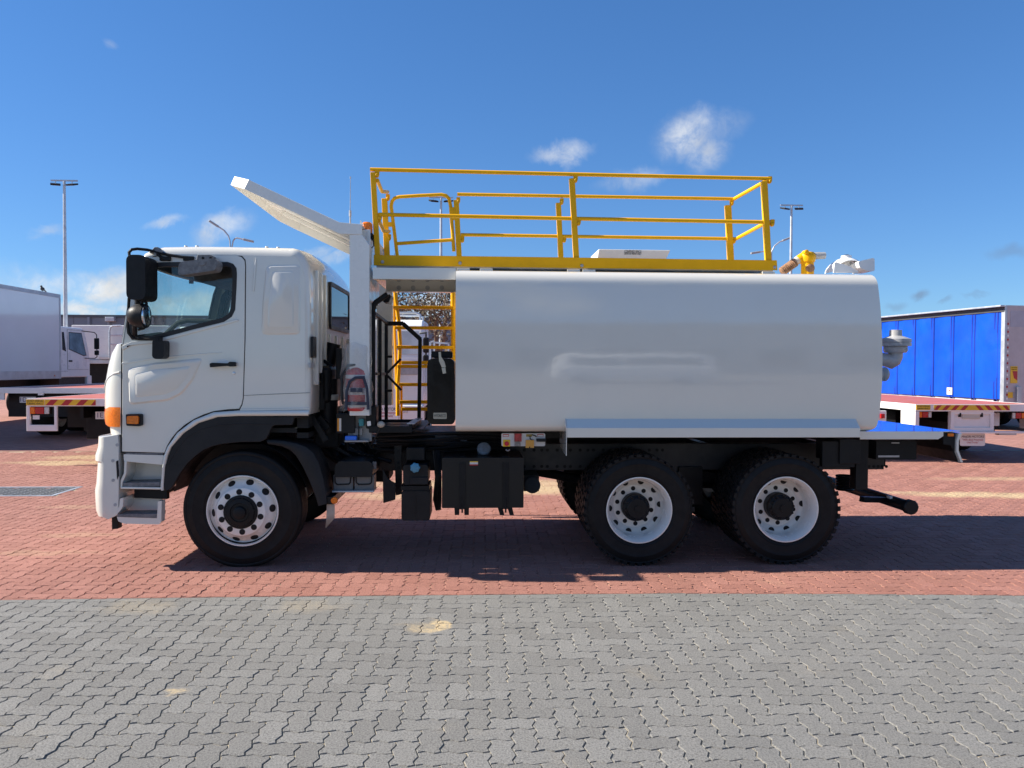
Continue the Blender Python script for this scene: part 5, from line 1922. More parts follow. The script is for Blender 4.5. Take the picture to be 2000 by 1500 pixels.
tp.slab(PP([(1864.5, 846), (1867.8, 846), (1867.5, 882), (1875.5, 902.5), (1873, 902.5), (1864.2, 882)], RY0), [], RY0 + .031, RY1 - .01)
tp.build('tail_plate_liner', BLK, TR, smooth=0)
a, b = P(1852.5, 852.5, RY0), P(1864, 846.5, RY0)
MB().box(a[0], b[0], RY0 + .004, RY0 + .019, a[1], b[1]).build('tail_marker', AMB, TR, smooth=0, bevel=.003)
db = MB()
for (c0, c1, y0, y1) in (((1711, 898), (1791, 860), .25, .9), ((1606, 913), (1670, 862), .12, .18), ((1640, 906), (1681, 858), .10, .6)):
    p, q = P(c0[0], c0[1], y0), P(c1[0], c1[1], y0)
    db.box(p[0], q[0], y0, y1, p[1], q[1])
db.build('rear_boxes', BLK, TR, smooth=0, bevel=.004)
bh = MB()
for pa_, pb_ in (((1715, 893), (1756, 889.5)), ((1741, 866), (1756, 864))):
    a, b = P(*pa_, .245), P(*pb_, .245)
    MB().box(a[0], b[0], .24, .248, a[1], b[1]).build('box_edge', GREYM, TR, smooth=0)
rp_ = MB()
p, q = P(1671, 957, .2), P(1697, 858, .2)
for y0 in (.2, 2.1):
    MB().box(p[0], q[0], y0, y0 + .12, p[1], q[1]).build('spray_bar_hanger', BLK, TR, smooth=0, bevel=.008)
pe = P3(1780, 991, .10)
sbm = MB().tube([pe, pe + Vector((0, 2.2, 0))], .054, 20)
SB = sbm.build('spray_bar', BLK, TR)
MB().lathe(pe, (0, -1, 0), [(.054, -.05), (.070, -.05), (.070, .0), (.062, .008), (0, .008)], 12).build('end_cap', BLK, SB, smooth=20)
MB().box(pe.x - .06, pe.x - .035, .36, .42, pe.z + .035, pe.z + .058).build('pipe_label', MATS['white_sticker'], SB, smooth=0)
for y0, y1 in ((.26, .5), (2.16, 1.9)):
    MB().bar(Vector((P(1690, 950, .2)[0], y0, pe.z + .05)), Vector((pe.x, y1, pe.z)), .05, .05).build('spray_bar_arm', BLK, TR, smooth=0)
cs = MB()
for i in range(6):
    z = P(1660, 930 + i * 5, .9)[1]
    cs.tube([(P(1650, 930, .9)[0] + .08 * math.cos(q), .9 + .08 * math.sin(q), z) for q in [2 * PI * k / 14 for k in range(14)]], .012, 6, closed=True)
cs.build('coil_spring', BLK, TR)
# suction pipe on the back of the tank
VY = 1.2
vp = MB()
x, z0_ = P(1749, 676, VY)
c_ = lambda py: P(1749, py, VY)[1]
vp.lathe((x, VY, c_(690)), (0, 0, 1), [(.075, 0), (.075, c_(676) - c_(690)), (.155, c_(676) - c_(690)), (.155, c_(670) - c_(690)), (.145, c_(670) - c_(690)), (.145, c_(668.5) - c_(690)), (.155, c_(668.5) - c_(690)),
                                       (.155, c_(662.5) - c_(690)), (.08, c_(657) - c_(690)), (.065, c_(656) - c_(690)), (.062, c_(644.5) - c_(690)), (.05, c_(644.5) - c_(690)), (0, c_(646) - c_(690))], 32)
vp.lathe((x, VY, c_(689)), (0, 0, 1), [(.105, 0), (.118, .02), (.118, .065), (.105, .085)], 28)
el_ = [P3(1749, 688, VY), P3(1749, 696, VY), P3(1746, 703, VY), P3(1740, 706.5, VY), P3(1730, 703, VY), P3(1712, 701, VY)]
vp.tube(el_, .072, 18)
vp.build('vent_valve', GREYM, TR, smooth=35)
MB().lathe(P3(1764, 683, VY - .06), (.5, -.85, 0), [(.03, -.02), (.03, .03), (.018, .03), (.018, .045), (0, .045)], 14).build('clamp_bolt', GREYM, TR)
MB().tube([P3(1716, 731, 1.0), P3(1731, 731, 1.0)], .055, 16).build('pipe_stub', GREYM, TR)
MB().ball(P3(1727, 731, 1.0), .05, .07, .075, 14, 8).build('stub_cap', GREYM, TR)
# yellow hydrant on the roof
HYD = .75
hy = MB()
p0 = P3(1577, 535, HYD)
hy.tube([P3(1577, 540, HYD), P3(1577, 504, HYD)], .062, 18)
hy.lathe(P3(1577, 504, HYD), (0, 0, 1), [(.072, -.04), (.080, -.01), (.078, .03), (.06, .055), (.03, .062), (0, .062)], 24)
hy.tube([P3(1577, 500, HYD), P3(1568, 502, HYD), P3(1559, 508, HYD)], .045, 12)
hy.lathe(P3(1575, 492, HYD - .08), (0, -1, 0), [(.022, -.06), (.022, .01), (.014, .014), (0, .014)], 12)
hy.build('roof_hydrant', YEL, TR, smooth=40)
MB().tube([P3(1584, 499.5, HYD), P3(1593, 499.5, HYD), P3(1611, 499, HYD)], [.030, .036, .034], 14).build('hydrant_outlet', GREYM, TR)
hv = MB().tube([P3(1560, 506, HYD), P3(1552, 513, HYD)], .040, 14)
hv.build('hose_coupling', FLAP, TR)
hv = MB()
for i in range(9):
    f = i / 8
    p = P3(1552 - 24 * f, 513 + 17 * f, HYD)
    hv.lathe(p, (-.82, 0, -.57), [(.034, -.012), (.046, -.004), (.046, .004), (.034, .012)], 14)
hv.tube([P3(1553, 512, HYD), P3(1526, 531, HYD)], .036, 12)
hv.build('suction_hose', BROWNR, TR, smooth=30)
MB().lathe(P3(1582, 524, HYD - .06), (0, -1, 0), [(.04, -.03), (.04, .02), (.03, .025), (0, .025)], 16).build('hydrant_plug', BROWNR, TR)
# white rear valve and camera hood on the roof
RVY = .7
rv = MB()
x, z = P(1650, 532, RVY)
rows = []
for i in range(13):
    a_ = PI * i / 12
    rows.append([(x + .145 * math.cos(a_) * 1.0, RVY + .13 * math.sin(b_) , z + .145 * math.sin(a_) * (0.5 + .5 * math.cos(b_) * .6 + .2)) for b_ in [-PI / 2 + PI * k / 10 for k in range(11)]])
rv.grid(rows)
rv.tube([P3(1652, 520, RVY), P3(1653, 503, RVY), P3(1653, 499.5, RVY)], .05, 14)
rv.build('roof_valve', FARW, TR, smooth=50)
MB().slab(PP([(1627, 533), (1629, 513), (1633, 512), (1660, 521), (1676, 530), (1676, 533)], RVY - .16), [], RVY - .17, RVY - .155).build('valve_bracket', FARW, TR, smooth=0, bevel=.003)
MB().tube([P3(1653, 500, RVY), P3(1653, 497.5, RVY)], .024, 10).build('valve_stem', GREYM, TR)
MB().slab(round_poly(PP([(1668, 515), (1671, 512), (1697, 506), (1700, 508), (1700, 531), (1686, 531), (1672, 525)], RVY - .12), .012), [], RVY - .20, RVY + .02).build('camera_hood', FARW, TR, smooth=40, bevel=.012)

# ---- fire extinguisher in its bracket and plastic bag: a thing of its own
FX = thing('fire_extinguisher', 'red fire extinguisher under a clear plastic bag, strapped up behind the white cab', 'extinguisher', tuple(P3(697, 802, .16)))
x, z0_ = P(697, 802, .16)
z1_ = P(697, 712, .16)[1]
hh = z1_ - z0_
MB().lathe((x, .16, z0_), (0, 0, 1), [(.08, 0), (.095, .015), (.098, .03), (.098, hh * .80), (.088, hh * .87), (.055, hh * .94), (.03, hh * .97), (.025, hh), (0, hh)], 28).build('cylinder', REDP, FX, smooth=40)
for (f0, f1, m_, nm) in ((.35, .50, mat('instruction_label', (.55, .5, .5), .5, var=.5, vscale=30), 'label'), (.70, .78, MATS['white_sticker'], 'band'), (.08, .13, MATS['white_sticker'], 'band')):
    MB().lathe((x, .16, z0_), (0, 0, 1), [(.0985, hh * f0), (.0995, hh * f0 + .002), (.0995, hh * f1 - .002), (.0985, hh * f1)], 28, caps=False).build(nm, m_, FX)
fh = MB()
fh.tube([(x, .16, z1_ - .02), (x + .01, .16, z1_ + .03), (x + .06, .14, z1_ + .035)], .016, 8)
fh.tube([(x - .02, .16, z1_ + .005), (x + .05, .15, z1_ + .01)], .012, 8)
fh.build('valve_lever', GREYM, FX)
MB().tube([(x + .01, .12, z1_), (x - .07, .09, z1_ - .01), (x - .12, .08, z1_ - .1), (x - .118, .08, z1_ - .30), (x - .11, .085, z0_ + .06)], .012, 8).build('hose', GASK, FX)
fb = MB()
fb.tube([P3(676, 800, .05), P3(677, 765, .05), P3(683, 745, .05), P3(694, 738, .045), P3(710, 737, .045), P3(717, 760, .05), P3(719, 800, .05)], .013, 8)
fb.box(P(674, 0, .05)[0], P(720, 0, .05)[0], .045, .06, P(690, 791, .05)[1], P(690, 785, .05)[1])
fb.box(P(684, 0, .05)[0], P(708, 0, .05)[0], .04, .06, P(690, 766, .05)[1], P(690, 758, .05)[1])
fb.build('bracket', mat('navy_bracket', (.02, .025, .05), .4), FX, smooth=40)
rows = []
for (py, rx_) in ((672, .10), (676, .115), (690, .125), (705, .13), (730, .135), (760, .14), (785, .14), (800, .135)):
    z = P(697, py, .16)[1]
    rows.append([(x - .005 + (rx_ + .012 * math.sin(5 * a_ + py * .1)) * math.cos(a_), .16 + (.115 + .012 * math.cos(7 * a_ + py * .07)) * math.sin(a_), z + .015 * math.sin(3 * a_)) for a_ in [2 * PI * k / 36 for k in range(36)]])
MB().grid(rows, closed=True).build('plastic_bag', BAG, FX, smooth=60)

# ---------------------------------------------------------------- other vehicles in the yard
def plain_wheel(parent, x, y, r, w, ax=(1, 0, 0)):
    """road wheel of a truck further off; axle along x"""
    t = MB().lathe((x, y, r), ax, [(r * .58, -w / 2), (r * .9, -w / 2), (r, -w * .36), (r, w * .36), (r * .9, w / 2), (r * .58, w / 2)], 28, caps=False)
    wo = t.build('wheel', RUB, parent)
    d = MB().lathe((x, y, r), ax, [(0, -w * .42), (r * .3, -w * .42), (r * .36, -w * .30), (r * .52, -w * .32), (r * .60, -w * .48), (r * .60, w * .48), (r * .52, w * .32), (r * .36, w * .30), (r * .3, w * .42), (0, w * .42)], 28)
    d.build('rim', FARW, wo)
    return wo


def stripes(parent, x0, x1, z0, z1, y, mirrored=False, wid=.11):
    b = MB().box(x0, x1, y - .006, y, z0, z1).build('stripe_board', SIGNY, parent, smooth=0)
    h = z1 - z0
    sk = h * .95
    mid = (x0 + x1) / 2
    step = wid * 2.1
    shapes = []
    if mirrored:
        for k in range(int((x1 - mid) / step) + 1):
            xa_ = mid - sk - .06 - wid - k * step
            pl_ = [(xa_, z0), (xa_ + wid, z0), (xa_ + wid + sk, z1), (xa_ + sk, z1)]
            shapes += [pl_, [(2 * mid - q[0], q[1]) for q in pl_]]
    else:
        for k in range(int((x1 - x0) / step) + 1):
            xa_ = x0 + .01 + k * step
            shapes.append([(xa_, z0), (xa_ + wid, z0), (xa_ + wid + sk, z1), (xa_ + sk, z1)])
    for pts in shapes:
        pts = [(min(max(px_, x0), x1), pz_) for px_, pz_ in pts]
        if max(q[0] for q in pts) - min(q[0] for q in pts) > .03:
            MB().prism(pts, y - .009, y - .0062).build('stripe', SIGNR, b, smooth=0)
    return b


def tail_lamp(parent, x0, x1, z0, z1, y, flip=False):
    h = MB().box(x0 - .01, x1 + .01, y - .02, y + .04, z0 - .01, z1 + .01).build('tail_lamp', PLAST, parent, smooth=0)
    cols = [AMB, REDL, CLRL]
    ws = [.30, .46, .24]
    if flip:
        cols, ws = cols[::-1], ws[::-1]
    x = x0
    for m_, w_ in zip(cols, ws):
        x2 = x + (x1 - x0) * w_
        MB().box(x + .004, x2 - .004, y - .05, y - .02, z0, z1).build('lens', m_, h, smooth=0, bevel=.006)
        x = x2
    return h


def simple_cab(parent, x0, x1, y0, y1, z0, z1, back=True):
    """cab of a truck seen from behind / from its side; y0 rear wall, y1 front"""
    w = x1 - x0
    sil = [(y0, z0), (y0, z1 - .12), (y0 + .12, z1), (y1 - .55, z1), (y1 - .38, z1 - .10), (y1 - .06, z0 + (z1 - z0) * .50), (y1, z0 + (z1 - z0) * .36), (y1, z0)]
    b = MB()
    t = MB().prism(sil, x0, x1)
    b.add([(y, x, z) for (x, y, z) in t.v], t.f)
    body = b.build('cab', FARW, parent, smooth=35, bevel=.05, seg=3)
    zb_, zt_ = z0 + (z1 - z0) * .52, z1 - .18
    for xs, sg in ((x0, -1), (x1, 1)):
        win = [(y0 + .62, zb_ + .06), (y0 + .62, zt_), (y1 - .62, zt_), (y1 - .28, zb_ - .14), (y1 - .50, zb_ - .16)]
        s_ = MB()
        xslab(s_, win, [], xs - .004 if sg < 0 else xs - .01, xs + .01 if sg < 0 else xs + .004)
        wo = s_.build('door_window', GASK, parent, smooth=0)
        s_ = MB()
        xslab(s_, inset_poly(win, .03), [], xs - .007 if sg < 0 else xs + .0045, xs - .0045 if sg < 0 else xs + .007)
        s_.build('pane', mat('sky_colour_glass', (.16, .26, .32), .05, var=.3, vscale=2), wo, smooth=0)  # sky showing in the glass is put in as a blue base colour
        s_ = MB()
        q = [(y0 + .20, zb_ + .04), (y0 + .17, zt_ - .02), (y0 + .30, zt_ - .02), (y0 + .44, zb_ - .02)]
        xslab(s_, q, [], xs - .006 if sg < 0 else xs - .01, xs + .01 if sg < 0 else xs + .006)
        s_.build('quarter_window', DGLASS, parent, smooth=0)
        dn = MB()
        e = xs + sg * .003
        for (a_, c_) in (((y0 + .52, zt_ + .08), (y0 + .54, z0 + .28)), ((y0 + .52, zt_ + .08), (y1 - .62, zt_ + .08)), ((y0 + .54, z0 + .28), (y1 - .15, z0 + .28)), ((y0 + .1, z0 + .22), (y0 + .54, z0 + .22))):
            dn.bar((e, a_[0], a_[1]), (e, c_[0], c_[1]), .012, .006)
        dn.build('door_seam', GASK, parent, smooth=0)
        hd_ = MB().box(xs + sg * .004 - .015, xs + sg * .004 + .015, y0 + .62, y0 + .84, zb_ - .38, zb_ - .32).build('door_handle', PLAST, parent, bevel=.006)
        ar = MB()
        xo = xs + sg * .30
        ar.tube([(xs, y1 - .62, z1 - .10), (xo, y1 - .30, z1 - .14), (xo, y1 - .12, z1 - .22), (xo, y1 - .10, zb_ - .18), (xo - sg * .06, y1 - .14, zb_ - .24), (xs, y1 - .42, zb_ - .24)], .016, 8)
        ar.build('mirror_arm', PLAST, parent)
        MB().box(xo - .09, xo + .09, y1 - .16, y1 - .08, zb_ + .10, zb_ + .52).build('mirror', PLAST, parent, smooth=30, bevel=.03)
        MB().box(xo - .08, xo + .08, y1 - .16, y1 - .08, zb_ - .12, zb_ + .06).build('mirror', PLAST, parent, smooth=30, bevel=.03)
    s_ = MB().box(x0 + .25, x1 - .25, y0 - .006, y0 + .01, zb_ + .05, zt_ - .05)
    s_.build('rear_window', DGLASS, parent, smooth=0)
    # windscreen
    a, c_ = (y1 - .38, z1 - .10), (y1 - .06, z0 + (z1 - z0) * .50)
    nx = Vector((0, c_[1] - a[1], -(c_[0] - a[0]))).normalized() * -1
    ws = MB()
    aa, bb = Vector((0, a[0] + .03, a[1] - .03)), Vector((0, c_[0] - .02, c_[1] + .03))
    off = Vector((0, -(bb - aa).z, (bb - aa).y)).normalized() * .012
    if off.y < 0:
        off = -off
    ws.add([(x0 + .1, *(aa + off).yz), (x1 - .1, *(aa + off).yz), (x1 - .06, *(bb + off).yz), (x0 + .06, *(bb + off).yz)], [(0, 1, 2, 3)])
    ws.build('windscreen', DGLASS, parent, smooth=0)
    MB().box(x0 - .02, x1 + .02, y1 - .25, y1 + .08, z0 - .32, z0 + .05).build('front_bumper', FARW, parent, smooth=30, bevel=.03)
    MB().lathe(((x0 + x1) / 2, y0 + .0, z1 + .03), (1, 0, 0), [(.02, -.2), (.02, .2)], 8).build('roof_bar', FARW, parent)
    return body


def flatbed(name, label, x0, x1, y0, L, z, wheels_y, cab_z, group=None):
    T = thing(name, label, 'truck', ((x0 + x1) / 2, y0, 0), 0, group)
    MB().box(x0 + .03, x1 - .03, y0 + .03, y0 + L, z - .01, z).build('deck', REDD, T, smooth=0)
    MB().box(x0, x1, y0, y0 + .03, z - .13, z + .004).build('tail_rail', FARW, T, smooth=0, bevel=.004)
    for xs in (x0, x1 - .03):
        MB().box(xs, xs + .03, y0 + .0305, y0 + L, z - .13, z + .004).build('side_rail', FARW, T, smooth=0, bevel=.004)
    cmx = MB()
    for i in range(int(L / .6)):
        cmx.box(x0 + .04, x1 - .04, y0 + .3 + i * .6, y0 + .36 + i * .6, z - .11, z - .012)
    o = cmx.build('bearers', BLK, T, smooth=0)
    o['kind'] = 'stuff'
    for xs in ((x0 + x1) / 2 - .42, (x0 + x1) / 2 + .36):
        MB().box(xs, xs + .06, y0 + .2, y0 + L + 2.0, z - .36, z - .112).build('chassis_rail', BLK, T, smooth=0)
    for wy in wheels_y:
        for xs in (x0 + .32, x1 - .32):
            plain_wheel(T, xs, wy, .48, .52)
        MB().cyl((x0 + .3, wy, .48), (x1 - .3, wy, .48), .07, 10).build('axle', BLK, T)
    MB().box(x0 + .35, x1 - .35, y0 + 1.3, y0 + L, .50, z - .115).build('underside_block', BLK, T, smooth=0)  # solid black box added under the deck to block the sun
    fy = y0 + L + .25
    simple_cab(T, x0 + .08, x1 - .08, fy, fy + 2.05, z - .35, z - .35 + cab_z)
    plain_wheel(T, x0 + .30, fy + .95, .48, .3)
    plain_wheel(T, x1 - .30, fy + .95, .48, .3)
    return T


def at(px, py, depth_y):
    return P(px, py, depth_y)


# -- nearer red-decked flatbed behind the cab
Y1 = 7.3
xa, za = P(51.5, 779, Y1)
FB1 = flatbed('flatbed_truck', 'red-decked flatbed truck parked tail-on just behind the white cab', xa, xa + 2.5, Y1, 6.6, za, (11.3, 12.6), 2.0, 'red-decked flatbed trucks')
p, q = P(51.5, 791.5, Y1), P(87, 780.5, Y1)
sg = MB().box(p[0], q[0], Y1 - .008, Y1 - .0005, p[1], q[1]).build('sign_board', SIGNY, FB1, smooth=0)
lettering('sign_print', 'DO NOT OVERTAKE', ((p[0] + q[0]) / 2, Y1 - .0095, p[1] + (q[1] - p[1]) * .74), .055, INK, sg, width=(q[0] - p[0]) * .9)
lettering('sign_print', 'TURNING VEHICLE', ((p[0] + q[0]) / 2, Y1 - .0095, p[1] + (q[1] - p[1]) * .26), .055, INK, sg, width=(q[0] - p[0]) * .9)
x2 = P(187, 786, Y1)[0]
stripes(FB1, q[0] + .01, x2, p[1], q[1], Y1 - .0005, wid=.125)
# white lamp frame
f0, f1 = P(51.5, 842, Y1), P(110.5, 793, Y1)
i0, i1 = P(58, 830, Y1), P(105.5, 793, Y1)
lf = MB().slab([f0, (f1[0], f0[1]), f1, (f0[0], f1[1])], [[i0, (i1[0], i0[1]), (i1[0], f1[1] - .01), (i0[0], f1[1] - .01)]], Y1, Y1 + .05)
lf.build('lamp_frame', FARW, FB1, smooth=0, bevel=.006)
lf2 = MB()
fx1 = f1[0] + 2.5 - (f1[0] - f0[0])
lf2.slab([(fx1 - 0, f0[1]), (fx1 + f1[0] - f0[0] , f0[1]), (fx1 + f1[0] - f0[0], f1[1]), (fx1, f1[1])], [[(fx1 + .05, i0[1]), (fx1 + .4, i0[1]), (fx1 + .4, f1[1] - .01), (fx1 + .05, f1[1] - .01)]], Y1, Y1 + .05)
lf2.build('lamp_frame', FARW, FB1, smooth=0, bevel=.006)
a, b = P(59, 808, Y1 + .06), P(98.5, 795, Y1 + .06)
tail_lamp(FB1, a[0], b[0], a[1], b[1], Y1 + .06)
a, b = P(64.5, 819, Y1 + .06), P(77.5, 811, Y1 + .06)
MB().box(a[0], b[0], Y1 + .05, Y1 + .06, a[1], b[1]).build('lamp_plate', FARW, FB1, smooth=0)
a, b = P(187, 818.5, Y1 + .2), P(216, 804, Y1 + .2)
NP = MB().box(a[0], b[0], Y1 + .19, Y1 + .2, a[1], b[1]).build('number_plate', MATS['white_sticker'], FB1, smooth=0)
lettering('plate_print', '1E', (a[0] + .075, Y1 + .188, (a[1] + b[1]) / 2), .13, mat('navy_print', (.02, .03, .12), .5), NP)
a, b = P(169, 857, Y1 + .5), P(230, 805, Y1 + .5)
MB().box(a[0], b[0], Y1 + .5, Y1 + .9, a[1], b[1]).build('tool_box', BLK, FB1, smooth=0, bevel=.01)
MB().box(xa + .3, xa + 2.2, Y1 + .8, Y1 + .85, .62, za - .14).build('rear_cross_plate', BLK, FB1, smooth=0)

# -- further flatbed on the left
Y2 = 11.9
xb2, zb2 = P(207, 758, Y2)
FB2 = flatbed('flatbed_truck', 'second red-decked flatbed truck, tail-on beside the white box truck', xb2 - 2.5, xb2, Y2, 6.0, zb2, (13.6, 14.9), 1.7, 'red-decked flatbed trucks')
a, b = P(-30, 781, Y2), P(7.5, 763, Y2)
MB().box(a[0], b[0], Y2 + .01, Y2 + .05, a[1], b[1]).build('tail_board', FARW, FB2, smooth=0)
a, b = P(73.5, 772, Y2), P(84, 763, Y2)
MB().box(a[0], b[0], Y2 + .01, Y2 + .05, a[1], b[1]).build('tail_board', FARW, FB2, smooth=0)
a, b = P(39, 786.5, Y2 + .1), P(70, 775, Y2 + .1)
NP = MB().box(a[0], b[0], Y2 + .09, Y2 + .1, a[1], b[1]).build('number_plate', MATS['white_sticker'], FB2, smooth=0)
lettering('plate_print', '1D', (a[0] + .08, Y2 + .088, (a[1] + b[1]) / 2), .15, MATS['navy_print'], NP)
MB().box(P(8, 0, Y2 + .3)[0], P(150, 0, Y2 + .3)[0], Y2 + .3, Y2 + .4, .55, zb2 - .14).build('rear_cross_plate', BLK, FB2, smooth=0)

# -- white box truck on the left, its side towards us
XB2 = -14.3


def PXX(px, py, X):
    v = ray(px, py)
    t = X / v.x
    return Vector((X, -D + v.y * t, H + v.z * t))


e = PXX(117.6, 575.5, XB2)
yend, ztop = e.y, e.z
zbot = PXX(121, 738, XB2).z
BT = thing('box_truck', 'white box truck side-on at the left with a bird on its roof', 'truck', (XB2 - 1.2, yend - 4, 0))
bxm = MB().box(XB2 - 2.5, XB2, yend - 10.4, yend, zbot, ztop)  # near end extended out of view to cast shade on the ground
BX = bxm.build('box_body', mat('white_panel', (.80, .81, .83), .12, var=.03, vscale=.5, coat=1.0, bump=.02, bscale=1.2), BT, smooth=30, bevel=.02)
tr2 = MB()
tr2.box(XB2 - .01, XB2 + .012, yend - 10.4, yend, ztop - .12, ztop + .004)
tr2.box(XB2 - .01, XB2 + .012, yend - 10.4, yend, zbot - .02, zbot + .25)
tr2.box(XB2 - .01, XB2 + .014, yend - .08, yend + .003, zbot + .26, ztop - .125)
tr2.build('edge_trim', GALV, BX, smooth=0, bevel=.003)
MB().box(XB2, XB2 + .02, yend - .45, yend - .40, zbot + .06, zbot + .10).build('side_marker', AMB, BT, smooth=0)
for xs in (XB2 - 1.7, XB2 - .85):
    MB().box(xs, xs + .06, yend - 10.2, yend + 1.6, zbot - .35, zbot - .02).build('chassis_rail', BLK, BT, smooth=0)
c0, c1 = PXX(122.5, 640, XB2 - .1), PXX(181, 745, XB2 - .1)
zc0 = PXX(150, 741, XB2 - .1).z - .1
simple_cab(BT, XB2 - 2.35, XB2 - .1, yend + .10, yend + 2.25, zc0 + .18, PXX(130, 638, XB2 - .1).z)
MB().box(XB2 - 2.3, XB2 - .13, yend + .12, yend + 1.9, zc0 - .3, zc0 + .17).build('wheel_arch', GASK, BT, smooth=0)
MB().box(XB2 - 2.0, XB2 - .6, yend + .3, yend + .9, PXX(130, 637, XB2).z, PXX(130, 631, XB2).z).build('roof_deflector', FARW, BT, bevel=.03)
for wy in (yend + 1.25, yend - 7.5):
    for xs in (XB2 - .3, XB2 - 2.2):
        plain_wheel(BT, xs, wy, .46, .3)
# bird on the box
bp_ = PXX(83, 571, XB2 - .2)
BD = thing('bird', 'small dark bird perched on the roof edge of the white box truck', 'bird', (bp_.x, bp_.y, ztop + .004))
bb_ = MB().ball((bp_.x, bp_.y, ztop + .12), .05, .11, .065, 12, 8)
bb_.ball((bp_.x, bp_.y - .07, ztop + .20), .036, .042, .036, 10, 8)
bb_.lathe((bp_.x, bp_.y - .10, ztop + .20), (0, -1, -.1), [(.012, 0), (0, .04)], 8)
bb_.obox((bp_.x, bp_.y + .14, ztop + .08), (.025, 0, 0), (0, .07, -.035), (0, .003, .006))
bb_.cyl((bp_.x - .015, bp_.y, ztop + .06), (bp_.x - .015, bp_.y, ztop + .003), .006, 6)
bb_.cyl((bp_.x + .015, bp_.y, ztop + .06), (bp_.x + .015, bp_.y, ztop + .003), .006, 6)
bb_.build('body', WING, BD)

# -- white truck body beyond the box truck
Y4 = 26.0
a, b = P(140, 702, Y4), P(330, 636, Y4)
WT = thing('white_truck', 'pale truck body with a silver ladder hoop, half hidden behind the white cab', 'truck', ((a[0] + b[0]) / 2, Y4, 0))
MB().box(a[0], b[0], Y4, Y4 + 5, a[1], b[1]).build('box_body', FARW, WT, smooth=30, bevel=.03)
c_, d_ = P(140, 710, Y4), P(330, 703, Y4)
MB().box(c_[0], d_[0], Y4 - .05, Y4 + 5, c_[1], d_[1]).build('side_rail', GALV, WT, smooth=0, bevel=.01)
MB().box(a[0] + .3, b[0] - .3, Y4 + .4, Y4 + 4.6, .5, c_[1]).build('underside_block', BLK, WT, smooth=0)
for xs in (a[0] + .5, b[0] - .5):
    plain_wheel(WT, xs, Y4 + .6, .48, .3, (0, 1, 0))
hp_ = MB()
q = [P3(214, 700, Y4 - .2), P3(214, 646, Y4 - .2), P3(216, 639, Y4 - .2), P3(221, 636.5, Y4 - .2), P3(236, 636, Y4 - .2)]
hp_.tube(q, .04, 8)
for py in (655, 672.5):
    hp_.tube([P3(214, py, Y4 - .2), P3(240, py, Y4 - .2)], .03, 8)
hp_.build('ladder_hoop', STEEL, WT)
MB().box(P(188, 0, Y4 - .1)[0], P(206, 0, Y4 - .1)[0], Y4 - .1, Y4 - .02, P(190, 701.5, Y4)[1], P(190, 697, Y4)[1]).build('rail_label', MATS['white_sticker'], WT, smooth=0)

# -- blue curtain-side trailer
CT = thing('curtain_trailer', 'blue curtain-sided trailer with grey rear doors at the right', 'trailer', (0, 0, 0))
dp = 21.8
vv = ray(1961, 690)
cpt = CAMLOC + vv * (dp / vv.dot(_d))
zt_ = (CAMLOC + ray(1961, 596) * (dp / ray(1961, 596).dot(_d))).z
zb_ = (CAMLOC + ray(1956, 784) * (dp / ray(1956, 784).dot(_d))).z
CL = 11.0
CW = 2.5
# local frame: x across (0 = curtain side), y along (0 = near end)
body = MB().box(.04, CW - .04, .05, CL, zb_ - .05, zt_ - .05)
body.build('load_body', mat('inner_grey', (.4, .4, .42), .6), CT, smooth=0)
rows = []
nS = 13
for j in range(nS * 8 + 1):
    y = .12 + (CL - .2) * j / (nS * 8)
    f = (j % 8) / 8
    puff = .040 * math.sin(PI * f) + .009 * math.sin(j * 1.7)
    rows.append([(-.0 - puff * (1 - (2 * k / 6 - 1) ** 2 * .6), y, zb_ + .06 + (zt_ - zb_ - .24) * k / 6) for k in range(7)])
MB().grid(rows).build('curtain', CURT, CT, smooth=50)
strapm = mat('blue_strap', (.003, .022, .26), .5)
for j in range(nS):
    y = .12 + (CL - .2) * (j + .0) / nS
    for dy in (0.10, .20):
        MB().box(-.020, -.004, y + dy - .020, y + dy + .020, zb_ + .02, zt_ - .17).build('strap', strapm, CT, smooth=0)
    MB().box(-.035, -.004, y + .12, y + .18, zb_ - .02, zb_ + .05).build('buckle', BLK, CT, smooth=0)
MB().box(-.17, CW + .03, -.02, CL, zt_ - .05, zt_).build('roof', GALV, CT, smooth=0, bevel=.01)
MB().box(-.035, .02, -.01, CL, zt_ - .19, zt_ - .055).build('roof_rail', mat('shaded_rail', (.06, .06, .065), .5), CT, smooth=0, bevel=.01)  # dark colour carries the shade below the roof overhang
MB().box(-.02, .06, -.03, .10, zb_ - .05, zt_ - .02).build('corner_post', GALV, CT, smooth=0, bevel=.006)
tp_ = MB()
for i in range(20):
    z = zb_ + .05 + i * (zt_ - zb_ - .5) / 20
    MB().box(.065, .115, -.036, -.0305, z, z + .06).build('reflective_tape', SIGNR if i % 2 else FARW, CT, smooth=0)
MB().box(.06, CW, -.03, .05, zb_ - .05, zt_ - .02).build('rear_door', mat('dusty_grey_door', (.50, .47, .47), .5, dirt=.15), CT, smooth=0)
MB().box(.16, CW, -.036, -.0305, zt_ - .62, zt_ - .16).build('door_head', mat('cool_grey_panel', (.42, .43, .48), .5), CT, smooth=0)
sg = MB().box(.19, .42, -.045, -.0305, zb_ + .52, zb_ + 1.0).build('marker_sign', SIGNY, CT, smooth=0)
MB().prism([(.25, zb_ + .86), (.41, zb_ + .86), (.41, zb_ + .60), (.30, zb_ + .66)], -.048, -.0455).build('red_panel', SIGNR, sg, smooth=0)
lettering('sign_print', 'DO NOT OVERTAKE', (.305, -.047, zb_ + .955), .04, INK, sg, width=.2)
lettering('sign_print', 'TURNING VEHICLE', (.305, -.047, zb_ + .905), .04, INK, sg, width=.2)
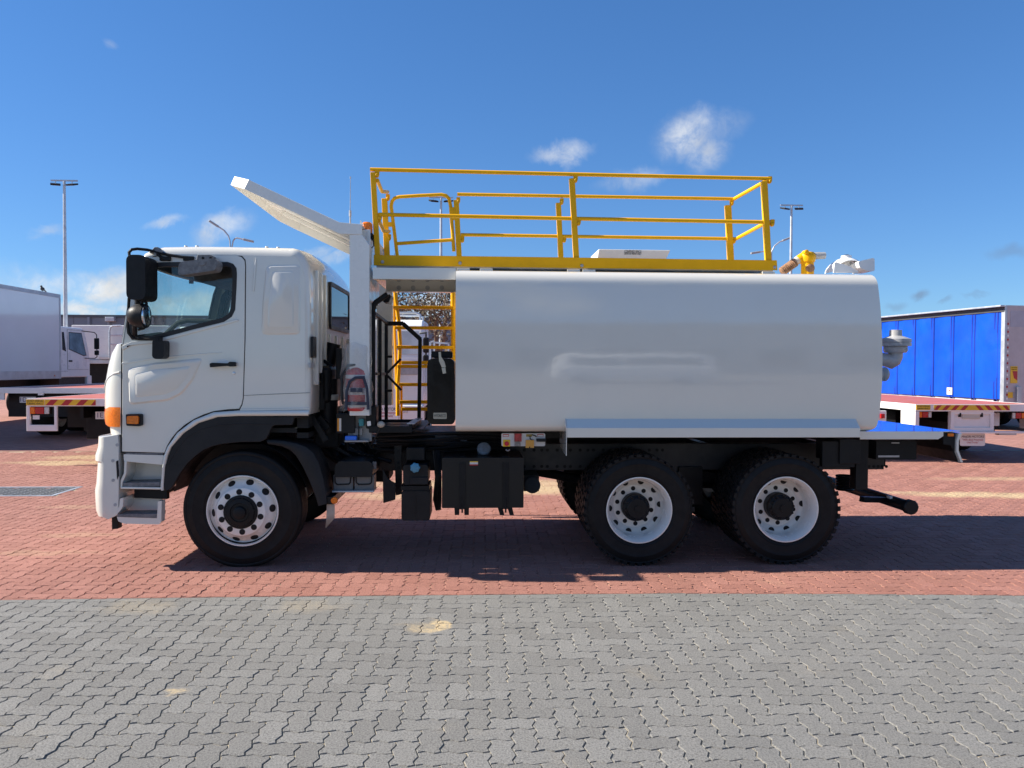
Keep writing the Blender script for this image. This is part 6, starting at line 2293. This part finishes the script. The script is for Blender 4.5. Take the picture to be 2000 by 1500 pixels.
MB().box(.12, .28, -.04, -.0305, zb_ + .10, zb_ + .26).build('plate_label', SIGNY, CT, smooth=0)
MB().box(.29, .40, -.04, -.0305, zb_ + .10, zb_ + .26).build('plate_label', GREYM, CT, smooth=0)
MB().box(.36, .50, -.12, -.03, zb_ - .06, zb_ + .42).build('door_lock_box', GALV, CT, smooth=0, bevel=.01)
sq = MB().box(-.034, -.021, 1.88, 2.10, zb_ + .12, zb_ + .34).build('square_label', MATS['white_sticker'], CT, smooth=0)
MB().box(-.036, -.0345, 1.97, 2.02, zb_ + .23, zb_ + .27).build('label_mark', SIGNR, sq, smooth=0)
MB().box(.1, CW - .1, .1, CL, .55, zb_ - .055).build('chassis', BLK, CT, smooth=0)
for wy in (1.2, 2.5, 3.8):
    for xs in (.3, CW - .3):
        plain_wheel(CT, xs, wy, .48, .4)
CT.location = (cpt.x, cpt.y, 0)
CT.rotation_euler = (0, 0, R(8.5))

# -- red-decked flatbed on the right
Y5 = 7.4
xr0, zr0 = P(1788, 790, Y5)
FB3 = flatbed('flatbed_truck', 'red-decked flatbed truck with striped tail and white mudflap, behind the water truck spray bar', xr0, xr0 + 2.5, Y5, 8.2, zr0, (9.6, 10.9), 2.0, 'red-decked flatbed trucks')
p, q = P(1789.5, 800.5, Y5), P(1817, 791, Y5)
sg = MB().box(p[0], q[0], Y5 - .008, Y5 - .0005, p[1], q[1]).build('sign_board', SIGNY, FB3, smooth=0)
lettering('sign_print', 'DO NOT OVERTAKE', ((p[0] + q[0]) / 2, Y5 - .0095, p[1] + (q[1] - p[1]) * .74), .04, INK, sg, width=(q[0] - p[0]) * .9)
lettering('sign_print', 'TURNING VEHICLE', ((p[0] + q[0]) / 2, Y5 - .0095, p[1] + (q[1] - p[1]) * .26), .04, INK, sg, width=(q[0] - p[0]) * .9)
p, q = P(1824, 801, Y5), P(1972, 791.5, Y5)
stripes(FB3, p[0], q[0], p[1], q[1], Y5 - .0005, True, wid=.085)
a, b = P(1787.5, 840, Y5), P(1790, 801, Y5)
for xs in (xr0, xr0 + 2.42):
    MB().box(xs, xs + .08, Y5 + .001, Y5 + .5, a[1], zr0 - .135).build('lamp_frame', FARW, FB3, smooth=0, bevel=.006)
a, b = P(1790.5, 815, Y5 + .1), P(1817, 804, Y5 + .1)
tail_lamp(FB3, a[0], b[0], a[1], b[1], Y5 + .1)
a, b = P(1974, 817, Y5 + .1), P(2000, 806, Y5 + .1)
tail_lamp(FB3, a[0], b[0], a[1], b[1], Y5 + .1, True)
a, b = P(1855, 842, Y5 + .05), P(1940, 802, Y5 + .05)
UR = MB().box(a[0], b[0], Y5 + .05, Y5 + .12, a[1], b[1]).build('underrun_panel', FARW, FB3, smooth=0, bevel=.008)
MB().slab([a, (b[0], a[1]), b, (a[0], b[1])], [inset_poly([a, (b[0], a[1]), b, (a[0], b[1])], .07)], Y5 + .02, Y5 + .049).build('panel_frame', FARW, UR, smooth=0, bevel=.006)
a, b = P(1879, 818, Y5 + .04), P(1914, 803.5, Y5 + .04)
MB().box(a[0], b[0], Y5 + .03, Y5 + .05, a[1], b[1]).build('plate_holder', mat('aged_cream', (.58, .55, .45), .5), UR, smooth=0, bevel=.005)
for px in (1872.5, 1915):
    a, b = P(px, 814.5, Y5 + .03), P(px + 5, 805.5, Y5 + .03)
    MB().box(a[0], b[0], Y5 + .02, Y5 + .05, a[1], b[1]).build('rubber_buffer', PLAST, UR, smooth=30, bevel=.008)
a, b = P(1850, 846.5, Y5 + .02), P(2010, 842.5, Y5 + .02)
MB().box(a[0], b[0], Y5 - .02, Y5 + .08, a[1], b[1]).build('underrun_bar', FARW, FB3, smooth=0, bevel=.006)
a, b = P(1875, 871, Y5 + .15), P(1924.5, 846.5, Y5 + .15)
MF = MB().slab(round_poly([a, (b[0], a[1]), b, (a[0], b[1])], .04), [], Y5 + .15, Y5 + .16).build('mudflap', FARW, FB3, smooth=0)
cxm = (a[0] + b[0]) / 2
wdt = b[0] - a[0]
lettering('mudflap_print', 'MAJOR MOTORS', (cxm, Y5 + .148, b[1] - .065), .06, INK, MF, width=wdt * .88)
lettering('mudflap_print', '"WA\'s Best Presented', (cxm, Y5 + .148, b[1] - .125), .05, INKR, MF, width=wdt * .82)
lettering('mudflap_print', 'Used Trucks"', (cxm, Y5 + .148, b[1] - .175), .05, INKR, MF, width=wdt * .46)
MB().box(xr0 + .3, xr0 + 2.2, Y5 + .9, Y5 + .95, .5, zr0 - .14).build('rear_cross_plate', BLK, FB3, smooth=0)
a, b = P(1941, 832, Y5 + .3), P(1953, 806, Y5 + .3)
MB().box(a[0], b[0], Y5 + .3, Y5 + .4, a[1], b[1]).build('service_box', FARW, FB3, smooth=0, bevel=.01)
a, b = P(1950, 849.5, Y5 + .3), P(1984, 845.5, Y5 + .3)
MB().box(a[0], b[0], Y5 + .28, Y5 + .4, a[1], b[1]).build('step_plate', GALV, FB3, smooth=0)

# -- small tail of another truck between tank and flatbed
Y6 = 7.6
a, b = P(1690, 826, Y6), P(1731.5, 802, Y6)
DT = thing('tipper_truck', 'white truck tail with one red lamp, peeping out behind the water tank', 'truck', ((a[0] + b[0]) / 2 - 1, Y6, 0))
x1_ = b[0]
MB().box(x1_ - 2.4, x1_, Y6, Y6 + .06, a[1], b[1]).build('tail_board', FARW, DT, smooth=0, bevel=.01)
c_, d_ = P(1718, 817, Y6), P(1726, 808, Y6)
MB().box(c_[0], d_[0], Y6 - .05, Y6 - .001, c_[1], d_[1]).build('tail_lamp', REDL, DT, smooth=0, bevel=.008)
c_, d_ = P(1712, 829, Y6), P(1729, 823.5, Y6)
stripes(DT, c_[0], d_[0], c_[1], d_[1], Y6 - .002, wid=.12)
MB().box(x1_ - 2.3, x1_ - .1, Y6 + .1, Y6 + 5, .55, b[1] - .02).build('chassis', BLK, DT, smooth=0)
MB().box(x1_ - 2.35, x1_ - .02, Y6 + .2, Y6 + 4.6, b[1] + .01, b[1] + .08).build('tray', BLK, DT, smooth=0)
for wy in (Y6 + 1.0, Y6 + 6.0):
    for xs in (x1_ - .3, x1_ - 2.1):
        plain_wheel(DT, xs, wy, .46, .4)
simple_cab(DT, x1_ - 2.35, x1_ - .1, Y6 + 5.1, Y6 + 7.0, .7, 2.2)

# -- white cab truck seen through the gap under the walkway, facing us
Y7 = 8.6
xg0, xg1 = P(742, 700, Y7)[0], P(826, 700, Y7)[0]
zg1, zg0 = P(780, 640, Y7)[1], P(780, 800, Y7)[1]
GT = thing('cab_truck', 'white truck with dark mirrors facing the camera, framed by the yellow ladder', 'truck', ((xg0 + xg1) / 2, Y7, 0))
xg0 = xg1 - 2.25
sil = [(Y7, zg0), (Y7, P(780, 702, Y7)[1]), (Y7 + .18, zg1 + .05), (Y7 + .34, zg1 + .18), (Y7 + 1.9, zg1 + .20), (Y7 + 1.95, zg0)]
t_ = MB().prism(sil, xg0, xg1)
MB().add([(y, x, z) for (x, y, z) in t_.v], t_.f).build('cab', FARW, GT, smooth=30, bevel=.05, seg=3)
zl_, zh_ = P(780, 692, Y7)[1], P(780, 646, Y7)[1]
ws = MB()
y_at = lambda z: Y7 + .18 * (z - sil[1][1]) / (sil[2][1] - sil[1][1]) - .012
ws.add([(xg0 + .12, y_at(zl_), zl_), (xg1 - .06, y_at(zl_), zl_), (xg1 - .09, y_at(zh_), zh_), (xg0 + .16, y_at(zh_), zh_)], [(0, 1, 2, 3)])
ws.build('windscreen', mat('pale_windscreen', (.36, .38, .42), .06, var=.2, vscale=2), GT, smooth=0)
MB().box(xg0 + .1, xg1 - .1, Y7 - .02, Y7 + .0, P(780, 732, Y7)[1], P(780, 716, Y7)[1]).build('grille', GREYM, GT, smooth=0, bevel=.01)
MB().box(xg0 - .02, xg1 + .02, Y7 - .12, Y7 + .2, P(780, 826, Y7)[1], P(780, 790, Y7)[1]).build('front_bumper', FARW, GT, smooth=30, bevel=.04)
MB().box(xg0 + .2, xg1 - .2, Y7 + .05, Y7 + 6.5, .5, zg0).build('chassis', BLK, GT, smooth=0)
for xs in (xg1 - .45, xg0 + .45):
    MB().box(xs - .16, xs + .16, Y7 - .135, Y7 - .115, P(780, 806, Y7)[1], P(780, 797, Y7)[1]).build('headlight', CLRL, GT, smooth=0, bevel=.01)
a, b = P(826, 689, Y7 - .1), P(838, 659, Y7 - .1)
MB().box(a[0], b[0], Y7 - .15, Y7 - .04, a[1], b[1]).build('mirror', PLAST, GT, smooth=30, bevel=.03)
a, b = P(826, 709, Y7 - .1), P(837, 693, Y7 - .1)
MB().box(a[0], b[0], Y7 - .15, Y7 - .04, a[1], b[1]).build('mirror', PLAST, GT, smooth=30, bevel=.03)
MB().tube([P3(820, 651, Y7), P3(832, 650, Y7 - .09), P3(832, 712, Y7 - .09), P3(822, 716, Y7)], .018, 8).build('mirror_arm', PLAST, GT)
rk = MB()
for y in (Y7 + .6, Y7 + 1.5):
    rk.tube([Vector((xg0 + .1, y, zg1 + .15)), Vector((xg0 + .1, y, zg1 + .34)), Vector((xg1 - .2, y, zg1 + .34)), Vector((xg1 - .1, y, zg1 + .30)), Vector((xg1 - .1, y, zg1 + .15))], .022, 8)
rk.build('roof_rack', GALV, GT)
for xs in (xg0 + .25, xg1 - .25):
    for wy in (Y7 + .9, Y7 + 4.8):
        plain_wheel(GT, xs, wy, .46, .3)
MB().box(xg0 - .05, xg1 + .05, Y7 + 2.1, Y7 + 6.6, .95, 1.12).build('tray', GALV, GT, smooth=0)
wr = MB()
for (a, b) in (((840, 716), (840, 668)), ((841, 668), (848, 666)), ((848, 716), (848, 667)), ((850, 669), (876, 671)), ((876, 671), (876, 716)), ((842, 690), (876, 691))):
    wr.bar(P3(*a, Y7 + 3.2), P3(*b, Y7 + 3.2), .04)
wr.build('tray_rack', FARW, GT, smooth=0)
YS = Y7 - .16
a, b = P(712, 828, YS), P(778, 702, YS)
bo_ = MB().slab(round_poly([a, (b[0], a[1]), b, (a[0], b[1])], .06), [], YS, YS + .03).build('dealer_panel', FARW, GT, smooth=0)
wd = b[0] - a[0]
cx_ = P(752, 800, YS)[0]
zz_ = P(765, 799.5, YS)[1]
lettering('panel_print', 'MAJOR MOTORS', (cx_, YS - .002, zz_), .09, INK, bo_, width=wd * .70)
lettering('panel_print', '"WA\'s Best Presented', (cx_, YS - .002, zz_ - .068), .07, INKR, bo_, width=wd * .66)
lettering('panel_print', 'Used Trucks"', (cx_ + wd * .05, YS - .002, zz_ - .13), .07, INKR, bo_, width=wd * .42)

# -- white van across the yard, behind the photographer (mirrored in the glossy tank)
VN = thing('white_van', 'white van across the yard, mirrored faintly in the side of the water tank', 'van', (5.4, -18, 0))
vb = MB()
rows = []
for (x, zr) in ((2.6, 1.1), (2.66, 1.6), (2.8, 2.02), (2.95, 2.12), (7.4, 2.18), (7.6, 2.05), (7.66, 1.2)):
    k_ = max(0, min(1, (zr - 1.25) / .8))
    rows.append([(x, -17.0, .40), (x, -16.96, .75), (x, -17.0, min(zr, 1.18)), (x, -17.10 - .06 * k_, min(zr, 1.30)), (x, -17.26, max(min(zr, 1.30), zr - .22)), (x, -17.45, zr - .03), (x, -17.8, zr),
                 (x, -18.2, zr), (x, -18.6, max(min(zr, 1.3), zr - .1)), (x, -18.9, min(zr, 1.18)), (x, -18.9, .40)])
vb.grid(rows)
vb.f.append(tuple(range(11)))
vb.f.append(tuple(range(len(vb.v) - 11, len(vb.v))))
vb.build('body', FARW, VN, smooth=30)
vw = MB().add([(3.0, -17.13, 1.36), (4.6, -17.13, 1.36), (4.6, -17.235, 1.86), (3.1, -17.235, 1.86)], [(0, 1, 2, 3)])
vw.build('side_window', DGLASS, VN, smooth=0)
MB().add([(4.75, -17.13, 1.36), (7.3, -17.13, 1.36), (7.2, -17.235, 1.86), (4.75, -17.235, 1.86)], [(0, 1, 2, 3)]).build('side_window', DGLASS, VN, smooth=0)
for wx in (3.6, 7.0):
    for wy in (-17.1, -18.75):
        plain_wheel(VN, wx, wy, .36, .24, (0, 1, 0))

OFF = thing('office_building', 'cream dealership office with dark windows, mirrored faintly in the water tank', 'building', (9, -30, 0))
ow = MB().box(-4, 30, -42, -30, 0, 5.6).build('wall', mat('cream_render', (.55, .50, .42), .8, var=.05), OFF, smooth=0)
MB().box(-4.4, 30.4, -42.4, -29.4, 5.6, 5.95).build('roof', GALV, OFF, smooth=0)
for i in range(8):
    wo = MB().box(-2 + i * 4, -2 + i * 4 + 2.2, -30.0, -29.94, 1.0, 2.9).build('window', GASK, OFF, smooth=0)
    MB().box(-1.92 + i * 4, -2 + i * 4 + 2.12, -29.938, -29.92, 1.08, 2.82).build('pane', DGLASS, wo, smooth=0)

# ---------------------------------------------------------------- building, tree and poles behind
YB = 47.0
bz = P(180, 615, YB)[1]
bx0, bx1 = -62.0, 24.0
BL = thing('warehouse', 'long low blue-grey warehouse with a flat roofline behind the parked trucks', 'building', (-15, YB, 0))
wl = MB().box(bx0, bx1, YB, YB + 18, 0, bz - .15)
W_ = wl.build('wall', CLAD, BL, smooth=0)
MB().box(bx0 - .1, bx1 + .1, YB - .12, YB + 18.1, bz - .15, bz).build('roof', mat('dark_capping', (.07, .085, .105), .5), BL, smooth=0)
sm_ = MB()
for i in range(int((bx1 - bx0) / 1.2)):
    x = bx0 + i * 1.2
    MB().box(x + .02, x + 1.18, YB - .03, YB - .001, .05, bz - .18).build('cladding_panel', CLAD, W_, smooth=0)
for px in (175, 214, 300, 400, 790, 850):
    x = P(px, 650, YB)[0]
    MB().box(x - .07, x + .07, YB - .16, YB - .031, 0, bz - .16).build('downpipe', mat('pale_blue_grey', (.22, .27, .33), .5), BL, smooth=0)
x, z = P(219, 624, YB)
MB().box(x - .3, x + .3, YB - .4, YB - .031, z - .15, z + .15).build('wall_lamp', GALV, BL, smooth=0, bevel=.03)
x0_, z0_ = P(260, 690, YB)
MB().box(-9, -4.5, YB - .06, YB - .031, 0, 4.2).build('roller_door', mat('roller_door_grey', (.30, .31, .33), .5), BL, smooth=0)
MB().box(3, 7.5, YB - .06, YB - .031, 0, 4.2).build('roller_door', MATS['roller_door_grey'], BL, smooth=0)


def floodlight_pole(label, px, py_top, Hp, flip=1):
    v = ray(px, py_top)
    t = (Hp - H) / v.z
    X, Y = v.x * t, -D + v.y * t
    T = thing('floodlight_pole', label, 'light pole', (X, Y, 0), 0, 'floodlight poles round the yard')
    MB().tube([(X, Y, 0), (X, Y, Hp * .45), (X, Y, Hp)], [.10, .085, .055], 12).build('pole', GALV, T)
    MB().box(X - .58, X + .58, Y - .03, Y + .03, Hp, Hp + .06).build('cross_arm', GALV, T, smooth=0)
    MB().cyl((X, Y, .0), (X, Y, .04), .2, 12).build('base_plate', GALV, T)
    for sx, rz in ((-.36, .5), (.36, -.3)):
        h = MB()
        c = Vector((X + sx, Y - .05, Hp - .15))
        ax_, ay_ = Vector((.20 * math.cos(rz), .20 * math.sin(rz), -.02 * sx)), Vector((-.15 * math.sin(rz), .15 * math.cos(rz), .05))
        h.obox(c, ax_, ay_, ax_.cross(ay_).normalized() * .035)
        ho = h.build('floodlight', PLAST, T, smooth=0, bevel=.01)
        n_ = ax_.cross(ay_).normalized()
        MB().obox(c - n_ * .038, ax_ * .85, ay_ * .85, n_ * .004).build('lens', CLRL, ho, smooth=0)
        MB().bar((X + sx, Y - .03, Hp), (X + sx, Y - .05, Hp - .12), .03).build('bracket', GALV, T, smooth=0)
    return T


floodlight_pole('tall floodlight pole standing just right of the white box truck', 125.5, 354, 10.0)
floodlight_pole('floodlight pole behind the yellow swing gate and ladder', 861.5, 387, 10.0)
floodlight_pole('floodlight pole beyond the rear end of the yellow handrail', 1546, 402, 10.0)


def street_lamp(label, px, py, Hp, arms):
    v = ray(px, py)
    t = (Hp - H) / v.z
    X, Y = v.x * t, -D + v.y * t
    T = thing('street_lamp', label, 'street lamp', (X, Y, 0), 0, 'curved-arm street lamps')
    k = (Y + D) / F
    MB().tube([(X, Y, 0), (X, Y, Hp - 1.2)], [.10, .06], 10).build('pole', GALV, T)
    for pts in arms:
        q = [Vector((X + (a - px) * k, Y, Hp + (py - b) * k)) for a, b in pts]
        MB().tube([Vector((X, Y, Hp - 1.3))] + q, .04, 8).build('arm', GALV, T)
        d = (q[-1] - q[-2]).normalized()
        s = Vector((0, 1, 0))
        MB().obox(q[-1] + d * .18, d * .30, s * .10, d.cross(s) * .06).build('lamp_head', GREYM, T, smooth=0, bevel=.03)
    return T


street_lamp('street lamp with two curved arms showing above the white cab roof', 450, 452, 9.5, [[(449, 470), (446, 460), (438, 450), (424, 441)], [(455, 470), (458, 466), (462, 464), (478, 467.5)]])
street_lamp('street lamp with curved arms showing under the rear handrail', 1508, 482, 9.5, [[(1507, 492), (1513, 480), (1523, 472), (1532, 468.5)], [(1505, 494), (1500, 490), (1492, 491), (1480, 493)]])


def build_tree(px, Y, seed, hgt, spread, label):
    rg = random.Random(seed)
    X = P(px, 700, Y)[0]
    T = thing('gum_tree', label, 'tree', (X, Y, 0))
    limbs = MB()
    tips = []

    def grow(p, d, L, r, lev):
        pts = [p]
        q = p.copy()
        for i in range(4):
            d = (d + Vector((rg.gauss(0, .16), rg.gauss(0, .16), rg.gauss(0.02, .10)))).normalized()
            q = q + d * (L / 4)
            pts.append(q.copy())
        limbs.tube(pts, [r * (1 - .11 * i) for i in range(5)], 7 if lev < 2 else 4, caps=False)
        if lev >= 4:
            tips.append((q, d))
            return
        if lev >= 2:
            tips.append((pts[2], d))
        for _ in range(3 if lev else 4):
            nd = (d + Vector((rg.gauss(0, .65) * spread, rg.gauss(0, .65) * spread, rg.gauss(.05, .35)))).normalized()
            grow(pts[rg.choice((3, 4, 4))], nd, L * rg.uniform(.58, .82), r * .55, lev + 1)
    grow(Vector((X, Y, -.05)), Vector((0, 0, 1)), hgt * .36, .20, 0)
    limbs.build('trunk', BARK, T, recalc=False)
    V, Fc = [], []
    for (q, d) in tips:
        for _ in range(13):
            c = q + Vector((rg.gauss(0, .34), rg.gauss(0, .34), rg.gauss(-.05, .26)))
            a = Vector((rg.gauss(0, 1), rg.gauss(0, 1), rg.gauss(-.5, .8))).normalized()
            b = a.cross(Vector((rg.gauss(0, 1), rg.gauss(0, 1), rg.gauss(0, 1)))).normalized()
            l, w = rg.uniform(.06, .12), rg.uniform(.018, .034)
            o = len(V)
            V.extend([tuple(c - a * l), tuple(c + b * w), tuple(c + a * l), tuple(c - b * w)])
            Fc.append((o, o + 1, o + 2, o + 3))
    m_ = MB()
    m_.v, m_.f = V, Fc
    me = bpy.data.meshes.new('crown')
    me.from_pydata(V, [], Fc)
    me.materials.append(LEAF)
    o = bpy.data.objects.new('crown', me)
    COL.objects.link(o)
    o.parent = T
    o.matrix_parent_inverse = inv_world(T)
    return T


build_tree(815, 22.0, 3, 6.2, 1.15, 'sparse brown-leaved tree seen through the yellow ladder, nearer the pole')
build_tree(742, 24.0, 8, 6.0, 1.1, 'fuller brown-leaved tree behind the black hose frame')

# pieces that are many and tiny stay joined as one part each
for o in bpy.data.objects:
    if o.type == 'MESH' and o.name.split('.')[0] in ('hoses', 'pipework', 'drain_hoses', 'rail_holes', 'hub_bolts'):
        o['kind'] = 'stuff'
